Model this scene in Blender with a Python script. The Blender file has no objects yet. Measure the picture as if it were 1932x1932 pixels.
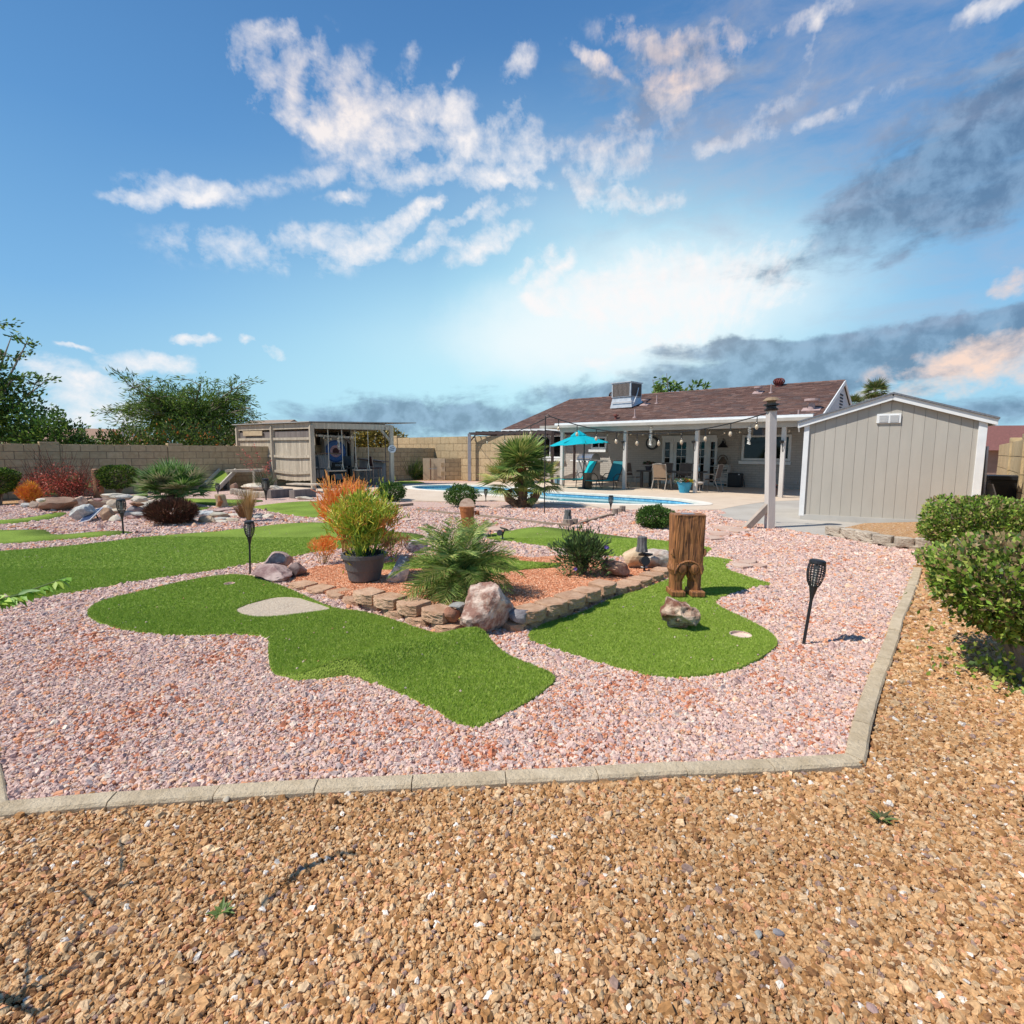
import bpy, bmesh, math, random
import numpy as np
from mathutils import Vector, Matrix, Euler, noise as mnoise
from mathutils.geometry import delaunay_2d_cdt
random.seed(7); RNG=np.random.default_rng(7)
S=bpy.context.scene; COL=S.collection
rad=math.radians
# ---------------------------------------------------------------- camera
F=1000.0; CH=1.5; PITCH=math.atan(114/1000.0); ROLL=rad(0.25)
cam=bpy.data.objects.new('camera',bpy.data.cameras.new('camera')); COL.objects.link(cam)
cam.data.sensor_width=36; cam.data.lens=36*F/1932
cam.data.clip_start=.05; cam.data.clip_end=3000
CR=Matrix.Rotation(math.pi/2-PITCH,3,'X')@Matrix.Rotation(ROLL,3,'Z')
cam.matrix_world=Matrix.Translation((0,0,CH))@CR.to_4x4()
S.camera=cam
def ray(x,y):
    return (CR@Vector(((x-966)/F,(966-y)/F,-1))).normalized()
def G(x,y,z=0.0):
    d=ray(x,y); t=(z-CH)/d.z
    return Vector((d.x*t,d.y*t,z))
def PL(x,y,p0,n):
    d=ray(x,y); c=Vector((0,0,CH)); t=(Vector(p0)-c).dot(n)/d.dot(n)
    return c+d*t
def HZ(x,y,p):
    """height of picture point (x,y) above ground point p (plane facing the camera through p)"""
    d=ray(x,y); n=Vector((p[0],p[1],0)).normalized(); c=Vector((0,0,CH)); t=(Vector((p[0],p[1],0))-c).dot(n)/d.dot(n)
    return (c+d*t).z
# zoomed photo regions -> photo coordinates on a 1932 grid
def RG(ox,oy,s): return lambda x,y:((ox+x/s)/1.5523,(oy+y/s)/1.5523)
r1=RG(0,880,2.576); r2=RG(650,1180,3.22); r3=RG(1120,1180,3.22); r4=RG(1600,1050,2.415); r5=RG(2300,1050,2.764)
r6=RG(650,1350,2.76); r7=RG(1250,1450,2.76); r8=RG(1850,1430,2.76); r9=RG(2500,1350,2.415); r10=RG(0,1600,2.576)
r11=RG(750,1650,2.576); r12=RG(1450,1600,2.76); r13=RG(0,2150,2.415); r14=RG(2000,1900,1.7576)
s1=RG(900,1230,6.9); s2=RG(1600,1240,4.83); s3=RG(1950,1240,4.83); s4=RG(2780,1180,4.83); s5=RG(50,1330,4.83)
s6=RG(380,1380,4.391); s7=RG(1750,1450,4.83); s8=RG(1320,1440,3.331)
def ae(x,y):
    d=ray(x,y); return math.atan2(d.x,d.y), math.asin(d.z)
# ---------------------------------------------------------------- sky, sun, exposure
SUN_EL=rad(54); SH=Vector((0.95,0.31)).normalized()       # SH: direction in which shadows fall
sun=bpy.data.objects.new('sun',bpy.data.lights.new('sun','SUN')); COL.objects.link(sun)
sun.data.energy=5.0; sun.data.angle=rad(.53); sun.data.color=(1,.955,.88)
sd=Vector((SH.x*math.cos(SUN_EL),SH.y*math.cos(SUN_EL),-math.sin(SUN_EL)))
sun.rotation_euler=sd.to_track_quat('-Z','Y').to_euler()
W=bpy.data.worlds.new('World'); S.world=W; W.use_nodes=True
def build_sky():
    nt=W.node_tree; N=nt.nodes; L=nt.links
    for n in list(N): N.remove(n)
    out=N.new('ShaderNodeOutputWorld'); bg=N.new('ShaderNodeBackground'); L.new(bg.outputs[0],out.inputs[0])
    sky=N.new('ShaderNodeTexSky'); sky.sky_type='NISHITA'; sky.sun_disc=False
    sky.sun_elevation=SUN_EL; sky.sun_rotation=math.atan2(-SH.x,-SH.y)
    sky.air_density=1.0; sky.dust_density=.8; sky.ozone_density=1.5; sky.altitude=300
    def lnk(v,s):
        if isinstance(v,(int,float)): s.default_value=v
        elif isinstance(v,tuple): s.default_value=v if len(v)==len(s.default_value) else tuple(v)+(1,)
        else: L.new(v,s)
    def M(op,a,b=0,c=None,clamp=False):
        n=N.new('ShaderNodeMath'); n.operation=op; n.use_clamp=clamp; lnk(a,n.inputs[0]); lnk(b,n.inputs[1])
        if c is not None: lnk(c,n.inputs[2])
        return n.outputs[0]
    def MR(v,a,b,c=0,d=1,t='SMOOTHSTEP'):
        n=N.new('ShaderNodeMapRange'); n.interpolation_type=t; n.clamp=True
        lnk(v,n.inputs[0]); n.inputs[1].default_value=a; n.inputs[2].default_value=b; n.inputs[3].default_value=c; n.inputs[4].default_value=d
        return n.outputs[0]
    def MX(f,a,b):
        n=N.new('ShaderNodeMix'); n.data_type='RGBA'; lnk(f,n.inputs[0]); lnk(a,n.inputs[6]); lnk(b,n.inputs[7]); return n.outputs[2]
    tc=N.new('ShaderNodeTexCoord'); sep=N.new('ShaderNodeSeparateXYZ'); L.new(tc.outputs['Generated'],sep.inputs[0])
    X,Y,Z=sep.outputs
    az=M('ARCTAN2',X,Y); el=M('ARCSINE',Z)
    cv=N.new('ShaderNodeCombineXYZ'); L.new(az,cv.inputs[0]); L.new(el,cv.inputs[1])
    # gentle domain warp so that no outline is smooth
    def NZ(vec,scale,detail=6,rough=.6,dist=0.0,lac=2.0):
        n=N.new('ShaderNodeTexNoise'); n.inputs['Scale'].default_value=scale; n.inputs['Detail'].default_value=detail
        n.inputs['Roughness'].default_value=rough; n.inputs['Distortion'].default_value=dist; L.new(vec,n.inputs['Vector']); return n
    wn=NZ(cv.outputs[0],9,5,.65)
    wv=N.new('ShaderNodeVectorMath'); wv.operation='MULTIPLY_ADD'; L.new(wn.outputs['Color'],wv.inputs[0])
    wv.inputs[1].default_value=(.09,.065,0); wv.inputs[2].default_value=(-.045,-.0325,0)
    ws=N.new('ShaderNodeVectorMath'); ws.operation='ADD'; L.new(wv.outputs[0],ws.inputs[0]); L.new(cv.outputs[0],ws.inputs[1])
    def blobs(lst,vec):
        acc=None
        for (x,y,rx,ry,ang,w) in lst:
            a,e=ae(x,y); k=1/1000.
            mp=N.new('ShaderNodeMapping'); mp.vector_type='TEXTURE'; L.new(vec,mp.inputs['Vector'])
            mp.inputs['Location'].default_value=(a,e,0); mp.inputs['Rotation'].default_value=(0,0,rad(-ang)); mp.inputs['Scale'].default_value=(rx*k,ry*k,1)
            g=N.new('ShaderNodeTexGradient'); g.gradient_type='SPHERICAL'; L.new(mp.outputs[0],g.inputs[0])
            o=M('MULTIPLY',g.outputs['Fac'],w)
            acc=o if acc is None else M('MAXIMUM',acc,o) if w<0 else M('ADD',acc,o)
        return acc
    # streaky noise for the cirrus fields: stretched along a falling diagonal
    def NM(rot,sc,scale,detail,rough,dist=.4):
        mp=N.new('ShaderNodeMapping'); L.new(cv.outputs[0],mp.inputs['Vector']); mp.inputs['Rotation'].default_value=(0,0,rad(rot)); mp.inputs['Scale'].default_value=sc
        return NZ(mp.outputs[0],scale,detail,rough,dist).outputs['Fac']
    ga,ge=ae(1330,730); dxg=M('SUBTRACT',az,ga); dyg=M('SUBTRACT',el,ge); rg=M('SQRT',M('ADD',M('MULTIPLY',dxg,dxg),M('MULTIPLY',dyg,dyg))); pv=N.new('ShaderNodeCombineXYZ')
    L.new(M('MULTIPLY',M('ARCTAN2',dyg,dxg),3.3),pv.inputs[0]); L.new(M('MULTIPLY',M('LOGARITHM',M('ADD',rg,.12),2.718),2.6),pv.inputs[1])
    pn=N.new('ShaderNodeVectorMath'); pn.operation='MULTIPLY_ADD'; L.new(wn.outputs['Color'],pn.inputs[0]); pn.inputs[1].default_value=(.35,.35,0); L.new(pv.outputs[0],pn.inputs[2])
    n1a=NZ(pn.outputs[0],2.4,8,.62,.25).outputs['Fac']; n1b=NM(35,(1,1.9,1),15,9,.6,.5); n1=M('ADD',M('MULTIPLY',n1a,.62),M('MULTIPLY',n1b,.38)); n2=NM(-18,(1,2.6,1),9,9,.62,.3); n3=NM(10,(1,1,1),26,6,.6,.2)
    # clear sky: physical sky, tinted to the saturated blue of the photograph, paler and cyan toward the horizon
    base=N.new('ShaderNodeMix'); base.data_type='RGBA'; base.blend_type='MULTIPLY'; base.inputs[0].default_value=1; L.new(sky.outputs[0],base.inputs[6])
    base.inputs[7].default_value=SKYTINT+(1,)
    sc=N.new('ShaderNodeVectorMath'); sc.operation='SCALE'; L.new(base.outputs[2],sc.inputs[0]); sc.inputs['Scale'].default_value=SKYK
    c=sc.outputs[0]
    ramp=N.new('ShaderNodeValToRGB'); L.new(MR(el,-.1,1.0,t='LINEAR'),ramp.inputs[0]); cr=ramp.color_ramp
    stops=[(0,(.42,.70,.86)),(.12,(.40,.72,.90)),(.30,(.22,.50,.83)),(.50,(.12,.33,.67)),(.75,(.065,.20,.48)),(1,(.03,.12,.34))]
    while len(cr.elements)<len(stops): cr.elements.new(.5)
    for e,(p,cc) in zip(cr.elements,stops): e.position=p; e.color=cc+(1,)
    c=MX(.88,c,ramp.outputs[0])
    glow=blobs([(1080,720,900,520,0,.9),(820,760,700,240,0,.35),(1250,560,420,240,0,.5)],cv.outputs[0])
    c=MX(MR(glow,0,1.15,0,.88),c,(.56,.90,1.0))
    wg=blobs([(1230,590,430,150,-6,1.0),(1000,650,420,120,0,.45),(1100,420,420,200,20,.25)],ws.outputs[0]); c=MX(MR(wg,0,1.0,0,.80),c,(.95,.99,1.0))
    # darker slate blue weather to the right and low down
    dk=blobs([(1890,270,330,95,-22,.58),(1640,400,380,48,-24,.50),(1850,400,200,60,-10,.45),(1700,330,500,200,-15,.22),(1900,140,300,200,0,.4),(1350,110,330,120,0,.42),(1250,205,340,110,8,.35),
              (1480,700,460,70,-4,1.35),(1780,645,380,42,-12,1.3),(1850,775,330,55,0,.8),(1000,790,520,75,0,.95),(680,790,260,55,0,.7),(1400,655,260,26,0,.7)],ws.outputs[0])
    dm=M('ADD',dk,M('MULTIPLY',M('SUBTRACT',n2,.5),1.5)); dm=MR(dm,.28,.85)
    dm=M('MULTIPLY',dm,MR(dk,.02,.25))
    dcol=MX(MR(n3,.35,.65),(.10,.17,.29),(.24,.37,.54))
    c=MX(M('MULTIPLY',dm,.74),c,dcol)
    # lit cloud: white to peach
    br=blobs([(470,95,70,30,-42,1.1),(515,130,80,28,-50,1.1),(550,175,60,30,-60,1.0),(535,70,50,20,-30,.8),(590,110,70,26,-50,.7),(640,170,90,36,-40,.9),(570,235,90,20,8,.8),(640,245,80,40,-30,.7),
              (720,200,110,38,-28,.85),(800,200,70,34,-10,1.0),(870,225,48,36,-25,1.25),(750,255,80,26,-10,.9),(700,300,110,30,-22,.95),(790,325,130,26,-16,1.1),(880,335,70,22,10,.9),(840,265,80,24,0,.7),
              (975,255,62,52,60,1.35),(940,300,80,32,30,1.1),(1020,290,80,24,-20,.9),(970,335,70,22,-15,1.2),(1010,355,40,14,0,.9),(1100,355,52,30,40,1.3),(1165,380,50,28,10,1.1),(1230,375,70,22,0,.8),(1130,280,90,40,-30,.55),(1190,310,60,30,-50,.55),
              (745,425,120,24,-30,1.25),(810,465,60,20,-32,1.1),(640,445,150,28,-14,.85),(700,470,120,20,-8,.8),(890,460,70,34,-38,1.3),(860,410,70,18,-25,.9),(960,445,50,26,-10,1.1),(1000,500,60,20,-35,1.2),(1050,500,70,20,-32,1.1),(960,395,60,14,-15,.8),(900,395,60,14,-20,.8),(830,380,50,12,-10,.7),
              (1150,560,190,50,4,1.3),(1290,545,240,62,-12,1.4),(1060,570,90,26,0,1.1),(1180,510,160,40,-14,.9),(1400,575,120,30,-12,.9),
              (330,345,100,24,-8,.95),(250,370,60,12,-4,1.0),(370,370,110,14,-6,.8),(470,350,90,20,-8,.55),(580,335,60,20,-8,.5),(430,445,160,28,-8,.55),(520,485,220,34,-4,.55),(650,375,60,12,-8,.7),
              (1210,70,100,26,8,.9),(1290,75,80,22,-6,.9),(1300,150,90,32,0,1.0),(1240,140,60,18,20,.8),(1130,125,70,14,18,.9),(1370,85,90,20,0,.7),(975,115,46,30,-40,.75),(860,135,30,14,-30,.6),(770,95,30,24,-60,.5),
              (1560,18,90,18,-8,.8),(1880,10,50,14,0,1.3),(1470,190,70,20,-20,.7),(1530,75,14,40,12,.7),(1300,635,140,20,-8,.95),(1220,240,160,50,-20,.42),
              (1830,690,170,46,-10,1.2),(1910,650,80,34,0,1.0),(1480,245,240,16,-4,.6),(1380,265,90,16,-4,.6),(1920,525,40,26,0,1.1),
              (262,680,62,24,0,1.3),(368,640,36,13,0,1.3),(515,660,30,16,0,1.2),(455,640,16,9,0,1.0),(148,655,26,6,0,1.1),(110,700,60,24,0,1.0),(170,740,120,34,0,.9),(190,790,120,34,0,1.0),(330,690,50,18,0,.8),
              (1170,665,50,18,0,.8),(1130,690,90,24,0,.6)],ws.outputs[0])
    bm=M('ADD',M('MINIMUM',M('MULTIPLY',br,1.25),1.2),M('MULTIPLY',M('SUBTRACT',n1,.5),5.4)); bm=M('ADD',bm,M('MULTIPLY',M('SUBTRACT',n3,.5),2.4))
    bm=M('MULTIPLY',MR(bm,.20,1.85,t='LINEAR'),MR(br,.0,.40))
    warm=blobs([(1800,690,420,120,-8,1.2),(1270,120,300,140,0,.7),(600,170,500,200,0,.30),(1900,560,120,120,0,.8)],cv.outputs[0])
    bcol=MX(MR(warm,0,.8),(.98,.95,.95),(1.0,.75,.62))
    c=MX(M('MULTIPLY',bm,.93),c,bcol)
    vl=blobs([(1560,170,560,230,-14,1.0),(1300,220,330,160,0,.6),(1800,520,300,120,-10,.7)],ws.outputs[0]); vm=M('MULTIPLY',MR(M('ADD',M('MULTIPLY',vl,.55),M('MULTIPLY',M('SUBTRACT',n2,.5),2.6)),.05,1.1,t='LINEAR'),MR(vl,0,.5))
    c=MX(M('MULTIPLY',vm,.50),c,(.48,.50,.62))
    # below the horizon: ground-coloured haze, as land far away would look
    c=MX(MR(el,-.06,-.005),(.30,.27,.24),c)
    L.new(c,bg.inputs[0]); bg.inputs[1].default_value=1.0
SKYTINT=(.85,1.0,1.15); SKYK=.085
build_sky()
S.view_settings.view_transform='Standard'; S.view_settings.look='None'; S.view_settings.gamma=1; S.view_settings.exposure=0
try: S.view_settings.use_curve_mapping=False
except Exception: pass
# ---------------------------------------------------------------- materials
MATS={}
def mat(name,col,rough=.85,col2=None,scale=6,bump=0,bscale=40,metal=0,var=.12,stretch=(1,1,1),det=4,attr=None,emit=0,spec=.4,contrast=(.35,.65),randv=0,alpha=1,coat=0,trans=0):
    if name in MATS: return MATS[name]
    m=bpy.data.materials.new(name); m.use_nodes=True; nt=m.node_tree; N=nt.nodes; L=nt.links
    b=N['Principled BSDF']; b.inputs['Roughness'].default_value=rough; b.inputs['Metallic'].default_value=metal
    b.inputs['Specular IOR Level'].default_value=spec
    if coat: b.inputs['Coat Weight'].default_value=coat
    tc=N.new('ShaderNodeTexCoord'); mp=N.new('ShaderNodeMapping'); L.new(tc.outputs['Object'],mp.inputs[0]); mp.inputs['Scale'].default_value=stretch
    if randv or True:
        oi=N.new('ShaderNodeObjectInfo'); vm=N.new('ShaderNodeVectorMath'); vm.operation='ADD'; L.new(mp.outputs[0],vm.inputs[0])
        sc=N.new('ShaderNodeVectorMath'); sc.operation='SCALE'; L.new(oi.outputs['Random'],sc.inputs[0]); sc.inputs['Scale'].default_value=37.0
        L.new(sc.outputs[0],vm.inputs[1]); vec=vm.outputs[0]
    nz=N.new('ShaderNodeTexNoise'); nz.inputs['Scale'].default_value=scale; nz.inputs['Detail'].default_value=det; nz.inputs['Roughness'].default_value=.65; L.new(vec,nz.inputs['Vector'])
    mr=N.new('ShaderNodeMapRange'); L.new(nz.outputs['Fac'],mr.inputs[0]); mr.inputs[1].default_value=contrast[0]; mr.inputs[2].default_value=contrast[1]
    mx=N.new('ShaderNodeMix'); mx.data_type='RGBA'; L.new(mr.outputs[0],mx.inputs[0])
    c2=col2 if col2 else tuple(min(1,c*(1+var)) for c in col); c1=col if col2 else tuple(c*(1-var) for c in col)
    mx.inputs[6].default_value=c1+(1,); mx.inputs[7].default_value=c2+(1,)
    out=mx.outputs[2]
    if attr:
        at=N.new('ShaderNodeAttribute'); at.attribute_name='tint'; at.attribute_type=attr
        m2=N.new('ShaderNodeMix'); m2.data_type='RGBA'; m2.blend_type='MULTIPLY'; m2.inputs[0].default_value=1; L.new(out,m2.inputs[6]); L.new(at.outputs['Color'],m2.inputs[7]); out=m2.outputs[2]
    if randv:
        hs=N.new('ShaderNodeHueSaturation'); L.new(out,hs.inputs['Color']); r2_=N.new('ShaderNodeMapRange'); L.new(oi.outputs['Random'],r2_.inputs[0]); r2_.inputs[3].default_value=1-randv; r2_.inputs[4].default_value=1+randv
        L.new(r2_.outputs[0],hs.inputs['Value']); out=hs.outputs[0]
    L.new(out,b.inputs['Base Color'])
    if bump:
        bn=N.new('ShaderNodeTexNoise'); bn.inputs['Scale'].default_value=bscale; bn.inputs['Detail'].default_value=5; bn.inputs['Roughness'].default_value=.7; L.new(vec,bn.inputs['Vector'])
        bp=N.new('ShaderNodeBump'); bp.inputs['Strength'].default_value=min(1,bump); bp.inputs['Distance'].default_value=.02*max(1,bump); L.new(bn.outputs['Fac'],bp.inputs['Height']); L.new(bp.outputs[0],b.inputs['Normal'])
    if emit: b.inputs['Emission Color'].default_value=col+(1,); b.inputs['Emission Strength'].default_value=emit
    if trans:
        tr=N.new('ShaderNodeBsdfTranslucent'); L.new(out,tr.inputs[0]); ms=N.new('ShaderNodeMixShader'); ms.inputs[0].default_value=trans
        L.new(b.outputs[0],ms.inputs[1]); L.new(tr.outputs[0],ms.inputs[2]); L.new(ms.outputs[0],N['Material Output'].inputs[0])
    MATS[name]=m; m.diffuse_color=col+(1,)
    return m
WHITE1=(1,1,1)
leafm=mat('leaf',(1,1,1),.5,var=.18,scale=3,attr='GEOMETRY',spec=.35,trans=.28)
# ---------------------------------------------------------------- mesh builder
class MB:
    def __init__(s): s.v=[]; s.f=[]; s.t=[]; s.uset=False
    def add(s,vs,fs,tint=None):
        o=len(s.v); s.v.extend([tuple(p) for p in vs]); s.f.extend([tuple(i+o for i in f) for f in fs])
        s.t.extend([tint or WHITE1]*len(vs));
        if tint: s.uset=True
        return s
    def box(s,c,sz,rot=None,tint=None):
        x,y,z=[a/2 for a in sz]; P=[Vector((a*x,b*y,d*z)) for d in(-1,1) for b in(-1,1) for a in(-1,1)]
        if rot is not None:
            R=rot if isinstance(rot,Matrix) else Euler(rot).to_matrix(); P=[R@p for p in P]
        c=Vector(c); P=[p+c for p in P]
        return s.add(P,[(0,2,3,1),(4,5,7,6),(0,1,5,4),(2,6,7,3),(0,4,6,2),(1,3,7,5)],tint)
    def beam(s,a,b,w,h=None,tint=None,up=(0,0,1)):
        a=Vector(a);b=Vector(b);d=(b-a); l=d.length; d.normalize(); u=Vector(up)
        if abs(d.dot(u))>.99: u=Vector((0,1,0))
        x=d.cross(u).normalized(); z=x.cross(d)
        R=Matrix((x,d,z)).transposed(); return s.box((a+b)/2,(w,l,h or w),R,tint)
    def tube(s,pts,r,n=6,tint=None,caps=True):
        pts=[Vector(p) for p in pts]; k=len(pts); rs=r if isinstance(r,(list,tuple)) else [r]*k
        V=[];Fc=[]; px=None
        for i,p in enumerate(pts):
            d=(pts[min(i+1,k-1)]-pts[max(i-1,0)]).normalized()
            if px is None:
                u=Vector((0,0,1)) if abs(d.z)<.9 else Vector((1,0,0)); px=d.cross(u).normalized()
            else: px=(px-d*px.dot(d)).normalized()
            py=d.cross(px)
            for j in range(n):
                a=2*math.pi*j/n; V.append(p+(px*math.cos(a)+py*math.sin(a))*rs[i])
        for i in range(k-1):
            for j in range(n):
                a=i*n+j;b=i*n+(j+1)%n; Fc.append((a,b,b+n,a+n))
        if caps: Fc.append(tuple(range(n-1,-1,-1))); Fc.append(tuple((k-1)*n+j for j in range(n)))
        return s.add(V,Fc,tint)
    def lathe(s,prof,c=(0,0,0),n=16,tint=None,cap=True):
        V=[];Fc=[]; c=Vector(c)
        for (r,z) in prof:
            for j in range(n): a=2*math.pi*j/n; V.append(c+Vector((r*math.cos(a),r*math.sin(a),z)))
        for i in range(len(prof)-1):
            for j in range(n): a=i*n+j;b=i*n+(j+1)%n; Fc.append((a,b,b+n,a+n))
        if cap:
            if prof[0][0]>1e-4: Fc.append(tuple(range(n-1,-1,-1)))
            if prof[-1][0]>1e-4: Fc.append(tuple((len(prof)-1)*n+j for j in range(n)))
        return s.add(V,Fc,tint)
    def prism(s,poly,z0,z1,tint=None,axes=None,org=(0,0,0)):
        """poly (a,b) extruded along third axis; axes=(A,B,C) vectors"""
        A,B,Cc=axes or (Vector((1,0,0)),Vector((0,1,0)),Vector((0,0,1))); o=Vector(org); n=len(poly)
        V=[o+A*p[0]+B*p[1]+Cc*z0 for p in poly]+[o+A*p[0]+B*p[1]+Cc*z1 for p in poly]
        Fc=[tuple(range(n-1,-1,-1)),tuple(range(n,2*n))]+[(i,(i+1)%n,n+(i+1)%n,n+i) for i in range(n)]
        return s.add(V,Fc,tint)
    def leaf(s,p,d,nrm,l,w,tint=None,fold=.15):
        p=Vector(p);d=Vector(d).normalized();x=d.cross(nrm)
        if x.length<1e-3: x=d.cross(Vector((.3,.5,.8)))
        x.normalize(); n=x.cross(d)
        return s.add([p,p+d*l*.45-x*w/2+n*l*fold*.4,p+d*l,p+d*l*.45+x*w/2+n*l*fold*.4],[(0,1,2),(0,2,3)],tint)
    def mesh(s,name,m,smooth=False):
        me=bpy.data.meshes.new(name); me.from_pydata(s.v,[],s.f)
        if s.uset:
            a=me.color_attributes.new('tint','FLOAT_COLOR','POINT'); arr=np.ones((len(s.v),4),dtype=np.float32); arr[:,:3]=np.array(s.t,dtype=np.float32); a.data.foreach_set('color',arr.ravel())
        if m: me.materials.append(m)
        if smooth: me.polygons.foreach_set('use_smooth',[True]*len(me.polygons))
        me.update(); return me
    def obj(s,name,m,parent=None,smooth=False,bevel=0):
        return link(name,s.mesh(name,m,smooth),parent,bevel)
def link(name,me,parent=None,bevel=0):
    o=bpy.data.objects.new(name,me); COL.objects.link(o)
    if parent is not None: o.parent=parent
    if bevel:
        b=o.modifiers.new('b','BEVEL'); b.width=bevel; b.segments=2; b.limit_method='ANGLE'
    return o
def thing(name,label,cat,loc=(0,0,0),rz=0,group=None):
    o=bpy.data.objects.new(name,None); COL.objects.link(o); o.location=loc; o.rotation_euler=(0,0,rz); o.empty_display_size=.1
    o['label']=label; o['category']=cat
    if group: o['group']=group
    return o
def tag(o,label,cat,group=None):
    o['label']=label; o['category']=cat
    if group: o['group']=group
    return o
def struct(o,kind='structure'): o['kind']=kind; return o
def dup(root,loc,rz=0,label=None,group=None,scale=None):
    r=root.copy(); COL.objects.link(r); r.location=loc; r.rotation_euler=(0,0,rz)
    if scale: r.scale=(scale,)*3
    if label: r['label']=label
    if group: r['group']=group
    for ch in list(root.children):
        c=ch.copy(); COL.objects.link(c); c.parent=r
        for g in list(ch.children):
            d=g.copy(); COL.objects.link(d); d.parent=c
    return r
def rock_mesh(name,m,sx,sy,sz,seed=0,cuts=9,sub=3,rough=.05,flat=0.7,smooth=False,taper=0):
    rnd=random.Random(seed); bm=bmesh.new(); bmesh.ops.create_icosphere(bm,subdivisions=sub,radius=1)
    pl=[]
    for i in range(cuts):
        n=Vector((rnd.gauss(0,1),rnd.gauss(0,1),rnd.gauss(0,1))).normalized(); pl.append((n,rnd.uniform(flat-.12,flat+.15)))
    off=Vector((seed*3.1,seed*1.7,0))
    for v in bm.verts:
        p=v.co
        for n,d in pl:
            q=p.dot(n)
            if q>d: p=p-n*(q-d)
        p=p*(1+rough*1.6*mnoise.noise(p*1.7+off)+rough*mnoise.noise(p*4+off)+rough*.5*mnoise.noise(p*9+off))
        k=1-taper*max(0,(p.z+.5)/1.5); v.co=Vector((p.x*k*sx/2,p.y*k*sy/2,p.z*sz/2))
    lo=[min(v.co[i] for v in bm.verts) for i in range(3)]; hi=[max(v.co[i] for v in bm.verts) for i in range(3)]
    for v in bm.verts:
        for i,s_ in enumerate((sx,sy,sz)): v.co[i]=((v.co[i]-lo[i])/(hi[i]-lo[i])-(.5 if i<2 else .05))*s_
    me=bpy.data.meshes.new(name); bm.to_mesh(me); bm.free(); me.materials.append(m)
    if smooth: me.polygons.foreach_set('use_smooth',[True]*len(me.polygons))
    return me
def rough_block(name,m,sx,sy,sz,seed=0,amp=.006,taper=0,seg=5,r=.012,front=True,bulge=0):
    """block with slightly rounded edges and rough split faces; x width, y depth (front at -y), z height from 0"""
    rnd=random.Random(seed); bm=bmesh.new(); bmesh.ops.create_cube(bm,size=2)
    bmesh.ops.subdivide_edges(bm,edges=bm.edges[:],cuts=seg-1,use_grid_fill=True)
    off=Vector((seed*2.3,seed*.7,seed))
    for v in bm.verts:
        p=v.co.copy(); h=Vector((sx/2,sy/2,sz/2)); q=Vector((p.x*h.x,p.y*h.y,p.z*h.z))
        c=Vector((max(-h.x+r,min(h.x-r,q.x)),max(-h.y+r,min(h.y-r,q.y)),max(-h.z+r,min(h.z-r,q.z)))); d=q-c
        if d.length>1e-6: q=c+d.normalized()*min(r,d.length)
        if taper: q.x*=1-taper*(q.y/h.y+1)/2
        n=mnoise.noise(q*22+off)*amp+mnoise.noise(q*60+off)*amp*.5
        if front and q.y<-h.y+r*1.5: q.y-=(mnoise.noise(q*38+off)+.8*mnoise.noise(q*80+off))*amp*1.3; q.x+=n; q.z+=n*.5
        else: q.z+=n*.35
        if bulge: q.y+=bulge*(q.x/h.x)**2*max(0,(-q.y/h.y+1)/2)
        q.z+=sz/2; v.co=q
    me=bpy.data.meshes.new(name); bm.to_mesh(me); bm.free(); me.materials.append(m); return me
def pip(pts,poly):
    """points (n,2) in polygon"""
    x=pts[:,0];y=pts[:,1]; ins=np.zeros(len(pts),bool); n=len(poly)
    for i in range(n):
        x1,y1=poly[i][:2]; x2,y2=poly[(i+1)%n][:2]
        c=((y1>y)!=(y2>y)); t=(x2-x1)*(y-y1)/((y2-y1) if abs(y2-y1)>1e-12 else 1e-12)+x1
        ins^=c&(x<t)
    return ins
def smooth_poly(pts,it=2):
    P=[Vector(p[:2]) for p in pts]
    for _ in range(it):
        Q=[]
        for i in range(len(P)):
            a=P[i];b=P[(i+1)%len(P)]; Q.append(a*.75+b*.25); Q.append(a*.25+b*.75)
        P=Q
    return P
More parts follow.
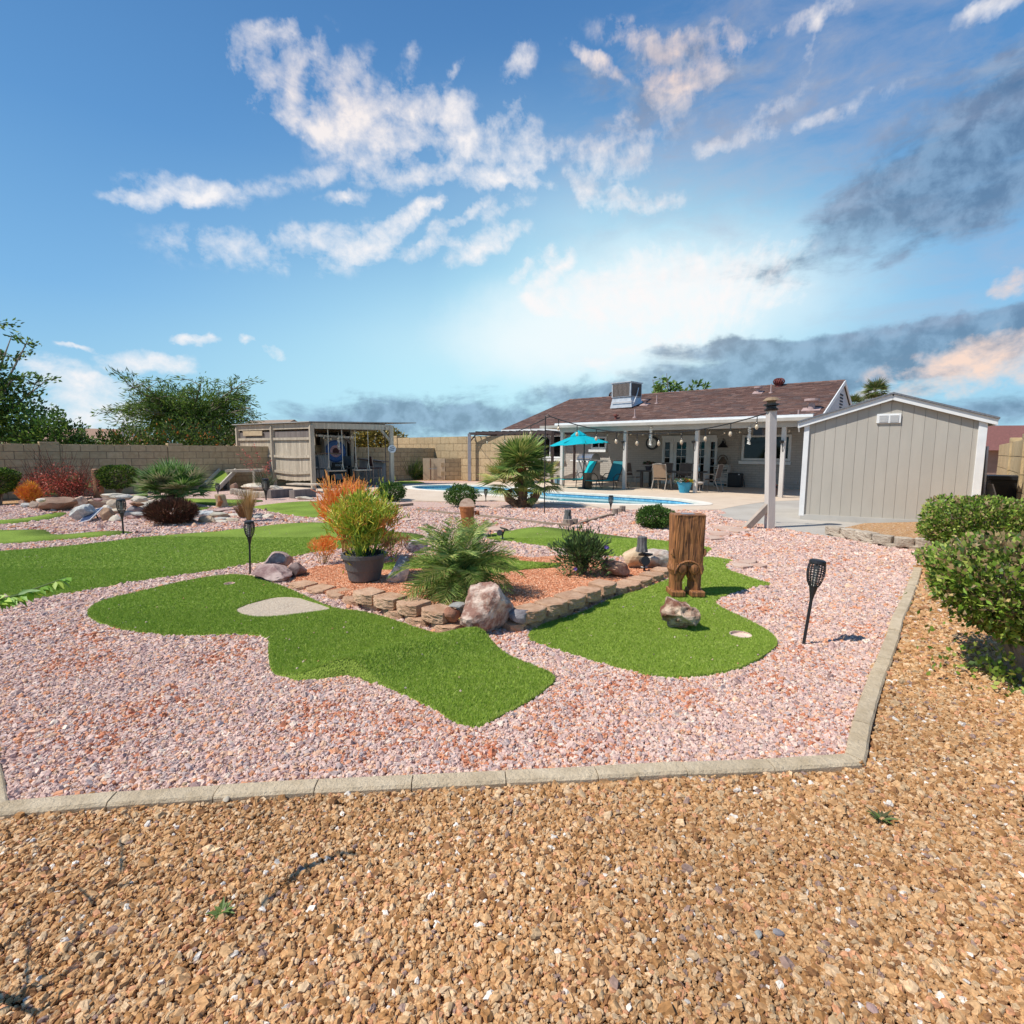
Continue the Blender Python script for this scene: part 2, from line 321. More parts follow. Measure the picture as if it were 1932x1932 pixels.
def sheet(name,m,poly,holes=(),zf=None,step=None,parent=None,thick=0,smooth=False):
    """triangulated sheet in a polygon with holes; zf(x,y) gives its height; thick: skirt depth"""
    vs=[Vector((p[0],p[1])) for p in poly]; edges=[(i,(i+1)%len(vs)) for i in range(len(vs))]
    for h in holes:
        o=len(vs); vs+=[Vector((p[0],p[1])) for p in h]; edges+=[(o+i,o+(i+1)%len(h)) for i in range(len(h))]
    if step:
        a=np.array([v[:] for v in vs]); x0,y0=a.min(0); x1,y1=a.max(0)
        gx,gy=np.meshgrid(np.arange(x0,x1,step),np.arange(y0,y1,step)); g=np.stack([gx.ravel(),gy.ravel()],1)+RNG.uniform(-.2,.2,(gx.size,2))*step
        k=pip(g,poly)
        for h in holes: k&=~pip(g,h)
        # keep away from outline
        g=g[k]; seg=[(Vector(vs[a_]),Vector(vs[b_])) for a_,b_ in edges]
        A=np.array([[s_[0].x,s_[0].y] for s_ in seg]);B=np.array([[s_[1].x,s_[1].y] for s_ in seg]);D=B-A;L2=(D**2).sum(1)+1e-9
        ok=[]
        for p in g:
            t=np.clip(((p-A)*D).sum(1)/L2,0,1); q=A+D*t[:,None]; ok.append(((q-p)**2).sum(1).min()>(step*.35)**2)
        vs+=[Vector(p) for p in g[np.array(ok,bool)]] if len(ok) else []
    ov,oe,of,_,_,_=delaunay_2d_cdt(vs,edges,[],0,1e-5)
    cen=np.array([[sum(ov[i].x for i in f)/3,sum(ov[i].y for i in f)/3] for f in of]); k=pip(cen,poly)
    for h in holes: k&=~pip(cen,h)
    of=[f for f,kk in zip(of,k) if kk]
    V=[(v.x,v.y,zf(v.x,v.y) if zf else 0) for v in ov]
    of=[f if (ov[f[1]]-ov[f[0]]).cross(ov[f[2]]-ov[f[0]])>0 else (f[0],f[2],f[1]) for f in of]
    if thick:
        ec={}
        for f in of:
            for i in range(3): ec.setdefault((f[i],f[(i+1)%3]),0)
        bd=[e for e in ec if (e[1],e[0]) not in ec]; mp={}
        for a_,b_ in bd:
            for q in(a_,b_):
                if q not in mp: mp[q]=len(V); V.append((V[q][0],V[q][1],V[q][2]-thick))
            of.append((b_,a_,mp[a_],mp[b_]))
    me=bpy.data.meshes.new(name); me.from_pydata(V,[],of); me.materials.append(m)
    if smooth: me.polygons.foreach_set('use_smooth',[True]*len(me.polygons))
    me.update()
    used=set(i for f in of for i in f)
    return link(name,me,parent)
# ================================================================ GROUND
def gravel_mat(name,stops,scale,rough=.9,patch=None):
    m=bpy.data.materials.new(name); m.use_nodes=True; nt=m.node_tree; N=nt.nodes; L=nt.links; b=N['Principled BSDF']; b.inputs['Roughness'].default_value=rough; b.inputs['Specular IOR Level'].default_value=.2
    tc=N.new('ShaderNodeTexCoord'); nz=N.new('ShaderNodeTexNoise'); nz.inputs['Scale'].default_value=scale*.6; L.new(tc.outputs['Object'],nz.inputs[0])
    wa=N.new('ShaderNodeVectorMath'); wa.operation='MULTIPLY_ADD'; L.new(nz.outputs['Color'],wa.inputs[0]); wa.inputs[1].default_value=(.6/scale,)*3; L.new(tc.outputs['Object'],wa.inputs[2])
    vo=N.new('ShaderNodeTexVoronoi'); vo.inputs['Scale'].default_value=scale; L.new(wa.outputs[0],vo.inputs['Vector'])
    sp=N.new('ShaderNodeSeparateColor'); L.new(vo.outputs['Color'],sp.inputs[0])
    cr=N.new('ShaderNodeValToRGB'); r=cr.color_ramp; r.interpolation='CONSTANT'
    while len(r.elements)<len(stops): r.elements.new(.5)
    for e,(p,c) in zip(r.elements,stops): e.position=p; e.color=c+(1,)
    src=sp.outputs[0]
    if patch:
        pn=N.new('ShaderNodeTexNoise'); pn.inputs['Scale'].default_value=.9; pn.inputs['Detail'].default_value=4; L.new(tc.outputs['Object'],pn.inputs[0])
        mr=N.new('ShaderNodeMapRange'); L.new(pn.outputs['Fac'],mr.inputs[0]); mr.inputs[1].default_value=.45; mr.inputs[2].default_value=.75; mr.inputs[4].default_value=patch
        ad=N.new('ShaderNodeMath'); L.new(src,ad.inputs[0]); L.new(mr.outputs[0],ad.inputs[1]); src=ad.outputs[0]
    L.new(src,cr.inputs[0])
    # thin dark gaps between the stones
    mr=N.new('ShaderNodeMapRange'); L.new(vo.outputs['Distance'],mr.inputs[0]); mr.inputs[1].default_value=.0; mr.inputs[2].default_value=.75; mr.inputs[3].default_value=1.0; mr.inputs[4].default_value=0.0
    bp=N.new('ShaderNodeBump'); bp.inputs['Strength'].default_value=1; bp.inputs['Distance'].default_value=.5/scale; L.new(mr.outputs[0],bp.inputs['Height']); L.new(bp.outputs[0],b.inputs['Normal'])
    L.new(cr.outputs[0],b.inputs['Base Color']); return m
PINK=[(.60,.41,.345),(.66,.48,.40),(.48,.315,.28),(.49,.38,.35),(.72,.58,.47),(.62,.29,.16),(.62,.40,.27),(.32,.21,.19),(.68,.42,.29)]
PINKW=[.28,.22,.11,.10,.06,.07,.08,.03,.05]
TAN=[(.47,.26,.115),(.55,.33,.16),(.35,.175,.065),(.60,.41,.24),(.47,.32,.18),(.70,.62,.53),(.29,.19,.15),(.25,.12,.05),(.55,.27,.14)]
TANW=[.28,.22,.14,.12,.09,.018,.025,.06,.05]
DG=[(.62,.26,.13),(.70,.36,.21),(.50,.19,.09),(.74,.46,.30),(.42,.16,.08)]
DGW=[.3,.3,.2,.1,.1]
def stops(P,Wt):
    a=0;o=[]
    for p,w in zip(P,Wt): o.append((a,p)); a+=w
    return o
pinkb=gravel_mat('pink_gravel_bed',stops(PINK,PINKW),48)
tanb=gravel_mat('tan_gravel_bed',stops(TAN,TANW),50)
dgb=gravel_mat('orange_granite_bed',stops(DG,DGW),75)
under_pink=mat('gravel_shadow_soil',(.26,.16,.13),.95,scale=30)
under_tan=mat('tan_soil',(.22,.13,.07),.95,scale=30)
# ---- outlines read off the photograph
P=lambda f,*pts:[f(*p) for p in pts]
def ground(pts,z=0.0): return [G(x,y,z) for x,y in pts]
ki=[(-60,1519),(16,1509),(128,1497),(320,1485),(488,1474),(660,1464),(830,1457),(1000,1449),(1150,1443),(1310,1434),(1460,1429),(1560,1425),(1594,1420),(1604,1385),(1607,1363),(1633,1286),(1653,1243),(1674,1192.5),(1682,1163),(1699,1131),(1714.5,1096),(1724,1070)]
kz=.028
kin=[G(x,y,kz) for x,y in ki]
kin=[Vector((-4.2,3.9,kz)),Vector((-3.0,2.9,kz))]+kin[1:]
for v in kin: v.z=0
# pool
pool_in=P(r3,(255,800),(330,790),(450,784),(700,780),(1000,790),(1300,810),(1560,845))+P(r4,(0,948),(250,962),(500,975),(750,990),(900,1000),(1000,1014),(1060,1025),(1095,1032),(1070,1039),(980,1041),(750,1040),(500,1036),(250,1026),(0,1012))+P(r3,(1500,915),(980,868),(600,835),(350,822))
pool_w=[G(x,y,0) for x,y in pool_in]
pool_s=smooth_poly(pool_w,1)
def offset(poly,d):
    n=len(poly); out=[]; A=sum(poly[i].x*poly[(i+1)%n].y-poly[(i+1)%n].x*poly[i].y for i in range(n)); sg=1 if A>0 else -1
    for i in range(n):
        a=poly[i-1];b=poly[i];c=poly[(i+1)%n]; e1=(b-a).normalized(); e2=(c-b).normalized()
        nn=Vector((e1.y+e2.y,-(e1.x+e2.x))).normalized()*sg; out.append(b.xy+nn*d)
    return out
pool_s=[p.to_2d() for p in pool_s]
cop_out=offset(pool_s,.34)
deck=[G(x,y) for x,y in P(r2,(430,775),(560,802),(660,835),(940,852),(1430,922),(1650,925))+P(r3,(600,938),(980,930),(1085,930))+P(r7,(1100,80),(1500,122),(1932,132))+P(r8,(350,187),(705,182))+P(r4,(1350,1050),(1545,1020))]
P1=Vector((2.166,23.057,0)); U=Vector((.8,-.6,0)).normalized(); Vv=Vector((.6,.8,0)).normalized()
P3=Vector((8.878,17.439,0)); U=(P3-P1).normalized(); Vv=Vector((-U.y,U.x,0))
def HL(u,v,z=0): return P1+U*u+Vv*v+Vector((0,0,z))
deck+= [HL(9.6,-.3),HL(9.6,5.2),HL(-3.2,5.2),HL(-3.4,1.2)]+[G(x,y) for x,y in P(r3,(1060,742),(1000,752),(700,760),(420,764),(110,772))]+[G(*r2(1560,745)),G(*r2(1200,720)),G(*r2(900,735)),G(*r2(700,730)),G(*r2(480,740))]
pad=[G(x,y) for x,y in P(r8,(705,182),(755,198),(762,212),(690,224),(850,262),(1010,290),(1160,318),(1400,368),(1640,405),(1745,352))+P(r5,(700,1372),(1170,1372))]
pad+=[Vector((9.4,10.1)),Vector((12.2,15.2)),HL(11.5,1.0).to_2d(),HL(9.6,-.3).to_2d()]+[G(x,y) for x,y in P(r4,(1545,1020),(1350,1050))]
far_base=[(-60,-3),(60,-3),(80,400),(-400,400),(-400,60)]
gr=sheet('ground',tanb,[Vector(p) for p in [(-250,-30),(250,-30),(250,500),(-250,500)]],holes=[cop_out]); gr.location.z=-.010; struct(gr)
pink_poly=[p.to_2d() for p in kin]+[Vector(G(1757,1040)[:2]),Vector((8.4,10.2)),Vector((8.6,14)),Vector((6,22)),Vector((-2,27)),Vector((-6,27)),Vector((-14.3,16.2)),Vector((-12,10)),Vector((-7,5))]
pk=sheet('pink_gravel_ground',pinkb,pink_poly,holes=[cop_out]); pk.location.z=-.002; struct(pk)
concrete=mat('deck_coating',(.60,.47,.35),.85,col2=(.68,.55,.42),scale=1.6,bump=.5,bscale=60,det=8)
padm=mat('grey_concrete',(.40,.36,.31),.9,col2=(.50,.46,.40),scale=.9,bump=.4,bscale=50,det=9)
copm=mat('pool_coping',(.78,.72,.62),.8,scale=3,bump=.3)
dk=sheet('pool_deck',concrete,deck,holes=[cop_out],thick=.05); dk.location.z=.03; struct(dk)
pd=sheet('concrete_pad',padm,pad,thick=.05); pd.location.z=.026; struct(pd)
cp=sheet('pool_coping',copm,cop_out,holes=[offset(pool_s,-.02)],thick=.06); cp.location.z=.042; struct(cp)
# basin: vertical tile band and floor, water
def wall_ring(name,poly,z0,z1,m,flip=False):
    n=len(poly); V=[(p[0],p[1],z0) for p in poly]+[(p[0],p[1],z1) for p in poly]; Fc=[(i,(i+1)%n,n+(i+1)%n,n+i) for i in range(n)]
    me=bpy.data.meshes.new(name); me.from_pydata(V,[],Fc); me.materials.append(m); return link(name,me)
tile=mat('pool_tile',(.10,.36,.60),.25,col2=(.22,.55,.78),scale=9,var=.3,contrast=(.45,.55))
plast=mat('pool_plaster',(.42,.66,.68),.8,scale=2)
st=struct(wall_ring('pool_tile_band',pool_s,-.26,.0,tile)); 
pf=sheet('pool_floor',plast,pool_s); pf.location.z=-1.4; struct(pf)
struct(wall_ring('pool_wall',pool_s,-1.4,-.26,plast))
wm=bpy.data.materials.new('pool_water'); wm.use_nodes=True; nt=wm.node_tree; b=nt.nodes['Principled BSDF']; b.inputs['Base Color'].default_value=(.16,.42,.48,1); b.inputs['Roughness'].default_value=.03; b.inputs['IOR'].default_value=1.33
b.inputs['Specular IOR Level'].default_value=.5
n=nt.nodes.new('ShaderNodeTexNoise'); n.inputs['Scale'].default_value=3; bp=nt.nodes.new('ShaderNodeBump'); bp.inputs['Strength'].default_value=.03; bp.inputs['Distance'].default_value=.02; nt.links.new(n.outputs['Fac'],bp.inputs['Height']); nt.links.new(bp.outputs[0],b.inputs['Normal'])
wt=sheet('pool_water',wm,pool_s); wt.location.z=-.075; struct(wt)
# ---- turf
turfm=bpy.data.materials.new('turf'); turfm.use_nodes=True; nt=turfm.node_tree; N=nt.nodes; L=nt.links; b=N['Principled BSDF']; b.inputs['Roughness'].default_value=.9; b.inputs['Specular IOR Level'].default_value=.1
tc=N.new('ShaderNodeTexCoord'); n1=N.new('ShaderNodeTexNoise'); n1.inputs['Scale'].default_value=90; n1.inputs['Detail'].default_value=3; L.new(tc.outputs['Object'],n1.inputs[0])
n2=N.new('ShaderNodeTexNoise'); n2.inputs['Scale'].default_value=1.3; n2.inputs['Detail'].default_value=5; L.new(tc.outputs['Object'],n2.inputs[0])
r_=N.new('ShaderNodeValToRGB'); L.new(n1.outputs['Fac'],r_.inputs[0]); r_.color_ramp.elements[0].position=.32; r_.color_ramp.elements[0].color=(.11,.18,.022,1); r_.color_ramp.elements[1].position=.7; r_.color_ramp.elements[1].color=(.34,.45,.08,1)
hs=N.new('ShaderNodeHueSaturation'); L.new(r_.outputs[0],hs.inputs['Color']); mr=N.new('ShaderNodeMapRange'); L.new(n2.outputs['Fac'],mr.inputs[0]); mr.inputs[1].default_value=.3;mr.inputs[2].default_value=.7;mr.inputs[3].default_value=.8;mr.inputs[4].default_value=1.2; L.new(mr.outputs[0],hs.inputs['Value']); L.new(hs.outputs[0],b.inputs['Base Color'])
bp=N.new('ShaderNodeBump'); bp.inputs['Strength'].default_value=1; bp.inputs['Distance'].default_value=.02; L.new(n1.outputs['Fac'],bp.inputs['Height']); L.new(bp.outputs[0],b.inputs['Normal'])
T={}
T['a']=P(r10,(424*4.0,215))[:0]+[(424.6,1084)]+P(r6,(230,925),(330,965),(500,1010),(620,1065),(780,1140),(930,1195),(1100,1210),(1250,1240),(1450,1300),(1650,1370))+[(869.7,1205.8),(908,1209)]+P(r12,(0,825),(150,900),(300,960),(430,1010),(500,1060),(430,1140),(250,1260),(30,1370))+P(r11,(1700,1225),(1600,1225),(1500,1190),(1350,1095),(1150,1000),(950,910),(760,850),(680,840),(550,855),(330,880),(220,850),(110,820),(90,640),(105,570),(0,525))+P(r10,(1300,670),(1100,650),(850,610),(720,560),(660,520),(665,470),(750,410),(900,370),(1150,310),(1400,255))
T['b']=P(r12,(265,720),(290,670),(390,620),(560,570),(700,530),(850,460),(1000,400),(1150,370),(1290,310),(1430,250))+P(r8,(345,660),(400,600),(480,560),(580,550),(700,555),(835,580),(760,610),(750,625),(790,660),(900,700),(1050,750),(1150,775),(1000,795),(850,830),(700,890),(672,915),(700,945),(800,995),(900,1040),(1040,1110),(1130,1170),(1185,1240),(1160,1290),(1090,1340),(1000,1400),(850,1460),(700,1490),(500,1518),(350,1525),(200,1515),(0,1475))+P(r12,(1450,1055),(1300,1040),(1100,1000),(950,960),(700,890),(480,815),(350,780),(290,755))
T['c']=P(r7,(450,335),(540,305),(650,290),(760,270),(870,258),(950,255),(1150,280),(1400,310),(1700,350),(1932,370))+P(r8,(340,435),(600,470),(660,488),(620,510),(590,525),(340,535))+P(r7,(1750,505),(1650,500),(1480,490),(1400,478),(1100,430),(950,410),(800,390),(700,375),(620,370),(540,362))
T['d']=P(r6,(1280,862),(1350,842),(1480,838))+P(r7,(200,515),(400,505),(600,510),(720,545),(850,555),(1000,565),(1110,572),(1000,592),(850,602),(700,630),(590,655),(480,650),(300,600),(100,590))+P(r6,(1480,875),(1300,885))
T['e']=[(-260,1062)]+P(r1,(0,1890),(400,1860),(800,1820),(1100,1780),(1400,1755),(1700,1735))+P(r6,(0,560),(300,530),(500,505),(800,490),(1100,520),(1380,570),(1500,575),(1640,598),(1650,618),(1500,645),(1350,668),(1000,700),(740,735),(600,765),(490,790),(300,822),(0,865))+P(r10,(1850,140),(1500,195),(1150,240),(1000,265),(700,320),(450,360),(200,410))+[(0,1118),(-330,1165)]
T['f']=[(-200,990)]+P(r1,(0,1735),(330,1725),(375,1740),(380,1765),(500,1765),(700,1745),(900,1733),(1020,1745),(950,1765),(700,1785),(300,1815),(0,1840))+[(-250,1035)]
T['g']=[(-150,988)]+P(r1,(0,1655),(200,1640),(400,1600),(490,1595),(510,1605),(480,1628),(300,1665),(100,1682),(0,1687))+[(-160,1000)]
T['h']=P(s6,(700,345),(1000,355),(1330,360),(1560,365),(1750,375),(1600,395),(1350,438),(1250,442),(1050,435),(850,400),(700,372))
T['i']=P(s6,(640,455),(850,448),(1080,460),(950,500),(850,522),(700,492))
T['j']=P(r2,(260,980),(500,945),(800,925),(1050,935),(1300,965),(1490,980),(1610,988),(1480,1015),(1300,1040),(1000,1075),(870,1082),(700,1070),(500,1035),(350,1000))
T['k']=P(r3,(115,738),(300,735),(380,745),(420,762),(200,768),(115,768))
TL={'a':'kidney shaped putting green with sand bunker nearest the kerb','b':'putting green with single boulder and the carved wooden legs','c':'long thin green behind the violet flowered shrub','d':'green inside the block edged planter','e':'widest green running out under the potted fire stick'}
crA=G(*r11(700,850)).to_2d(); crB=G(*r11(1720,590)).to_2d()
def mound(x,y):
    p=Vector((x,y)); d=(crB-crA); L_=d.length; d.normalize(); q=p-crA; s=q.dot(d); w=q.x*(-d.y)+q.y*d.x
    e=max(0,1-max(0,abs(s-L_/2)-L_*.5)/.5)
    return .11*math.exp(-(w/.20)**2)*e*e*(3-2*e)
def und(x,y): return .014*mnoise.noise(Vector((x*.8,y*.8,3)))
bunker=[G(x,y,.03) for x,y in P(r6,(105,1200),(150,1165),(350,1105),(480,1085),(590,1087),(750,1135),(910,1185),(750,1210),(560,1235),(400,1252),(250,1252),(150,1230))]
bunker=smooth_poly(bunker,1)
def circ(c,r,n=20): return [Vector((c[0]+r*math.cos(2*math.pi*i/n),c[1]+r*math.sin(2*math.pi*i/n))) for i in range(n)]
cupA=G(*r6(60,985),.03); cupB=G(*r8(880,1176),.03)
TW={}
bedz={'d':.05}
for k,pts in T.items():
    g=smooth_poly([G(x,y,.02) for x,y in pts],1); TW[k]=g
    holes=[]
    if k=='a': holes=[bunker,circ(cupA,.055)]
    if k=='b': holes=[circ(cupB,.085)]
    zf=(lambda x,y:mound(x,y)+und(x,y)) if k=='a' else und
    o=sheet('putting_green',turfm,g,holes,zf,step=.1 if k=='a' else (.25 if k=='b' else .5),thick=.16 if k=='a' else .06,smooth=True); o.location.z=.018+(.03 if k=='d' else 0); struct(o)
sand=mat('bunker_sand',(.56,.43,.31),.95,col2=(.72,.60,.46),scale=40,bump=1,bscale=80,det=8)
o=sheet('sand_bunker',sand,bunker,step=.12,zf=lambda x,y:.010*mnoise.noise(Vector((x*6,y*6,0)))); o.location.z=.012; struct(o)
for c,rr in((cupA,.055),(cupB,.085)):
    m=MB(); m.lathe([(rr*.93,.027),(rr,.027),(rr*.98,.006),(0,.006)],n=24,cap=False); m.v=[(x,y,z) for x,y,z in m.v]
    o=m.obj('golf_cup',mat('cup_plastic',(.72,.55,.45),.6)); o.location=(c.x,c.y,.0)
    tag(o,'sunken golf cup in the green under the large single boulder' if rr>.06 else 'sunken golf cup in the green above the sand bunker','golf cup')
# ---- orange granite bed, rising behind the raised blocks
bed=[G(x,y,.03) for x,y in P(r6,(560,975),(600,900),(760,845),(1000,825),(1300,810),(1480,760))]+[G(x,y,.03) for x,y in P(r7,(250,470),(600,468),(850,500),(1100,480),(1450,520),(1620,560),(1780,560))+P(r8,(330,645))]+[G(x,y,.05) for x,y in P(r12,(1400,215),(1200,265),(1000,315),(830,350),(700,400),(560,450),(400,510),(230,560),(60,540))+P(r11,(1560,400),(1400,370),(1200,320),(1020,290),(850,250),(720,250),(600,225),(420,190),(240,160))]
fr=G(900,1180).to_2d()
def bedf(x,y):
    d=(Vector((x,y))-fr).length
    return .02+.10*max(0,min(1,1-(d-.7)/1.6))
bd=sheet('orange_granite_bed',dgb,bed,zf=bedf,step=.3,thick=.12); struct(bd)
# ---- gravel stones, instanced
def gn_instances(name,pts,rot,scl,col,m,shape,seed=0):
    me=bpy.data.meshes.new(name); n=len(pts); me.vertices.add(n); me.vertices.foreach_set('co',np.asarray(pts,np.float32).ravel())
    a=me.attributes.new('rot','FLOAT_VECTOR','POINT'); a.data.foreach_set('vector',np.asarray(rot,np.float32).ravel())
    a=me.attributes.new('scl','FLOAT_VECTOR','POINT'); a.data.foreach_set('vector',np.asarray(scl,np.float32).ravel())
    a=me.attributes.new('tint','FLOAT_VECTOR','POINT'); a.data.foreach_set('vector',np.asarray(col,np.float32).ravel())
    o=link(name,me); g=bpy.data.node_groups.new(name,'GeometryNodeTree'); g.interface.new_socket('Geometry',in_out='INPUT',socket_type='NodeSocketGeometry'); g.interface.new_socket('Geometry',in_out='OUTPUT',socket_type='NodeSocketGeometry')
    N=g.nodes; L=g.links; gi=N.new('NodeGroupInput'); go=N.new('NodeGroupOutput')
    mp=N.new('GeometryNodeMeshToPoints'); L.new(gi.outputs[0],mp.inputs[0])
    ip=N.new('GeometryNodeInstanceOnPoints'); L.new(mp.outputs[0],ip.inputs[0]); ip.inputs['Pick Instance'].default_value=True
    def NA(nm):
        q=N.new('GeometryNodeInputNamedAttribute'); q.data_type='FLOAT_VECTOR'; q.inputs[0].default_value=nm; return q.outputs[0]
    er=N.new('FunctionNodeEulerToRotation'); L.new(NA('rot'),er.inputs[0]); L.new(er.outputs[0],ip.inputs['Rotation']); L.new(NA('scl'),ip.inputs['Scale'])
    gi2=N.new('GeometryNodeGeometryToInstance')
    for v in range(5):
        geo=shape(N,L,v)
        sm=N.new('GeometryNodeSetMaterial'); L.new(geo,sm.inputs[0]); sm.inputs['Material'].default_value=m; L.new(sm.outputs[0],gi2.inputs[0])
    L.new(gi2.outputs[0],ip.inputs['Instance']); L.new(ip.outputs[0],go.inputs[0])
    md=o.modifiers.new('scatter','NODES'); md.node_group=g; return o
def stone_shape(N,L,v):
    ic=N.new('GeometryNodeMeshIcoSphere'); ic.inputs['Radius'].default_value=.5; ic.inputs['Subdivisions'].default_value=2
    sp=N.new('GeometryNodeSetPosition'); L.new(ic.outputs[0],sp.inputs[0])
    nz=N.new('ShaderNodeTexNoise'); nz.noise_dimensions='4D'; nz.inputs['W'].default_value=v*7.3+1; nz.inputs['Scale'].default_value=1.7; nz.inputs['Detail'].default_value=1.5
    vm=N.new('ShaderNodeVectorMath'); vm.operation='SUBTRACT'; L.new(nz.outputs['Color'],vm.inputs[0]); vm.inputs[1].default_value=(.5,.5,.5)
    vs=N.new('ShaderNodeVectorMath'); vs.operation='SCALE'; L.new(vm.outputs[0],vs.inputs[0]); vs.inputs['Scale'].default_value=1.3; L.new(vs.outputs[0],sp.inputs['Offset'])
    return sp.outputs[0]
def stone_mat(name,rough=.85):
    m=bpy.data.materials.new(name); m.use_nodes=True; N=m.node_tree.nodes; L=m.node_tree.links; b=N['Principled BSDF']; b.inputs['Roughness'].default_value=rough; b.inputs['Specular IOR Level'].default_value=.25
    at=N.new('ShaderNodeAttribute'); at.attribute_type='INSTANCER'; at.attribute_name='tint'
    tc=N.new('ShaderNodeTexCoord'); nz=N.new('ShaderNodeTexNoise'); nz.inputs['Scale'].default_value=3.5; nz.inputs['Detail'].default_value=5; L.new(tc.outputs['Object'],nz.inputs[0])
    hs=N.new('ShaderNodeHueSaturation'); mr=N.new('ShaderNodeMapRange'); L.new(nz.outputs['Fac'],mr.inputs[0]); mr.inputs[1].default_value=.3; mr.inputs[2].default_value=.7; mr.inputs[3].default_value=.75; mr.inputs[4].default_value=1.3
    L.new(mr.outputs[0],hs.inputs['Value']); L.new(at.outputs['Color'],hs.inputs['Color']); L.new(hs.outputs[0],b.inputs['Base Color']); return m
smat=stone_mat('gravel_stone')
def jgrid(x0,x1,y0,y1,s):
    gx,gy=np.meshgrid(np.arange(x0,x1,s),np.arange(y0,y1,s)); g=np.stack([gx.ravel(),gy.ravel()],1); return g+RNG.uniform(-.5,.5,g.shape)*s
def in_view(g,m=1.2):
    return (np.abs(g[:,0])<np.abs(g[:,1])*1.02+m)
kin2=[p.to_2d() for p in kin]; kin_np=[(p.x,p.y) for p in kin2]
excl=[[(p.x,p.y) for p in TW[k]] for k in TW]+[[(p.x,p.y) for p in deck],[(p.x,p.y) for p in pad],[(p.x,p.y) for p in bed],[(p.x,p.y) for p in cop_out]]
pinkp=[(p.x,p.y) for p in pink_poly]
kpoly=[(p.x,p.y) for p in kin2]
def kerb_mask(g,wd=.10):
    m=np.zeros(len(g),bool)
    for i in range(len(kpoly)-1):
        a=np.array(kpoly[i]);b=np.array(kpoly[i+1]);d=b-a;l=np.linalg.norm(d); d/=l; q=g-a; s=q@d; w=q@np.array([d[1],-d[0]])
        m|=(s>-.02)&(s<l+.02)&(w>0.005)&(w<wd)
    return m
def palette(P_,W_,n): return np.array(P_)[RNG.choice(len(P_),n,p=np.array(W_)/sum(W_))]
spots=[(590,1360,.30),(610,1345,.35),(420,1240,.35),(1200,1290,.30),(1300,1320,.3),(1260,1255,.25),(1520,1170,.25),(150,1250,.4),(300,1330,.3),(1500,1230,.2),(900,1420,.3),(1450,1290,.3)]
spw=[(G(x,y).to_2d(),r) for x,y,r in spots]
def make_gravel(name,mask,bands,pal,palw,pink=False):
    pts=[];rot=[];scl=[];col=[]
    for (y0,y1,s,size) in bands:
        g=jgrid(-y1*1.02-2.6,y1*1.02+2.6,y0,y1,s); g=g[in_view(g,2.6 if y1<4 else 1.6)&(g[:,1]>=y0)&(g[:,1]<y1)]; g=g[mask(g)]; n=len(g)
        if not n: continue
        sz=size*np.exp(RNG.normal(0,.30,n)); big=RNG.random(n)<.02; sz[big]*=1.4
        c=palette(pal,palw,n)*np.exp(RNG.normal(0,.07,(n,1)))
        if pink:
            pr=np.zeros(n)
            for cc,r in spw: pr=np.maximum(pr,np.exp(-((g-np.array(cc[:]))**2).sum(1)/(r*.55)**2))
            nz=np.array([mnoise.noise(Vector((a*1.3,b*1.3,5))) for a,b in g]) if n<200000 else np.zeros(n)
            sel=RNG.random(n)<pr*.42+np.clip(nz*.6-.05,0,.18); c[sel]=palette([(.52,.19,.10),(.44,.17,.10),(.58,.28,.17)],[1,1,1],sel.sum())
        else:
            nz=np.array([mnoise.noise(Vector((a*.9,b*.9,9))) for a,b in g]); c=c*(1+.22*np.clip(nz,-1,1))[:,None]
        z=RNG.uniform(-.002,.011,n)
        pts.append(np.column_stack([g,z])); rot.append(np.column_stack([RNG.uniform(-.5,.5,n),RNG.uniform(-.5,.5,n),RNG.uniform(0,6.28,n)]))
        scl.append(np.column_stack([sz*RNG.uniform(.95,1.45,n),sz*RNG.uniform(.75,1.05,n),sz*RNG.uniform(.6,1.0,n)])); col.append(np.clip(c,0,1))
    a=[np.concatenate(q) for q in(pts,rot,scl,col)]; print(name,len(a[0]))
    return struct(gn_instances(name,*a,smat,stone_shape),'stuff')
def m_pink(g):
    k=pip(g,pinkp)
    for e in excl: k&=~pip(g,e)
    return k&~kerb_mask(g)
def m_tan(g):
    k=~pip(g,pinkp)&~pip(g,[(p.x,p.y) for p in pad])&~kerb_mask(g)
    return k
if 1: make_gravel('pink_gravel',m_pink,[(1.2,3.6,.0120,.0170),(3.6,4.8,.0148,.0205),(4.8,6.5,.018,.0245),(6.5,9,.023,.029),(9,14,.036,.042)],PINK,PINKW,True)
if 1: make_gravel('tan_gravel',m_tan,[(.5,2.1,.0100,.0145),(2.1,3.3,.0122,.0170),(3.3,5.2,.0175,.024),(5.2,10.6,.032,.038)],TAN,TANW)

pts=[];cc=[]
for k,zb,nn in(('a',.03,60),('b',.03,60),('c',.03,30),('e',.03,60)):
    A=np.array([(p.x,p.y) for p in TW[k]]); g=RNG.uniform(A.min(0),A.max(0),(nn*4,2)); g=g[pip(g,[tuple(q) for q in A])&in_view(g,.3)][:nn]
    pts.append(np.column_stack([g,np.array([zb+und(a,b)+(mound(a,b) if k=='a' else 0) for a,b in g])]))
pts=np.concatenate(pts); n=len(pts)
struct(gn_instances('stray_pebbles',pts,RNG.uniform(0,6.28,(n,3)),np.column_stack([RNG.uniform(.006,.014,n)]*3),palette(PINK,PINKW,n),smat,stone_shape),'stuff')
sd_poly=[Vector(p) for p in ((-7,.4),(7,.4),(7,3.6),(-7,3.6))]

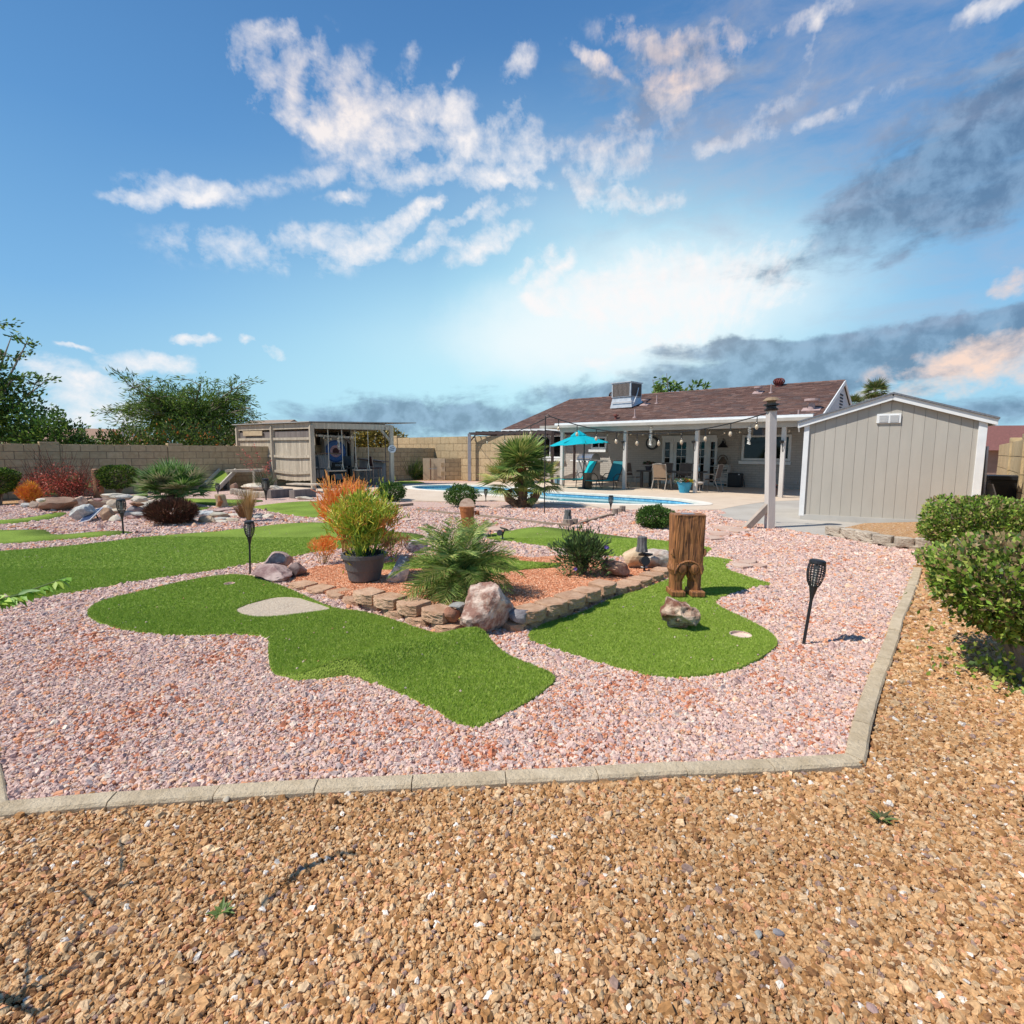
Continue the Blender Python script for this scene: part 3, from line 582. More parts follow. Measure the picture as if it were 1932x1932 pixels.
g=jgrid(-4,4,3.6,8.5,.020); g=g[pip(g,[(p.x,p.y) for p in bed])&~pip(g,[(p.x,p.y) for p in TW['d']])]
z=np.array([bedf(a,b) for a,b in g]); n=len(g); print('chips',n)
struct(gn_instances('granite_chips',np.column_stack([g,z]),np.column_stack([RNG.uniform(-.6,.6,n),RNG.uniform(-.6,.6,n),RNG.uniform(0,6.28,n)]),np.column_stack([.02*RNG.uniform(.6,1.4,n),.016*RNG.uniform(.7,1.3,n),.011*RNG.uniform(.6,1.2,n)]),palette(DG,DGW,n)*np.exp(RNG.normal(0,.12,(n,1))),smat,stone_shape),'stuff')
# ---- turf pile, instanced tufts
def tuft_shape(N,L,v):
    j=N.new('GeometryNodeJoinGeometry'); rnd=random.Random(v)
    for i in range(6):
        c=N.new('GeometryNodeMeshCone'); c.fill_type='NONE'; c.inputs['Vertices'].default_value=3; c.inputs['Radius Top'].default_value=0; c.inputs['Radius Bottom'].default_value=.0016; c.inputs['Depth'].default_value=.017*rnd.uniform(.8,1.25)
        t=N.new('GeometryNodeTransform'); L.new(c.outputs[0],t.inputs[0]); t.inputs['Translation'].default_value=(rnd.uniform(-.008,.008),rnd.uniform(-.008,.008),.0); t.inputs['Rotation'].default_value=(rnd.uniform(-.4,.4),rnd.uniform(-.4,.4),rnd.uniform(0,3)); L.new(t.outputs[0],j.inputs[0])
    return j.outputs[0]
bl=stone_mat('turf_blade',.6)
pts=[];sc=[]
for k,zb in(('a',.018),('b',.018),('c',.018),('d',.048),('e',.018)):
    poly=[(p.x,p.y) for p in TW[k]]; A=np.array(poly); lo=A.min(0); hi=A.max(0)
    for (y0,y1,s,q) in((1.5,4.8,.0090,.80),(4.8,6.5,.0125,1.05),(6.5,9,.020,1.5)):
        if hi[1]<y0 or lo[1]>y1: continue
        g=jgrid(max(lo[0],-y1*1.1-1),hi[0],max(lo[1],y0),min(hi[1],y1),s); g=g[in_view(g,.8)]; g=g[pip(g,poly)]
        if k=='a': g=g[~pip(g,[(p.x,p.y) for p in bunker])&(((g-np.array([cupA.x,cupA.y]))**2).sum(1)>.0036)]
        if k=='b': g=g[((g-np.array([cupB.x,cupB.y]))**2).sum(1)>.0081]
        z=np.array([zb+und(a,b)+(mound(a,b) if k=='a' else 0) for a,b in g])
        pts.append(np.column_stack([g,z])); sc.append(np.full(len(g),q))
pts=np.concatenate(pts); q=np.concatenate(sc); n=len(pts); print('tufts',n)
tc_=palette([(.34,.46,.06),(.40,.52,.09),(.23,.35,.04),(.50,.58,.15),(.29,.42,.055)],[3,3,2,1.2,2],n)*np.exp(RNG.normal(0,.1,(n,1)))
struct(gn_instances('turf_pile',pts,np.column_stack([RNG.uniform(-.3,.3,n),RNG.uniform(-.3,.3,n),RNG.uniform(0,6.28,n)]),np.column_stack([q,q,RNG.uniform(.7,1.1,n)]),tc_,bl,tuft_shape),'stuff')
# ---- kerb stones
kerbm=mat('kerb_concrete',(.50,.385,.245),.9,col2=(.66,.53,.365),scale=7,bump=.9,bscale=45,det=8,randv=.06)
kerb=struct(bpy.data.objects.new('kerb',None)); COL.objects.link(kerb)
def resample(pts,step):
    out=[pts[0].copy()]; acc=0
    for a,b in zip(pts,pts[1:]):
        L_=(b-a).length; t=step-acc
        while t<=L_: out.append(a+(b-a)*(t/L_)); t+=step
        acc=L_-(t-step)
    return out
def kerb_run(c,wd=.090,z=.030):
    n_=len(c); N_=[]
    for i in range(n_):
        d0=(c[i]-c[i-1]).normalized() if i else (c[1]-c[0]).normalized(); d1=(c[i+1]-c[i]).normalized() if i<n_-1 else d0
        b=(Vector((d0.y,-d0.x))+Vector((d1.y,-d1.x))).normalized(); N_.append(b/max(.5,b.dot(Vector((d1.y,-d1.x)))))
    for i in range(n_-1):
        a,b=c[i],c[i+1]; d=(b-a).normalized(); g=.0022; K=6; V=[];Fc=[]; jw=random.uniform(-.003,.003); L_=(b-a).length
        for q in range(K+1):
            t=g/L_+(1-2*g/L_)*q/K; p=a.lerp(b,t); n_v=N_[i].lerp(N_[i+1],t)
            for (w,h) in((0,-.05),(0,z-.008),(.008,z),(wd*.5,z+.002),(wd-.01,z),(wd,z-.012),(wd,-.05)):
                e=p+n_v*w; j=mnoise.noise(Vector((e.x*9,e.y*9,w*9)))*.004+mnoise.noise(Vector((e.x*40,e.y*40,w*40)))*.0025
                V.append((e.x+n_v.x*j,e.y+n_v.y*j,h+j*.6+jw))
        for q in range(K):
            for w in range(6): o_=q*7+w; Fc.append((o_,o_+1,o_+8,o_+7))
        Fc.append(tuple(range(7))); Fc.append(tuple(K*7+w for w in range(6,-1,-1)))
        cen=(a+b)/2; V=[(x-cen.x,y-cen.y,z_) for x,y,z_ in V]
        me=bpy.data.meshes.new('kerb_stone'); me.from_pydata(V,[],Fc); me.materials.append(kerbm); me.update(); o=link('kerb_stone',me,kerb); o.location=(cen.x,cen.y,0)
corner=min(range(len(kin2)),key=lambda i:(kin2[i]-G(1594,1420,kz).to_2d()).length)
def evn(pts):
    L_=sum((b-a).length for a,b in zip(pts,pts[1:])); k=max(1,round(L_/.40)); r=resample(pts,L_/k*.99999); return r[:k]+[pts[-1].copy()]
kerb_run(evn(kin2[:3])[:-1]+evn(kin2[2:corner+1])[:-1]+evn(kin2[corner:]))
# ================================================================ WALLS
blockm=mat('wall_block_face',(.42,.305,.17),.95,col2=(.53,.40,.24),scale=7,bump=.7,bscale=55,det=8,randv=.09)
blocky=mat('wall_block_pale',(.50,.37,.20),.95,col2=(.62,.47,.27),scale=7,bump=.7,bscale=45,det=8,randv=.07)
mortar=mat('mortar',(.22,.165,.11),.95,scale=20)
def block_wall(label,a,b,h,rows,bl,m,pil=(),th=.18,z0=-.05,top=None,pw=.5):
    a=Vector((a[0],a[1]));b=Vector((b[0],b[1])); L_=(b-a).length; rz=math.atan2((b-a).y,(b-a).x); t=thing('block_wall',label,'wall',(a.x,a.y,0),rz)
    MB().box((L_/2,0,h/2-.04),(L_-.02,th-.03,h+.02)).obj('mortar_core',mortar,t)
    ch=h/rows; g=.008
    meshes=[rough_block('brick',m,bl-g*1.6,th,ch-g*1.6,seed=s,amp=.0025,seg=3,r=.008,front=False) for s in range(4)]
    for r in range(rows):
        off=(bl/2 if r%2 else 0); x=-off
        while x<L_-.02:
            parts=[(max(0,x),min(L_,x+bl))]
            for p in pil:
                q=[]
                for u0_,u1_ in parts:
                    if u1_<=p-pw/2 or u0_>=p+pw/2: q.append((u0_,u1_))
                    else: q+= [(u0_,p-pw/2),(p+pw/2,u1_)]
                parts=q
            for x0,x1 in parts:
                w=x1-x0
                if w>.05:
                    o=link('brick',random.choice(meshes),t); o.location=((x0+x1)/2,random.uniform(-.003,.003),r*ch+g*.8); o.rotation_euler=(0,0,random.uniform(-.004,.004)); o.scale=((w-g*1.6)/(bl-g*1.6) if w<bl-.01 else 1,1,1)
            x+=bl
    for p in pil:
        pm=rough_block('pilaster_block',m,pw-.02,th+.08,ch-g,seed=9,amp=.004,seg=3,r=.008,front=False)
        for r in range(rows):
            o=link('pilaster_block',pm,t); o.location=(p,0,r*ch)
        o=link('pilaster_block',pm,t); o.location=(p,0,rows*ch); o.scale=(1,1,.3)
    return t
lw0=Vector((-16.1,15.1)); ld=(Vector((-6.1,27.3))-Vector((-15.48,15.95))).normalized(); lw0=Vector((-15.48,15.95))-ld*1.2
def along(p0,d,x):   # distance along a ground line where it crosses picture column x
    r=ray(x,870); k=r.x/r.y; return (k*p0.y-p0.x)/(d.x-k*d.y)
pils=[along(lw0,ld,r1(378,1200)[0]),along(lw0,ld,r1(1322,1200)[0]),along(lw0,ld,600)]
bwp=Vector((-4.4,29.6)); bw0=bwp+U.to_2d()*along(bwp,U.to_2d(),742); lw1=lw0+ld*((bw0-lw0).dot(ld)-.05)
block_wall('long tan block wall along the back of the yard behind the rock pile',lw0,lw1,1.68,7,.46,blockm,pils)
bw1=bw0+U.to_2d()*10.5
block_wall('taller tan block wall between the open hut and the grey pergola',bw0,bw1,2.28,6,.66,blockm,[.3])
rw0=Vector((10.9,11.3))-Vv.to_2d()*7.1; rw1=rw0+Vv.to_2d()*15.5
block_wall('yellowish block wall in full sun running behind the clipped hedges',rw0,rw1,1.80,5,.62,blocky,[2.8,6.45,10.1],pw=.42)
# low block enclosure with a timber gate
t=thing('pump_enclosure','low tan block enclosure with a square beige gate against the taller wall','enclosure',(0,0,0))
e0=G(*r3(385,727));e1=G(*r3(592,727)); e2=e1+Vector((2.1,.5,0))
hgt=HZ(*r3(385,522),e0)
gm=mat('beige_gate',(.60,.47,.31),.9,scale=3,bump=.3)
MB().beam(e0+Vector((0,0,hgt/2)),e1+Vector((0,0,hgt/2)),.07,hgt).obj('gate',gm,t)
MB().beam(e0+Vector((.38,-.06,hgt/2)),e0+Vector((.43,-.06,hgt/2)),.03,hgt*.96).obj('gate_post',mat('dark_rust',(.16,.08,.05),.8),t)
MB().beam(e0+Vector((.3,-.07,hgt*.52)),e0+Vector((.72,-.07,hgt*.52)),.02,.03).obj('latch',mat('galv',(.5,.5,.5),.4,metal=.7),t)
MB().beam(e1+Vector((0,.05,hgt/2-.02)),e2+Vector((0,0,hgt/2-.02)),.12,hgt-.02).obj('mortar_core',mortar,t)
dd=(e2-e1); L_=dd.length; dd.normalize(); bm_=rough_block('brick',blockm,.44,.16,hgt/5-.012,seed=3,amp=.002,seg=3,r=.006,front=False); rz=math.atan2(dd.y,dd.x)
for r in range(5):
    x=.23-(.23 if r%2 else 0)
    while x<L_:
        p=e1+dd*x; o=link('brick',bm_,t); o.location=(p.x,p.y+.05,r*hgt/5+.005); o.rotation_euler=(0,0,rz); x+=.455
# ================================================================ HOUSE
HRZ=math.atan2(U.y,U.x); house=thing('house','single storey grey painted brick house with a brown shingle roof and white fascia','house',P1,HRZ)
VW=4.8
def WH(x,y,v=VW):
    p=PL(x,y,HL(0,v),Vv); q=p-P1; return q.dot(U),q.z
# facade: painted brick
hb=bpy.data.materials.new('painted_brick'); hb.use_nodes=True; nt=hb.node_tree; N=nt.nodes; L=nt.links; b=N['Principled BSDF']; b.inputs['Roughness'].default_value=.8
tc=N.new('ShaderNodeTexCoord'); sx=N.new('ShaderNodeSeparateXYZ'); L.new(tc.outputs['Object'],sx.inputs[0]); cx=N.new('ShaderNodeCombineXYZ'); ad=N.new('ShaderNodeMath'); L.new(sx.outputs[0],ad.inputs[0]); L.new(sx.outputs[1],ad.inputs[1]); L.new(ad.outputs[0],cx.inputs[0]); L.new(sx.outputs[2],cx.inputs[1])
br=N.new('ShaderNodeTexBrick'); L.new(cx.outputs[0],br.inputs['Vector']); br.inputs['Scale'].default_value=1; br.inputs['Brick Width'].default_value=.30; br.inputs['Row Height'].default_value=.10; br.inputs['Mortar Size'].default_value=.012; br.inputs['Mortar Smooth'].default_value=.4
br.inputs['Color1'].default_value=(.46,.42,.37,1); br.inputs['Color2'].default_value=(.50,.46,.41,1); br.inputs['Mortar'].default_value=(.40,.365,.325,1); L.new(br.outputs['Color'],b.inputs['Base Color'])
bp=N.new('ShaderNodeBump'); bp.inputs['Strength'].default_value=.7; bp.inputs['Distance'].default_value=.012; bp.invert=True; L.new(br.outputs['Fac'],bp.inputs['Height']); L.new(bp.outputs[0],b.inputs['Normal'])
MB().box((.975,VW+4.6,1.32),(15.75,9.2,2.70)).obj('wall',hb,house)
white=mat('white_paint',(.80,.80,.78),.6,scale=3,var=.05); grey=mat('grey_trim',(.47,.44,.41),.75,scale=2,var=.06,bump=.2); tanp=mat('taupe_post',(.60,.55,.50),.75,scale=4,var=.10,bump=.3,stretch=(1,1,.2))
glass=mat('window_glass',(.008,.010,.012),.04,scale=1,var=.3,spec=.35)
RIDV=9.3; RIDZ=4.76; EV=4.15; EZ=2.74; UL=-7.1; UR=8.95; RL=-5.9
def roofz(v): return EZ+(v-EV)*(RIDZ-EZ)/(RIDV-EV)
rdark=mat('roof_deck',(.10,.065,.055),.95)
m=MB(); BV=2*RIDV-EV
m.add([(UL,EV,EZ),(UR,EV,EZ),(UR,RIDV,RIDZ),(RL,RIDV,RIDZ),(UR,BV,EZ),(UL,BV,EZ),(UL,EV,EZ-.15),(UR,EV,EZ-.15),(UR,RIDV,RIDZ-.15),(UR,BV,EZ-.15),(UL,BV,EZ-.15)],[(0,1,2,3),(3,2,4,5),(0,3,5),(0,6,7,1),(1,7,8,2),(2,8,9,4),(6,0,5,10),(4,9,10,5)])
roof=m.obj('roof',rdark,house)
# shingle tabs on the slope that shows
sh=mat('shingle',(.9,.9,.9),.95,scale=25,var=.25,attr='GEOMETRY',bump=.5,bscale=150)
m=MB(); rows=44; sl=Vector((0,RIDV-EV,RIDZ-EZ)); nrm=Vector((0,-(RIDZ-EZ),RIDV-EV)).normalized()
pals=[(.165,.088,.070),(.20,.112,.088),(.135,.075,.062),(.235,.14,.112),(.18,.095,.072),(.15,.10,.09)]
for r in range(rows):
    f0=r/rows; f1=(r+1.5)/rows; uL=UL+(RL-UL)*f0; x=uL-random.uniform(0,.3)
    while x<UR:
        w=random.choice([.2,.3,.3,.42]); a=max(x,uL); b_=min(x+w,UR)
        if b_-a>.03:
            q0=Vector((0,EV,EZ))+sl*f0+nrm*.022*random.uniform(.8,1.3); q1=Vector((0,EV,EZ))+sl*min(1,f1)+nrm*.004; t_=random.choice(pals); k=random.uniform(.85,1.15)
            t_=tuple(c*k for c in t_)
            m.add([q0+Vector((a,0,0)),q0+Vector((b_-.004,0,0)),q1+Vector((b_-.004,0,0)),q1+Vector((a,0,0)),q0+Vector((a,0,0))-nrm*.02,q0+Vector((b_-.004,0,0))-nrm*.02],[(0,1,2,3),(4,5,1,0)],t_)
        x+=w
o=m.obj('shingles',sh,roof); struct(o,'stuff')
m=MB()
for i in range(50):
    x=RL+i*(UR-RL)/50; m.add([(x,RIDV-.14,RIDZ-.03),(x+.31,RIDV-.14,RIDZ-.035),(x+.31,RIDV,RIDZ+.035),(x,RIDV,RIDZ+.045),(x,RIDV+.14,RIDZ-.03),(x+.31,RIDV+.14,RIDZ-.035)],[(0,1,2,3),(3,2,5,4)],random.choice(pals))
m.obj('ridge_cap',sh,roof)
# fascias, patio cover, beam, posts
MB().box(((UL+-.9)/2,EV-.02,EZ-.10),(-.9-UL,.05,.20)).obj('fascia',white,house)
gabm=mat('gable_paint',(.56,.58,.60),.8,scale=6,var=.08,bump=.3)
m=MB(); m.add([(8.90,EV+.3,EZ-.13),(8.90,BV-.3,EZ-.13),(8.90,RIDV,RIDZ-.16)],[(0,1,2)]); gw=m.obj('gable',gabm,house)
MB().beam((UR+.02,EV,EZ-.08),(UR+.02,RIDV,RIDZ-.09),.04,.18).obj('rake_board',white,house); MB().beam((UR+.02,BV,EZ-.08),(UR+.02,RIDV,RIDZ-.09),.04,.18).obj('rake_board',white,house)
vm_=mat('vent_dark',(.05,.06,.08),.8)
for i in range(7):
    for j in range(3):
        MB().box((8.91,RIDV-.55+j*.26,3.25+i*.14),(.03,.17,.07)).obj('vent_hole',vm_,gw)
PT=2.53
MB().box((4.35,2.0,PT+.03),(10.5,4.9,.10)).obj('patio_roof',mat('patio_roof_board',(.42,.38,.33),.85,scale=2),house)
f0=WH(*r4(62,500),v=-.35)[0]
MB().box(((f0+9.6)/2,-.37,PT+.06),(9.6-f0,.05,.17)).obj('fascia',white,house)
MB().box(((f0+9.6)/2,-.30,PT+.155),(9.6-f0,.16,.03)).obj('gutter',mat('drip_edge',(.62,.64,.66),.5),house)
MB().box(((f0+9.5)/2,0,PT-.11),(9.4-f0,.14,.18)).obj('beam',grey,house)
for i,px in enumerate([(r4(112,700)),(r4(557,700)),(r4(1062,700)),(r4(1672,700))]):
    u,z=WH(px[0],px[1],v=0.0)
    MB().box((u,0,PT/2-.1),(.13,.13,PT-.18)).obj('post',tanp,house,bevel=.006)
# openings
def opening(x0,y0,x1,y1,name,mull=(),rails=(),sill=True,fw=.09,sl_=None):
    u0,z1=WH(x0,y0);u1,z0=WH(x1,y1); u0b=WH(x0,y1)[0]; u1b=WH(x1,y0)[0]; z1b=WH(x1,y0)[1]; z0b=WH(x0,y1)[1]
    u0=(u0+u0b)/2;u1=(u1+u1b)/2;z1=(z1+z1b)/2;z0=(z0+z0b)/2; cu=(u0+u1)/2;cz=(z0+z1)/2;w=u1-u0;h=z1-z0; y=VW
    win=MB(); 
    for a in((u0+fw/2,cz,fw,h),(u1-fw/2,cz,fw,h)): win.box((a[0],y-.03,a[1]),(a[2],.10,a[3]))
    for a in((cu,z1-fw/2,w-2*fw,fw),(cu,z0+fw/2,w-2*fw,fw)): win.box((a[0],y-.03,a[1]),(a[2],.098,a[3]))
    o=win.obj(name,white,house)
    MB().box((cu,y-.005,cz),(w-2*fw+.004,.03,h-2*fw+.004)).obj('pane',glass,o)
    for q in mull: MB().box((u0+fw+(w-2*fw)*q,y-.03,cz),(.045,.05,h-2*fw)).obj('mullion',white,o)
    for q in rails: MB().box((cu,y-.031,z0+fw+(h-2*fw)*q),(w-2*fw,.045,.03)).obj('rail',white,o)
    if sill: MB().box((cu-.03,y-.09,z0-.09),(w+.10,.18,.13)).obj('sill',white,house)
    return o,(u0,u1,z0,z1)
opening(*r4(-62,542),*r4(132,705),'window',(.48,),())
opening(*r4(322,553),*r4(430,640),'window',(.5,),())
o,(u0,u1,z0,z1)=opening(*r4(1387,540),*r4(1732,722),'window',(.5,),())
# french doors with side lights
du0,dz1=WH(*r4(822,546)); du1,_=WH(*r4(1208,546)); dz0=.04; dz1=(dz1+_)/2
W_=du1-du0
MB().box(((du0+du1)/2,VW-.03,dz1-.05),(W_,.1,.12)).obj('door_head',white,house)
segs=[(822,832,'j'),(832,882,'s'),(882,900,'j'),(900,1012,'d'),(1012,1040,'j'),(1040,1142,'d'),(1142,1154,'j'),(1154,1200,'s'),(1200,1208,'j')]
for a,b_,k in segs:
    ua=WH(*r4(a,700))[0];ub=WH(*r4(b_,700))[0]; cu=(ua+ub)/2;w=ub-ua; zt=dz1-.11; h=zt-dz0
    if k=='j': MB().box((cu,VW-.028,dz0+h/2),(w,.096,h)).obj('door_jamb',white,house)
    else:
        fw=.15 if k=='d' else .05; n_=5; bot=.28 if k=='d' else .14
        m=MB(); y=VW-.02
        for xx in(ua+fw/2,ub-fw/2): m.box((xx,y,dz0+h/2),(fw,.05,h))
        m.box((cu,y,zt-.09),(w-2*fw,.048,.18)); m.box((cu,y,dz0+bot/2),(w-2*fw,.048,bot))
        door=m.obj('door' if k=='d' else 'side_light',white,house)
        MB().box((cu,VW-.003,dz0+bot+(h-bot-.18)/2),(w-2*fw,.02,h-bot-.18)).obj('pane',glass,door)
        gh=h-bot-.18
        for q in range(1,n_): MB().box((cu,y,dz0+bot+gh*q/n_),(w-2*fw,.03,.022)).obj('glazing_bar',white,door)
        if k=='d': MB().box((cu,y-.001,dz0+bot+gh/2),(.022,.03,gh)).obj('glazing_bar',white,door)
        if k=='d': MB().lathe([(.0,0),(.03,.01),(.03,.05),(0,.06)],(0,0,0),10).obj('handle',mat('black_metal',(.015,.015,.017),.4,spec=.5),door).matrix_local=Matrix.Translation((ub-.07 if a==900 else ua+.07,VW-.05,1.0))@Matrix.Rotation(math.pi/2,4,'X')
black=MATS['black_metal']
# barn lamp, clock, outlet on the facade
u,z=WH(*r4(1268,600)); m=MB(); m.lathe([(.02,.30),(.05,.26),(.06,.20),(.20,.04),(.22,0),(.19,0),(.05,.16)],n=18); m.tube([(0,.34,.16),(0,.2,.34),(0,0,.38),(0,0,.26)],.015)
m.obj('wall_lamp',black,house).location=(u,VW-.34,z-.18)
u,z=WH(*r4(752,598)); ck=thing('wall_clock','round white faced clock with a thick black rim on the shaded wall','clock',HL(u,VW-.03,z),HRZ)
def zdisc(m,r,y0,y1,n=28,tint=None): m.prism([(r*math.cos(2*math.pi*i/n),r*math.sin(2*math.pi*i/n)) for i in range(n)],y0,y1,tint,axes=(Vector((1,0,0)),Vector((0,0,1)),Vector((0,-1,0)))); return m
zdisc(MB(),.32,-.02,.05).obj('rim',black,ck); zdisc(MB(),.225,.0,.056).obj('dial',mat('dial',(.75,.73,.68),.6),ck)
m=MB(); m.box((.05,-.062,.05),(.012,.006,.15),(0,.7,0)); m.box((-.03,-.062,.0),(.012,.006,.11),(0,-1.4,0)); m.obj('hands',black,ck)
for i in range(12):
    a=i*math.pi/6; MB().box((.19*math.sin(a),-.060,.19*math.cos(a)),(.012,.006,.03),(0,a,0)).obj('hour_mark',black,ck)
u,z=WH(*r4(1758,877)); MB().box((u,VW-.03,z),(.14,.06,.12)).obj('outlet_box',grey,house)
MB().box(WH(*r4(1742,508))[:1]+(.1,PT-.28),(.28,.28,.34)).obj('speaker',black,house)
# roof furniture
RN=(U*0+Vv*(-(RIDZ-EZ))+Vector((0,0,RIDV-EV))).normalized()
def onroof(x,y):
    p=PL(x,y,HL(0,EV,EZ),RN); q=p-P1; return Vector((q.dot(U),q.dot(Vv),q.z))
ventm=mat('roof_vent_paint',(.42,.30,.28),.7,scale=8); 
for (x,y,k) in [(1497,246,'v'),(1588,243,'p'),(697,330,'v'),(780,318,'p'),(625,418,'p'),(1875,365,'V'),(1780,440,'p'),(641,326,'p')]:
    q=onroof(*r4(x,y)); m=MB()
    if k=='p': m.lathe([(.12,-.08),(.10,.02),(.035,.04),(.03,.42),(0,.42)],n=10)
    else:
        s=1.5 if k=='V' else 1; m.box((0,0,.03),(.45*s,.4,.04),(.38,0,0)); m.lathe([(.09*s,0),(.07*s,.2*s),(.19*s,.24*s),(.19*s,.30*s),(0,.32*s)],n=12)
    m.obj('roof_vent',ventm,house).location=q
q=onroof(*r4(492,430)); m=MB(); m.lathe([(.07,-.05),(.07,.15),(.13,.17),(.13,.24),(0,.26)],n=12); m.obj('roof_vent',mat('rust_vent',(.20,.06,.045),.7),house).location=q
def turbine(u,v,z,m_,s=1):
    m=MB(); m.lathe([(.16*s,-.3),(.15*s,.12*s),(.22*s,.14*s)],n=14,cap=False)
    for i in range(16):
        a=i*math.pi/8; pts=[(r*s*math.cos(a+tw),r*s*math.sin(a+tw),zz*s) for r,zz,tw in((.17,.14,0),(.27,.22,.15),(.29,.32,.3),(.24,.42,.45),(.12,.47,.6))]; m.tube(pts,.025*s,4)
    m.lathe([(.15*s,.14*s),(.2*s,.3*s),(.15*s,.44*s),(0,.5*s)],n=12)
    m.obj('turbine_vent',m_,house).location=(u,v,z)
turbine(*( (lambda q:(q.x,q.y+.4,RIDZ-.12))(onroof(*r4(1627,215)))),mat('rust_turbine',(.17,.04,.035),.7),.85)
turbine(*( (lambda q:(q.x,q.y+.5,RIDZ-.25))(onroof(*r4(455,275)))),mat('brown_turbine',(.09,.05,.045),.7),1.2)
# evaporative cooler
q=onroof(*r4(566,335)); wq=HL(q.x,q.y,q.z)
cool=thing('evaporative_cooler','boxy metal evaporative cooler with louvred sides on the brown roof','air conditioner',wq,HRZ-.12)
sm_=mat('galvanised',(.58,.60,.62),.45,scale=4,var=.12,metal=.35)
d=(wq-Vector((0,0,CH))).length; sc=d/1000/1.5523/2.415
wv=.95
MB().add([(-.75,-.55,-.2),(.75,-.55,-.2),(.75,.55,.25),(-.75,.55,.25),(-.62,-.5,.62),(.62,-.5,.62),(.62,.5,.62),(-.62,.5,.62)],[(0,1,5,4),(1,2,6,5),(2,3,7,6),(3,0,4,7),(4,5,6,7)]).obj('plinth',sm_,cool)
MB().box((0,0,1.22),(1.30,1.12,1.15)).obj('housing',sm_,cool,bevel=.02)
MB().box((0,0,1.82),(1.4,1.22,.06)).obj('lid',sm_,cool)
cool.scale=(.94,.94,.66)
lvb=mat('louvre_pad',(.10,.08,.07),.8)
for k in range(3):
    m=MB(); m.box((0,-.565,1.22),(1.14,.02,1.0)) if k==0 else (m.box((.655 if k==1 else -.655,0,1.22),(.02,.95,1.0)))
    p_=m.obj('louvre_panel',lvb,cool)
    if k==0:
        for i in range(13): MB().box((-.52+i*.087,-.585,1.22),(.02,.03,.98)).obj('louvre',mat('louvre_metal',(.32,.28,.25),.6),p_)
m=MB(); m.tube([(.8,-.5,.0),(.78,-.1,.9),(.72,.1,1.4)],.03,6); m.tube([(-.6,-.6,.25),(.8,-.6,.25),(.82,-.4,.1)],.025,6); m.obj('conduit',sm_,cool)
# ================================================================ SHED
sL=G(1508,981.7); sR=G(1757,996); SD=(sR-sL).normalized(); SN=Vector((-SD.y,SD.x,0))
def SW(x,y,v=0):
    p=PL(x,y,sL+SN*v,SN); q=p-sL; return q.dot(SD),q.z
sw=3.22; sh_l=(SW(*r5(195,518))[1]+SW(*r5(1580,485))[1])/2; pk_=SW(*r5(855,305)); print('shed',sw,sh_l,pk_,SW(1845,1000),SW(*r5(1620,490)))
shed=thing('garden_shed','grey gabled garden shed with grooved siding and white corner trim','shed',sL,math.atan2(SD.y,SD.x))
sw=SW(*r5(1600,800))[0]; hw=sw/2; pkz=pk_[1]; HB=.14
sgm=mat('shed_siding',(.47,.432,.37),.8,scale=2.2,var=.05,bump=.35,bscale=90,det=8,stretch=(1,1,.35),randv=.02)
skidm=mat('shed_skid',(.47,.45,.41),.8,scale=3,var=.06)
def gz(x): return sh_l+(pkz-sh_l)*(1-abs(x-hw)/hw)
m=MB(); Dp=2.5; m.add([(.03,.02,HB),(sw-.03,.02,HB),(sw-.03,.02,gz(sw)),(hw,.02,pkz),(.03,.02,gz(0)),(.03,Dp,HB),(sw-.03,Dp,HB),(sw-.03,Dp,gz(sw)),(hw,Dp,pkz),(.03,Dp,gz(0))],[(0,1,2,3,4),(9,8,7,6,5),(1,6,7,2),(5,0,4,9),(2,7,8,3),(3,8,9,4)]); m.obj('shed_body',mat('groove_shadow_grey',(.36,.34,.30),.9),shed)
npn=16; pwid=(sw-.0)/npn; g=.004; seam=sh_l+(pkz-sh_l)*.80
for i in range(npn):
    a=i*pwid+g/2; b_=(i+1)*pwid-g/2
    zs=[min(gz(a),seam) if seam<max(gz(a),gz(b_)) else gz(a), min(gz(b_),seam) if seam<max(gz(a),gz(b_)) else gz(b_)]
    poly=[(a,HB),(b_,HB),(b_,zs[1]),(a,zs[0])]
    if a<hw<b_: pass
    MB().prism(poly,0,.022,axes=(Vector((1,0,0)),Vector((0,0,1)),Vector((0,-1,0))),org=(0,.02,0)).obj('siding_panel',sgm,shed,bevel=.003)
tri=[(hw-(pkz-seam-.012)/(pkz-sh_l)*hw,seam+.006),(hw+(pkz-seam-.012)/(pkz-sh_l)*hw,seam+.006),(hw,pkz)]
MB().prism(tri,0,.022,axes=(Vector((1,0,0)),Vector((0,0,1)),Vector((0,-1,0))),org=(0,.02,0)).obj('siding_panel',sgm,shed,bevel=.003)
for xx in(.03,sw-.05): MB().box((xx,-.02,(HB+sh_l)/2-.02),(.10 if xx<1 else .13,.05,sh_l-HB+.02)).obj('corner_trim',white,shed,bevel=.004)
MB().box((sw+.006,.06,(HB+sh_l)/2),(.03,.12,sh_l-HB)).obj('corner_trim',white,shed)
MB().box((sw/2+.02,-.01,HB/2-.005),(sw+.02,.06,HB+.02)).obj('skid',skidm,shed)
MB().box((sw/2,1.3,.05),(sw-.1,2.4,.12)).obj('floor_frame',skidm,shed)
slm=mat('shed_shingle',(.13,.14,.16),.9,col2=(.22,.23,.25),scale=30,bump=.4,bscale=120)
ov=.16; sl_=(pkz-sh_l)/hw
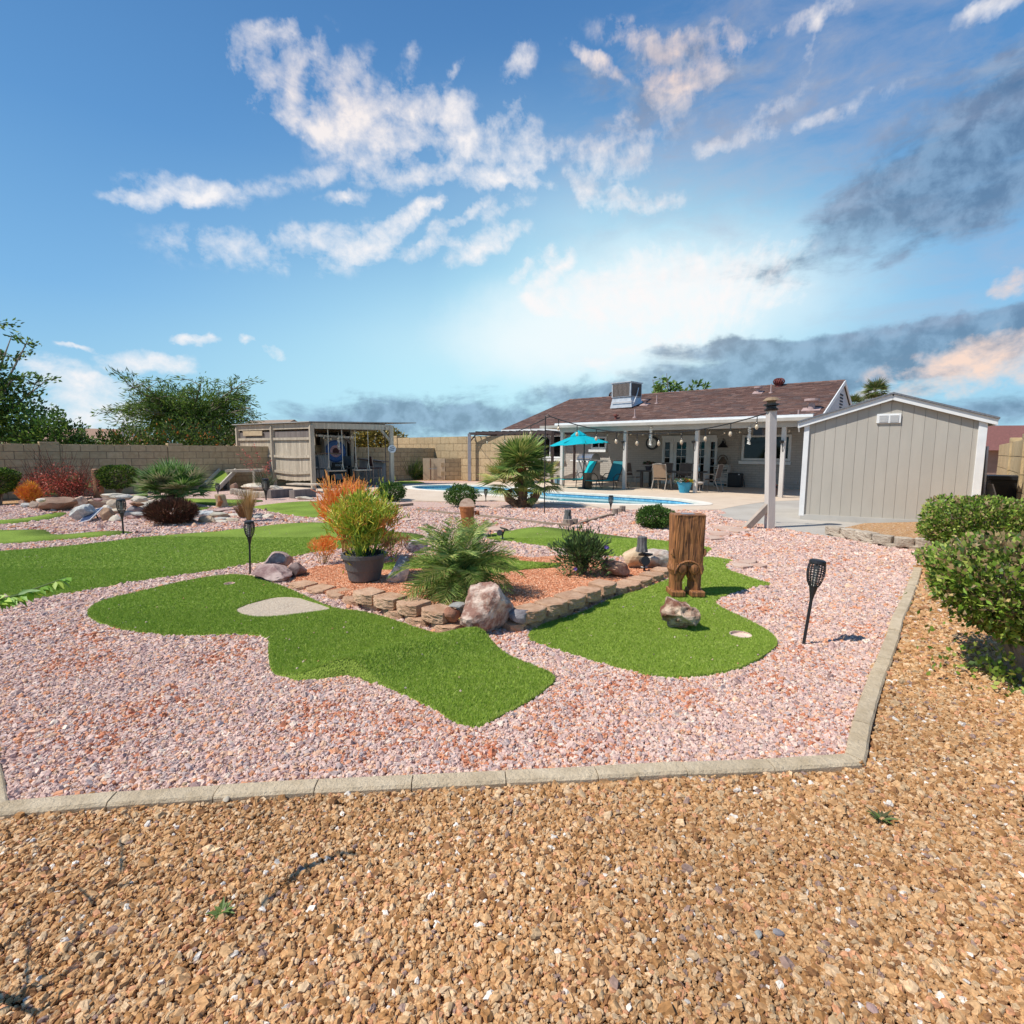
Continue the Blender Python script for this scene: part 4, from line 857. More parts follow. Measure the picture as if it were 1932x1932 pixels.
for s in(-1,1):
    e=(hw+ov); x0=hw; x1=hw+s*e; z0=pkz+.07; z1=pkz+.07-sl_*e
    MB().add([(x0,-.14,z0),(x1,-.14,z1),(x1,Dp+.14,z1),(x0,Dp+.14,z0),(x0,-.14,z0-.035),(x1,-.14,z1-.035),(x1,Dp+.14,z1-.035),(x0,Dp+.14,z0-.035)],[(0,1,2,3),(7,6,5,4),(0,4,5,1),(1,5,6,2),(2,6,7,3)]).obj('roof_slope',slm,shed)
    MB().beam((hw,-.085,pkz-.025),(hw+s*(e-.02),-.085,pkz-.025-sl_*(e-.02)),.035,.11).obj('rake_board',white,shed)
    MB().beam((x1-s*.03,-.1,z1-.09),(x1-s*.03,Dp,z1-.09),.03,.11).obj('eave_board',white,shed)
# vent
v0=SW(*r5(742,450));v1=SW(*r5(932,522)); cu=(v0[0]+v1[0])/2; cz=(v0[1]+v1[1])/2; w=v1[0]-v0[0]; h=abs(v0[1]-v1[1])
vf=MB(); vf.box((cu,-.02,cz),(w,.035,h)); vf=vf.obj('gable_vent',white,shed,bevel=.004)
for s in(-1,1):
    MB().box((cu+s*w*.22,-.036,cz),(w*.36,.006,h*.72)).obj('vent_backing',mat('vent_shade',(.30,.31,.33),.8),vf)
    for i in range(7): MB().box((cu+s*w*.22,-.044,cz-h*.32+i*h*.107),(w*.36,.016,h*.045),(.5,0,0)).obj('louvre',white,vf)
# things stored beside the shed
def SL(u,v,z=0): return sL+SD*u+SN*v+Vector((0,0,z))
t=thing('spare_board','pale grey board leaning upright against the side of the shed','board',SL(sw+.16,1.3,0),math.atan2(SD.y,SD.x))
MB().box((0,.3,.9),(.04,.75,1.85),(0,.03,0)).obj('board',mat('pale_board',(.62,.64,.66),.7,scale=3,bump=.1),t)
MB().box((.10,-.28,.85),(.03,.45,1.6),(0,-.02,0)).obj('board',mat('pale_board',(.6,.6,.6)),t)
t=thing('storage_bin','black wheeled bin standing in shade between shed and block wall','bin',SL(sw+.75,1.55,0),math.atan2(SD.y,SD.x))
m=MB(); m.add([(-.25,-.3,.05),(.25,-.3,.05),(.25,.3,.05),(-.25,.3,.05),(-.32,-.38,.95),(.32,-.38,.95),(.32,.38,.95),(-.32,.38,.95)],[(3,2,1,0),(0,1,5,4),(1,2,6,5),(2,3,7,6),(3,0,4,7),(4,5,6,7)]); m.obj('bin_body',mat('black_plastic',(.012,.013,.016),.5),t)
MB().box((0,0,1.0),(.72,.82,.08)).obj('lid',MATS['black_plastic'],t)
t=thing('curved_sheet','thin grey curved sheet standing on edge beside the black bin','sheet',SL(sw+.30,.75,0),math.atan2(SD.y,SD.x))
m=MB(); n_=10
for i in range(n_):
    a0=i/n_;a1=(i+1)/n_; f=lambda a:(.10*math.sin(a*3.1),a*.9)
    x0,z0=f(a0);x1,z1=f(a1); m.add([(x0,-.3,z0),(x1,-.3,z1),(x1,.3,z1),(x0,.3,z0),(x0-.02,-.3,z0),(x1-.02,-.3,z1),(x1-.02,.3,z1),(x0-.02,.3,z0)],[(0,1,2,3),(7,6,5,4),(0,4,5,1),(3,2,6,7)])
m.obj('sheet',mat('grey_sheet',(.40,.41,.42),.6),t)
# low retaining wall beside the pad, in two courses
stonem=mat('low_wall_stone',(.38,.31,.235),.95,col2=(.54,.46,.36),scale=7,bump=.8,bscale=35,det=9,randv=.08)
t=thing('low_retaining_wall','short curved wall of grey concrete blocks in front of the shed','wall')
mesh_v=[rough_block('wall_stone',stonem,.36,.24,.15,seed=s,amp=.010,taper=.12,seg=8,r=.022,bulge=.03) for s in range(4)]
fw=[(430,1418),(560,1440),(690,1465),(830,1497),(1000,1520),(1165,1530),(1330,1540)]
for i,(x,y) in enumerate(fw):
    p=G(*r5(x,y+35)); nx=G(*r5(*(fw[min(i+1,6)][0],fw[min(i+1,6)][1]+35))) if i<6 else None
    d=(nx-p).normalized() if nx else d
    for L2 in range(2):
        o=link('wall_stone',random.choice(mesh_v),t); q=p+(d*.16 if L2==0 else d*0)+Vector((0,.12,0)); o.location=(q.x,q.y,L2*.115-.075); o.rotation_euler=(0,0,math.atan2(d.y,d.x)+random.uniform(-.07,.07)); k=min(1,((nx-p).length if nx else .31)/.37); o.scale=(k,k,1)
bd2=[G(*r5(x,y)).to_2d() for x,y in((430,1435),(690,1480),(1000,1540),(1330,1565),(1400,1372),(1165,1372),(640,1385))]
o=sheet('raised_tan_gravel',tanb,bd2,thick=.12); o.location.z=.13; struct(o)
# ================================================================ OPEN HUT
hC=G(*r2(865,815)); hA=Vector((-12.0,23.4,0)); hD=G(*r2(1605,780)); hE=hA+(hD-hC)
wood=mat('weathered_wood',(.40,.33,.245),.9,col2=(.60,.51,.39),scale=9,stretch=(1,1,.12),bump=.6,bscale=60,det=8,randv=.13)
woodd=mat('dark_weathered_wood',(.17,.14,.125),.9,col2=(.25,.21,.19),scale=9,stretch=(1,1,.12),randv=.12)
hut=thing('open_hut','weathered timber hut with picket panels, open bar front and thin flat roof','hut',hC)
def HO(p): return Vector(p)-hC
HH=2.50
hB=hC+(hA-hC)*.5
def post(p,h,w=.16,m=wood,par=hut,nm='post'): MB().box(HO(p)+Vector((0,0,h/2)),(w,w,h),(0,0,.7)).obj(nm,m,par,bevel=.008)
for p,h in((hC,HH),(hB,HH),(hA,HH),(hD,HH+.1),(hE,HH),(hE+(hD-hE)*.5,HH)): post(p,h)
def lerp(a,b,t): return a+(b-a)*t
up=Vector((0,0,1))
for a,b in((hC,hA),(hC,hD),(hE,hD),(hA,hE)): MB().beam(HO(a)+up*(HH-.04),HO(b)+up*(HH-.04+(.05 if b is hD else 0)),.07,.22).obj('beam',wood,hut)
outl=(hC-hA).normalized()
q=[hC-(hD-hC).normalized()*.15+outl*.1, hD+(hD-hC).normalized()*1.3, hE+(hD-hC).normalized()*.3-outl*.1, hA-(hD-hC).normalized()*.15-outl*.15]
m=MB(); zz=[HH+.09,HH+.24,HH+.16,HH+.09]; V=[HO(p)+up*z for p,z in zip(q,zz)]; m.add(V+[v+up*.035 for v in V],[(3,2,1,0),(4,5,6,7),(0,1,5,4),(1,2,6,5),(2,3,7,6),(3,0,4,7)]); m.obj('roof_sheet',mat('roof_sheet',(.38,.36,.33),.6,scale=2),hut)
for i in range(7):
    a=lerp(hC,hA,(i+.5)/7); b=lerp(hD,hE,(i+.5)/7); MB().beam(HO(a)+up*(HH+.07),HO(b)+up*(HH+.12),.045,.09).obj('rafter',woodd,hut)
nrmf=Vector((outl.y,-outl.x,0)); nrmf=nrmf if nrmf.dot(hC)<0 else -nrmf
for k,(a,b) in enumerate(((hC,hB),(hB,hA))):
    L_=(b-a).length; d=(b-a).normalized(); n_=int((L_-.2)/.105)
    bow=lambda t:.10*math.sin(math.pi*t)
    for i in range(n_):
        t=(i+.5)/n_; p=HO(a)+d*(.1+(L_-.2)*t); z0=.36-bow(t)*.5-random.uniform(0,.03); z1=2.0+random.uniform(-.01,.01)
        MB().box((0,0,(z1-z0)/2),(.098,.02,z1-z0)).obj('picket',wood,hut,).matrix_local=Matrix.Translation(p+up*z0-nrmf*.02)@Matrix.Rotation(math.atan2(d.y,d.x),4,'Z')
        MB().box((0,0,.13),(.098,.02,.26)).obj('picket',woodd,hut).matrix_local=Matrix.Translation(p+up*2.02-nrmf*.03)@Matrix.Rotation(math.atan2(d.y,d.x),4,'Z')
    for z in(.66,1.28,1.97):
        pts=[HO(a)+d*(.1+(L_-.2)*i/6)+nrmf*.03+up*(z-bow(i/6)*.6*(2-z)/1.4) for i in range(7)]
        m=MB(); 
        for q0,q1 in zip(pts,pts[1:]): m.beam(q0,q1,.045,.10)
        m.obj('rail',wood,hut)
MB().beam(HO(lerp(hB,hA,.25))+nrmf*.05+up*2.22,HO(lerp(hB,hA,.8))+nrmf*.05+up*2.22,.03,.2).obj('board',mat('pale_timber',(.5,.38,.24),.8),hut)
# braces
bd_=(hD-hC).normalized()
MB().beam(HO(hD)+up*1.9-bd_*.02,HO(hD)-bd_*.5+up*(HH-.1),.07,.1).obj('brace',wood,hut)
rm=hE+(hD-hE)*.5
MB().beam(HO(rm)+up*1.75,HO(rm)-bd_*.55+up*(HH-.1),.07,.1).obj('brace',woodd,hut)
# back side: slatted wall with shelves left half (in shade)
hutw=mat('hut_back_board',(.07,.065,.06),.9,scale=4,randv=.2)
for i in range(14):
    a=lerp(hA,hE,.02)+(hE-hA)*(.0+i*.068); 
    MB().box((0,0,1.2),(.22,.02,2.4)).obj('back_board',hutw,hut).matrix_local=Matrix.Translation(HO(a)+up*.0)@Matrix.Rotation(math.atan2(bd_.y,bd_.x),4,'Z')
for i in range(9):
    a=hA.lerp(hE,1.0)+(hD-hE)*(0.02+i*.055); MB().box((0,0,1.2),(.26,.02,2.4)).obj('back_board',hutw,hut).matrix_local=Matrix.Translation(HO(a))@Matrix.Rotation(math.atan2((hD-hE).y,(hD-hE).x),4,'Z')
# point inside the hut: a along C->A (0..1), b along C->D (0..1)
def HI(a,b,z=0): return hC+(hA-hC)*a+(hD-hC)*b+up*z
HUZ=math.atan2(bd_.y,bd_.x)
def onpl(x,y,b_z,inset):
    """picture point on a vertical plane parallel to the open front, inset metres behind it"""
    n=Vector((-bd_.y,bd_.x,0)); return PL(x,y,hC+n*inset,n)
hn=Vector((-bd_.y,bd_.x,0))
if hn.dot(hA-hC)<0: hn=-hn
# cabinet with ringed target
ca=onpl(*s1(385,1180),0,2.6); cb=onpl(*s1(790,1180),0,2.6); ct=onpl(*s1(560,330),0,2.6); cz=ct.z; cm=(ca+cb)/2; cw=(cb-ca).length
cab=thing('bar_fridge_cabinet','tall grey cabinet in the hut with a blue and pink ringed target','cabinet',(cm.x,cm.y,.02),HUZ)
cabm=mat('cabinet_grey',(.42,.41,.39),.6,scale=3,var=.08)
MB().box((0,.25,cz/2),(cw,.5,cz)).obj('body',cabm,cab,bevel=.01)
tz=onpl(*s1(570,640),0,2.55).z
for r,c,y in((.50,(.04,.10,.28),.012),(.44,(.07,.17,.42),.018),(.27,(.55,.33,.36),.024),(.15,(.09,.03,.03),.03)): zdisc(MB(),r,-.0,y).obj('target_ring',mat('ring%d'%int(r*100),c,.7,scale=14,var=.25),cab).location=(0,0,tz)
for s in(-1,1): MB().box((s*(cw/2+.03),.1,cz*.55),(.05,.3,cz*.9)).obj('side_rail',cabm,cab)
tx=bpy.data.curves.new('sign_text','FONT'); tx.body='ROCK'; tx.size=.125; tx.extrude=.004; tx.align_x='CENTER'
p=onpl(*s1(640,893),0,2.2); sg=thing('rock_sign','small black sign reading ROCK in pale letters inside the hut','sign',(p.x,p.y,p.z-.09),HUZ)
MB().box((0,.02,.06),(.62,.03,.22)).obj('board',black,sg)
to0=bpy.data.objects.new('lettering_src',tx); COL.objects.link(to0); me_=bpy.data.meshes.new_from_object(to0); bpy.data.objects.remove(to0); to=link('lettering',me_); to.parent=sg; to.rotation_euler=(math.pi/2,0,0); to.location=(0,-.003,0); me_.materials.clear(); me_.materials.append(mat('pale_lettering',(.75,.75,.72),.6))
lo=thing('sign_cabinet','low dark cabinet under the ROCK sign','cabinet',(p.x,p.y,0),HUZ); MB().box((0,.25,(p.z-.15)/2),(.7,.42,p.z-.15)).obj('body',mat('dark_box',(.05,.05,.05),.6,scale=4,var=.3),lo); MB().box((0,.02,.35),(.5,.02,.25)).obj('drawer',cabm,lo)
# shelves rack with bottles
p=onpl(*s1(850,1180),0,2.9); rk=thing('bottle_rack','dark shelf rack of glinting things next to the ringed cabinet','rack',(p.x,p.y,0),HUZ)
for s in(-.32,.32): MB().box((s,.1,.85),(.04,.3,1.7)).obj('side',black,rk)
for k in range(7): MB().box((0,.1,.25+k*.24),(.62,.3,.025)).obj('shelf',mat('rack_shelf',(.25,.27,.32),.5),rk)
for k in range(5):
    b_=MB(); b_.lathe([(.0,0),(.04,0),(.04,.12),(.015,.16),(.015,.2),(0,.2)],n=8); o=b_.obj('bottle',mat('bottle%d'%(k%3),[(.3,.16,.05),(.06,.15,.05),(.5,.5,.5)][k%3],.2),None)
    o.location=Vector((p.x,p.y,0))+bd_*(-.22+k*.11)+up*(.25+.24*(k%3)+.013)+hn*.05; tag(o,['small amber bottle on a shelf of the hut rack','small green bottle on a shelf of the hut rack','pale bottle at rear shelf of the hut rack','second amber bottle on hut rack near its end','second green bottle on hut rack near its end'][k],'bottle','bottles on the hut rack')
# plank bar counter with corrugated skirts
cor=mat('corrugated_metal',(.34,.35,.36),.45,scale=2,var=.15,metal=.5)
def corr(name,a,b,h,par,org):
    d=(b-a); L_=d.length; d.normalize(); n=Vector((-d.y,d.x,0)); k=int(L_/.045); V=[];Fc=[]
    for i in range(k+1):
        o_=math.cos(i*math.pi)*.018; p=a+d*(L_*i/k)+n*o_-org; V+= [p+up*.03,p+up*h]
    for i in range(k): Fc.append((2*i,2*i+2,2*i+3,2*i+1))
    return MB().add(V,Fc).obj(name,cor,par)
c0=HI(.02,.04); c1=HI(.02,.04)+hn*.9
ba=thing('bar_counter','timber topped bar with corrugated metal skirt round the hut','bar',hC)
g0=HI(.30,.985)-bd_*.0; g1=HI(.02,.985); 
m0=lerp(hD,hE,.98); m1=lerp(hD,hE,.05)
c_l=onpl(*s1(165,1180),0,1.5); c_r=onpl(*s1(440,1180),0,1.5)
corr('skirt',c_l,c_r,1.0,ba,hC)
MB().beam(c_l-hC+up*1.05,c_r-hC+bd_*.5+up*1.05,.4,.05).obj('bar_top',mat('bar_top',(.20,.13,.085),.6,scale=5),ba)
e0_=lerp(hD,hE,.04)-bd_*.25; e1_=lerp(hD,hE,.04)-bd_*.25+hn*2.2
f_l=onpl(*s1(1060,1230),0,2.5); f_r=lerp(hD,hE,.02)-bd_*.05
corr('skirt',f_l,f_r+hn*.3,.98,ba,hC); MB().beam(f_l-hC+up*1.03,f_r+hn*.3-hC+up*1.03,.35,.05).obj('bar_top',MATS['bar_top'],ba)
MB().beam(f_l-hC+up*.05-bd_*.1,f_r+hn*.3-hC+up*.05,.3,.06).obj('foot_rail',mat('pale_sill',(.55,.5,.43),.8),ba)
# swing seats hung on ropes
rope=mat('pale_rope',(.62,.57,.46),.9,scale=60,bump=.5)
for lab,xa,xb,y,cc in(('swing seat hung on pale ropes in front of the ringed cabinet',440,718,1025,.05),('swing seat hung on pale ropes in front of the dark bar chairs',985,1240,1010,.05)):
    a=onpl(*s1(xa,y),0,cc);b=onpl(*s1(xb,y),0,cc); c=(a+b)/2; t=thing('swing_seat',lab,'swing',c,HUZ,'swings hung from the hut beam'); w=(b-a).length
    MB().box((0,0,0),(w+.16,.3,.045)).obj('seat',wood,t,bevel=.006)
    for s in(-1,1):
        m=MB(); top=HH-.16-c.z; m.tube([(s*w/2,-.1,.03),(s*w/2,-.02,.28),(s*w/2,0,top)],.014,6); m.tube([(s*w/2,.1,.03),(s*w/2,.02,.28)],.014,6); m.obj('rope',rope,t)
# tall chairs
def tall_chair(lab,p,rz,m1,m2,ladder=False):
    t=thing('bar_chair',lab,'chair',(p.x,p.y,.0),rz,'tall chairs in the hut')
    for sx in(-1,1):
        MB().tube([(sx*.21,-.2,0),(sx*.18,-.17,.76)],.02,6).obj('leg',m1,t); MB().tube([(sx*.21,.2,0),(sx*.18,.18,.76),(sx*.19,.24,1.25)],.02,6).obj('leg',m1,t)
    MB().box((0,0,.77),(.42,.42,.05)).obj('seat',m2,t,bevel=.01); MB().box((0,.225,1.06),(.38,.03,.42),(-.12,0,0)).obj('backrest',m2,t,bevel=.01)
    m=MB(); [m.beam((-.2,y,z),(.2,y,z),.02) for y,z in((-.19,.3),(.19,.3))]; [m.beam((x,-.19,.35),(x,.19,.35),.02) for x in(-.2,.2)]; m.obj('stretcher',m1,t); return t
dkr=mat('dark_red_seat',(.06,.02,.017),.6); lwd=mat('light_brown_wood',(.33,.24,.18),.7,scale=6)
for lab,x,y,ins,rz,m1,m2 in(('tall chair with dark red back and light legs nearest the open edge of the hut',1395,1320,.35,HUZ+1.4,lwd,dkr),('tall chair with dark red back behind the second swing seat',1100,1310,.6,HUZ+1.3,lwd,dkr),('black tall stool standing at the bar behind the grey corner post',225,1330,.5,HUZ+.2,black,black),('black tall stool between ringed cabinet and the bar chairs',860,1270,1.1,HUZ,black,black)):
    p=onpl(*s1(x,y),0,ins); tall_chair(lab,p,rz,m1,m2)
# string of bulbs in the hut, white canopy bar
bulb=mat('frosted_bulb',(.85,.74,.52),.15,emit=0,spec=.8); cabl=mat('cable',(.02,.02,.02),.6)
def bulb_mesh(s=1):
    m=MB(); m.lathe([(.0,.11*s),(.018*s,.11*s),(.018*s,.07*s)],n=8,tint=(.03,.03,.03)); m.lathe([(.018*s,.07*s),(.04*s,.03*s),(.042*s,-.01*s),(.025*s,-.045*s),(0,-.055*s)],n=10,tint=(1,1,1)); return m.mesh('bulb',mat('glass_bulb',(.62,.50,.34),.12,attr='GEOMETRY',spec=.8),True)
BM=bulb_mesh(.65); BMb=bulb_mesh(.82)
def string(lab,segs,nb,drop=.1,mesh=None,r=.008,grp=None):
    t=thing('string_lights',lab,'string lights',group=grp); m=MB(); allp=[]
    for a,b,sag in segs:
        pts=[lerp(Vector(a),Vector(b),i/14)-up*sag*4*(i/14)*(1-i/14) for i in range(15)]; m.tube(pts,r,5); allp.append(pts)
    m.obj('cable',cabl,t)
    for pts,n_ in zip(allp,nb):
        for i in range(n_):
            f=(i+.5)/n_*14; k=int(f); p=pts[k].lerp(pts[min(k+1,14)],f-k); hm=MB(); hm.tube([p,p-up*drop],r*.8,4); hm.obj('bulb_drop',cabl,t)
            o=link('bulb',mesh or BM,t); o.location=p-up*(drop+.10)
    return t
string('drooping string of small pale bulbs inside the hut under the beam',[(HI(0,.05,HH-.2)+hn*.3,HI(0,.55,HH-.22)+hn*.9,.18),(HI(0,.55,HH-.2)+hn*.9,HI(0,.98,HH-.2)+hn*.2,.15),(HI(.3,.05,HH-.3),HI(.35,.9,HH-.3),.12)],[5,5,5],.03,BMb)
p=onpl(*s1(560,335),0,2.0); wb=MB().box((0,0,0),(2.1*.78,.3,.09),(0,.03,0)).obj('hanging_light_bar',white); wb.location=p; wb.rotation_euler=(0,0,HUZ); tag(wb,'white bar shaped lamp hanging above the ringed cabinet in the hut','lamp')
# spiral wind ornaments
def spiral(lab,p,h):
    m=MB(); 
    for i in range(10): m.box((0,0,-i*h/10),(.11,.05,h/14),(0,.3,i*.6))
    m.lathe([(.0,.13),(.05,.1),(.05,.05),(0,.03)],n=8); m.tube([(0,0,.1),(0,0,.3)],.006,4)
    o=m.obj('wind_spinner',mat('spinner_pale',(.75,.72,.66),.4)); o.location=p; tag(o,lab,'wind spinner','twisted wind spinners')
spiral('twisted pale wind spinner hanging in the hut before the target',onpl(*s1(630,400),0,1.0),.42)
# round sign on the post
p=hD+up*HZ(*s1(1705,585),hD)-Vector((hD.x,hD.y,0)).normalized()*.12+Vector((.03,0,0)); sgn=thing('round_sign','small round white sign with dark marks on the hut corner post','sign',p,math.atan2(-hD.x,hD.y))
zdisc(MB(),.17,-.01,.015).obj('plate',mat('sign_white',(.7,.7,.7),.6),sgn)
for k,w in enumerate((.16,.24,.20)): MB().box((random.uniform(-.02,.02),-.018,.08-k*.075),(w,.006,.028),(0,-.25,0)).obj('mark',mat('sign_mark',(.1,.12,.15),.6),sgn)
# ================================================================ PERGOLA and garden box
pg0=G(*r3(822,735)); pg1=G(*r3(1605,640)) ; ph=2.4
pergm=mat('pergola_brown',(.07,.045,.04),.6); pgr=mat('pergola_grey',(.34,.32,.33),.7)
pe=thing('pergola','slim dark metal pergola with open slats beside the house','pergola')
pgx=(HL(-.55,.3)-pg0); dirp=U.copy(); 
q0=pg0; q1=pg0+(HL(-.9,1.1)-pg0).normalized()*0
q1=PL(*r3(1603,500),HL(0,1.2),Vv); q1.z=0
dq=(q1-q0); nq=Vector((-dq.y,dq.x,0)).normalized(); nq=nq if nq.y>0 else -nq
r0=q0+nq*2.6; r1_=q1+nq*2.6
for p,m_,w in((q0,pgr,.16),(q1,pergm,.13),(r0,pergm,.12),(r1_,pergm,.12)): MB().box((p.x,p.y,ph/2),(w,w,ph)).obj('post',m_,pe)
for a,b in((q0,q1),(r0,r1_),(q0,r0),(q1,r1_)): MB().beam(a+up*ph,b+up*ph,.07,.12).obj('beam',pergm,pe)
for i in range(1,12):
    MB().beam(lerp(q0,q1,i/12)+up*(ph+.08),lerp(r0,r1_,i/12)+up*(ph+.08),.05,.06).obj('slat',pergm,pe)
MB().beam(q0+up*1.95,q0+dq.normalized()*.4+up*(ph-.05),.05,.05).obj('brace',pergm,pe); MB().beam(q1+up*1.95,q1-dq.normalized()*.4+up*(ph-.05),.05,.05).obj('brace',pergm,pe)
# small resin shed
a=PL(*r3(975,560),q0+nq*3.3,nq); b=PL(*r3(1160,560),q0+nq*3.3,nq); hS=PL(*r3(1000,425),q0+nq*3.3,nq).z; hT=PL(*r3(1100,340),q0+nq*3.3,nq).z
c=(a+b)/2; w=(b-a).length+.5; c.z=0; c+=dq.normalized()*.25
t=thing('resin_shed','small beige lap sided garden shed with grey pitched roof behind the fan palm','shed',c,math.atan2(dq.y,dq.x))
rs=mat('resin_beige',(.58,.55,.46),.7,scale=3,var=.05)
for i in range(int(hS/.14)): MB().box((0,.0,.07+i*.14),(w,.06,.13),(.22,0,0)).obj('lap_board',rs,t)
MB().box((0,.75,hS/2),(w-.05,1.4,hS)).obj('body',rs,t)
m=MB(); m.add([(-w/2-.08,-.12,hS-.02),(w/2+.08,-.12,hS-.02),(w/2-.1,.75,hT),(-w/2+.5,.75,hT),(-w/2-.08,1.6,hS),(w/2+.08,1.6,hS)],[(0,1,2,3),(3,2,5,4),(0,3,4),(1,5,2),(0,4,5,1)]); m.obj('roof',mat('resin_roof',(.16,.18,.21),.8,scale=12),t)
# small masonry cooker
p=G(*r3(1010,710)); h=HZ(*r3(1000,512),p)
t=thing('masonry_stand','brown stuccoed stand with a cap beside the little shed','stand',p)
MB().box((0,0,h/2),(.55,.5,h)).obj('column',mat('brown_stucco',(.26,.20,.155),.9,scale=9,bump=.5),t,bevel=.02); MB().box((0,0,h),(.68,.62,.10)).obj('cap',mat('cap_stone',(.34,.28,.22),.9,scale=9),t,bevel=.02)
MB().box((.15,-.28,.42),(.5,.1,.55)).obj('grate_door',black,t)
# ================================================================ PATIO FURNITURE
teal=mat('teal_sling',(.0,.42,.46),.75,scale=40,var=.1); teal_shaded=mat('teal_sling_shaded',(.02,.16,.19),.8,scale=40,var=.1); pblack=mat('powder_black',(.02,.02,.022),.45)  # darker teal copy holds the shade of one lounger's backrest in its colour
umbm=mat('umbrella_cloth',(.0,.50,.60),.7,scale=5,var=.06,trans=.35)
ub=G(*s2(525,940)); uh=2.32; um=thing('patio_umbrella','open turquoise market umbrella on a dark pole by the pool','umbrella',ub)
L0=PL(*s2(85,318),ub,Vector((ub.x,ub.y,0)).normalized()); R0=PL(*s2(932,262),ub,Vector((ub.x,ub.y,0)).normalized()); Rr=(R0-L0).length/2; tilt=math.atan2(R0.z-L0.z,(R0-L0).length); cx_=(L0+R0)/2
print('umb',Rr,cx_,L0,R0)
for nm,rr,z0,z1 in(('canopy',Rr,cx_.z-.0,uh-.12),('canopy_vent',Rr*.27,uh-.17,uh+.03)):
    m=MB(); n_=8; K=4; V=[]
    for k in range(K+1):
        f=k/K
        for j in range(n_*2):
            a=math.pi*j/n_; sagr=1 if j%2==0 else .935; r=rr*f*(sagr if k==K else 1-(1-sagr)*f*.8); z=z1+(z0-z1)*(f**1.15)-(.0 if j%2==0 else .03*f); V.append(Vector((r*math.cos(a),r*math.sin(a),z)))
    Fc=[(k*16+j,k*16+(j+1)%16,(k+1)*16+(j+1)%16,(k+1)*16+j) for k in range(K) for j in range(16)]
    m.add(V,Fc); o=m.obj(nm,umbm,um); o.rotation_euler=(0,-tilt,0); o.location=(cx_.x-ub.x,0,0)
MB().tube([(0,0,0),(0,0,uh-.1)],.025,8).obj('pole',pblack,um); MB().lathe([(.24,0),(.24,.05),(.05,.1),(.04,.3),(0,.3)],n=16).obj('base',pblack,um)
for j in range(8):
    a=math.pi*j/4; MB().tube([(cx_.x-ub.x,0,uh-.16),(cx_.x-ub.x+Rr*.95*math.cos(a),Rr*.95*math.sin(a),cx_.z+.02)],.010,4).obj('rib',pblack,um).rotation_euler=(0,0,0)
def lounger(lab,loc,rz,backang,m1,m2,sc=1):
    t=thing('sun_lounger',lab,'sun lounger',loc,rz,'teal sling sun loungers'); t.scale=(sc,)*3
    for s in(-.31,.31):
        MB().tube([(s,-.72,.33),(s,.25,.33),(s,.3,.33)],.016,6).obj('side_rail',pblack,t)
        MB().tube([(s,.05,0),(s,.08,.33),(s,.05,.42),(s,.2,.56),(s,.50,.56),(s,.62,.45),(s,.78,0)],.016,6).obj('arm_frame',pblack,t)
        MB().tube([(s,-.7,.33),(s,-.72,0)],.014,6).obj('leg',pblack,t)
    m=MB(); 
    for i in range(6):
        y0=-.72+i*.165;y1=y0+.165; z=lambda y:.34-.025*math.sin((y+.72)*3.1); m.add([(-.29,y0,z(y0)),(.29,y0,z(y0)),(.29,y1,z(y1)),(-.29,y1,z(y1)),(-.29,y0,z(y0)-.012),(.29,y0,z(y0)-.012),(.29,y1,z(y1)-.012),(-.29,y1,z(y1)-.012)],[(0,1,2,3),(7,6,5,4),(0,4,5,1)])
    m.obj('seat',m1,t)
    c,s_=math.cos(backang),math.sin(backang); MB().box((0,.27+.36*c,.33+.36*s_),(.58,.76,.02),(backang,0,0)).obj('backrest',m2,t)
    m=MB(); 
    for s in(-.3,.3): m.tube([(s,.26,.33),(s,.27+.76*c,.33+.76*s_)],.015,6)
    m.tube([(-.3,.27+.76*c,.33+.76*s_),(.3,.27+.76*c,.33+.76*s_)],.015,6); m.obj('back_frame',pblack,t); return t
l1=G(*s2(830,945)); l2=G(*s2(420,925))
lounger('teal sling lounger with its dark side seen, right of the umbrella pole',l1+Vector((.1,.3,0)),-1.05,1.15,teal,teal_shaded,1.12)
lounger('teal sling lounger under the umbrella with bright sunlit backrest',l2+Vector((.15,.5,0)),-1.25,1.1,teal,teal,1.12)
t=thing('log_side_table','round brown log stump used as side table at the umbrella','stump table',G(*s2(565,935))+Vector((.05,.15,0))); MB().lathe([(.19,0),(.2,.1),(.18,.5),(.20,.66),(0,.67)],n=16).obj('stump',mat('log_brown',(.20,.13,.08),.9,scale=8,bump=.5,stretch=(1,1,.2)),t)
# barbecue grill near the wall
p=PL(*s2(590,830),HL(0,VW-.9),Vv); p.z=.03
steel=mat('stainless',(.62,.62,.62),.28,metal=.9,scale=3,var=.05)
t=thing('gas_grill','stainless lidded gas grill with white side shelf against the house wall','grill',p,HRZ-.25)
gs=1.15; t.scale=(gs,)*3
MB().box((0,0,.45),(.95,.5,.75)).obj('cabinet',mat('grill_side',(.45,.45,.44),.5,metal=.4),t,bevel=.01)
MB().box((0,0,.87),(1.25,.52,.09)).obj('control_panel',white,t,bevel=.01)
m=MB(); 
for i in range(9): pass
m.prism([(.27*math.cos(a)*1.0-.0,.27*math.sin(a)*1.1) for a in [math.pi*i/9 for i in range(10)]],-.45,.45,axes=(Vector((0,1,0)),Vector((0,0,1)),Vector((1,0,0))),org=(0,0,.92)); m.obj('lid',steel,t)
MB().tube([(-.35,-.3,1.0),(.35,-.3,1.0)],.015,6).obj('lid_handle',steel,t)
for i in range(4): MB().lathe([(.03,0),(.03,.03),(0,.04)],n=10).obj('knob',black,t).matrix_local=Matrix.Translation((-.3+i*.2,-.26,.87))@Matrix.Rotation(math.pi/2,4,'X')
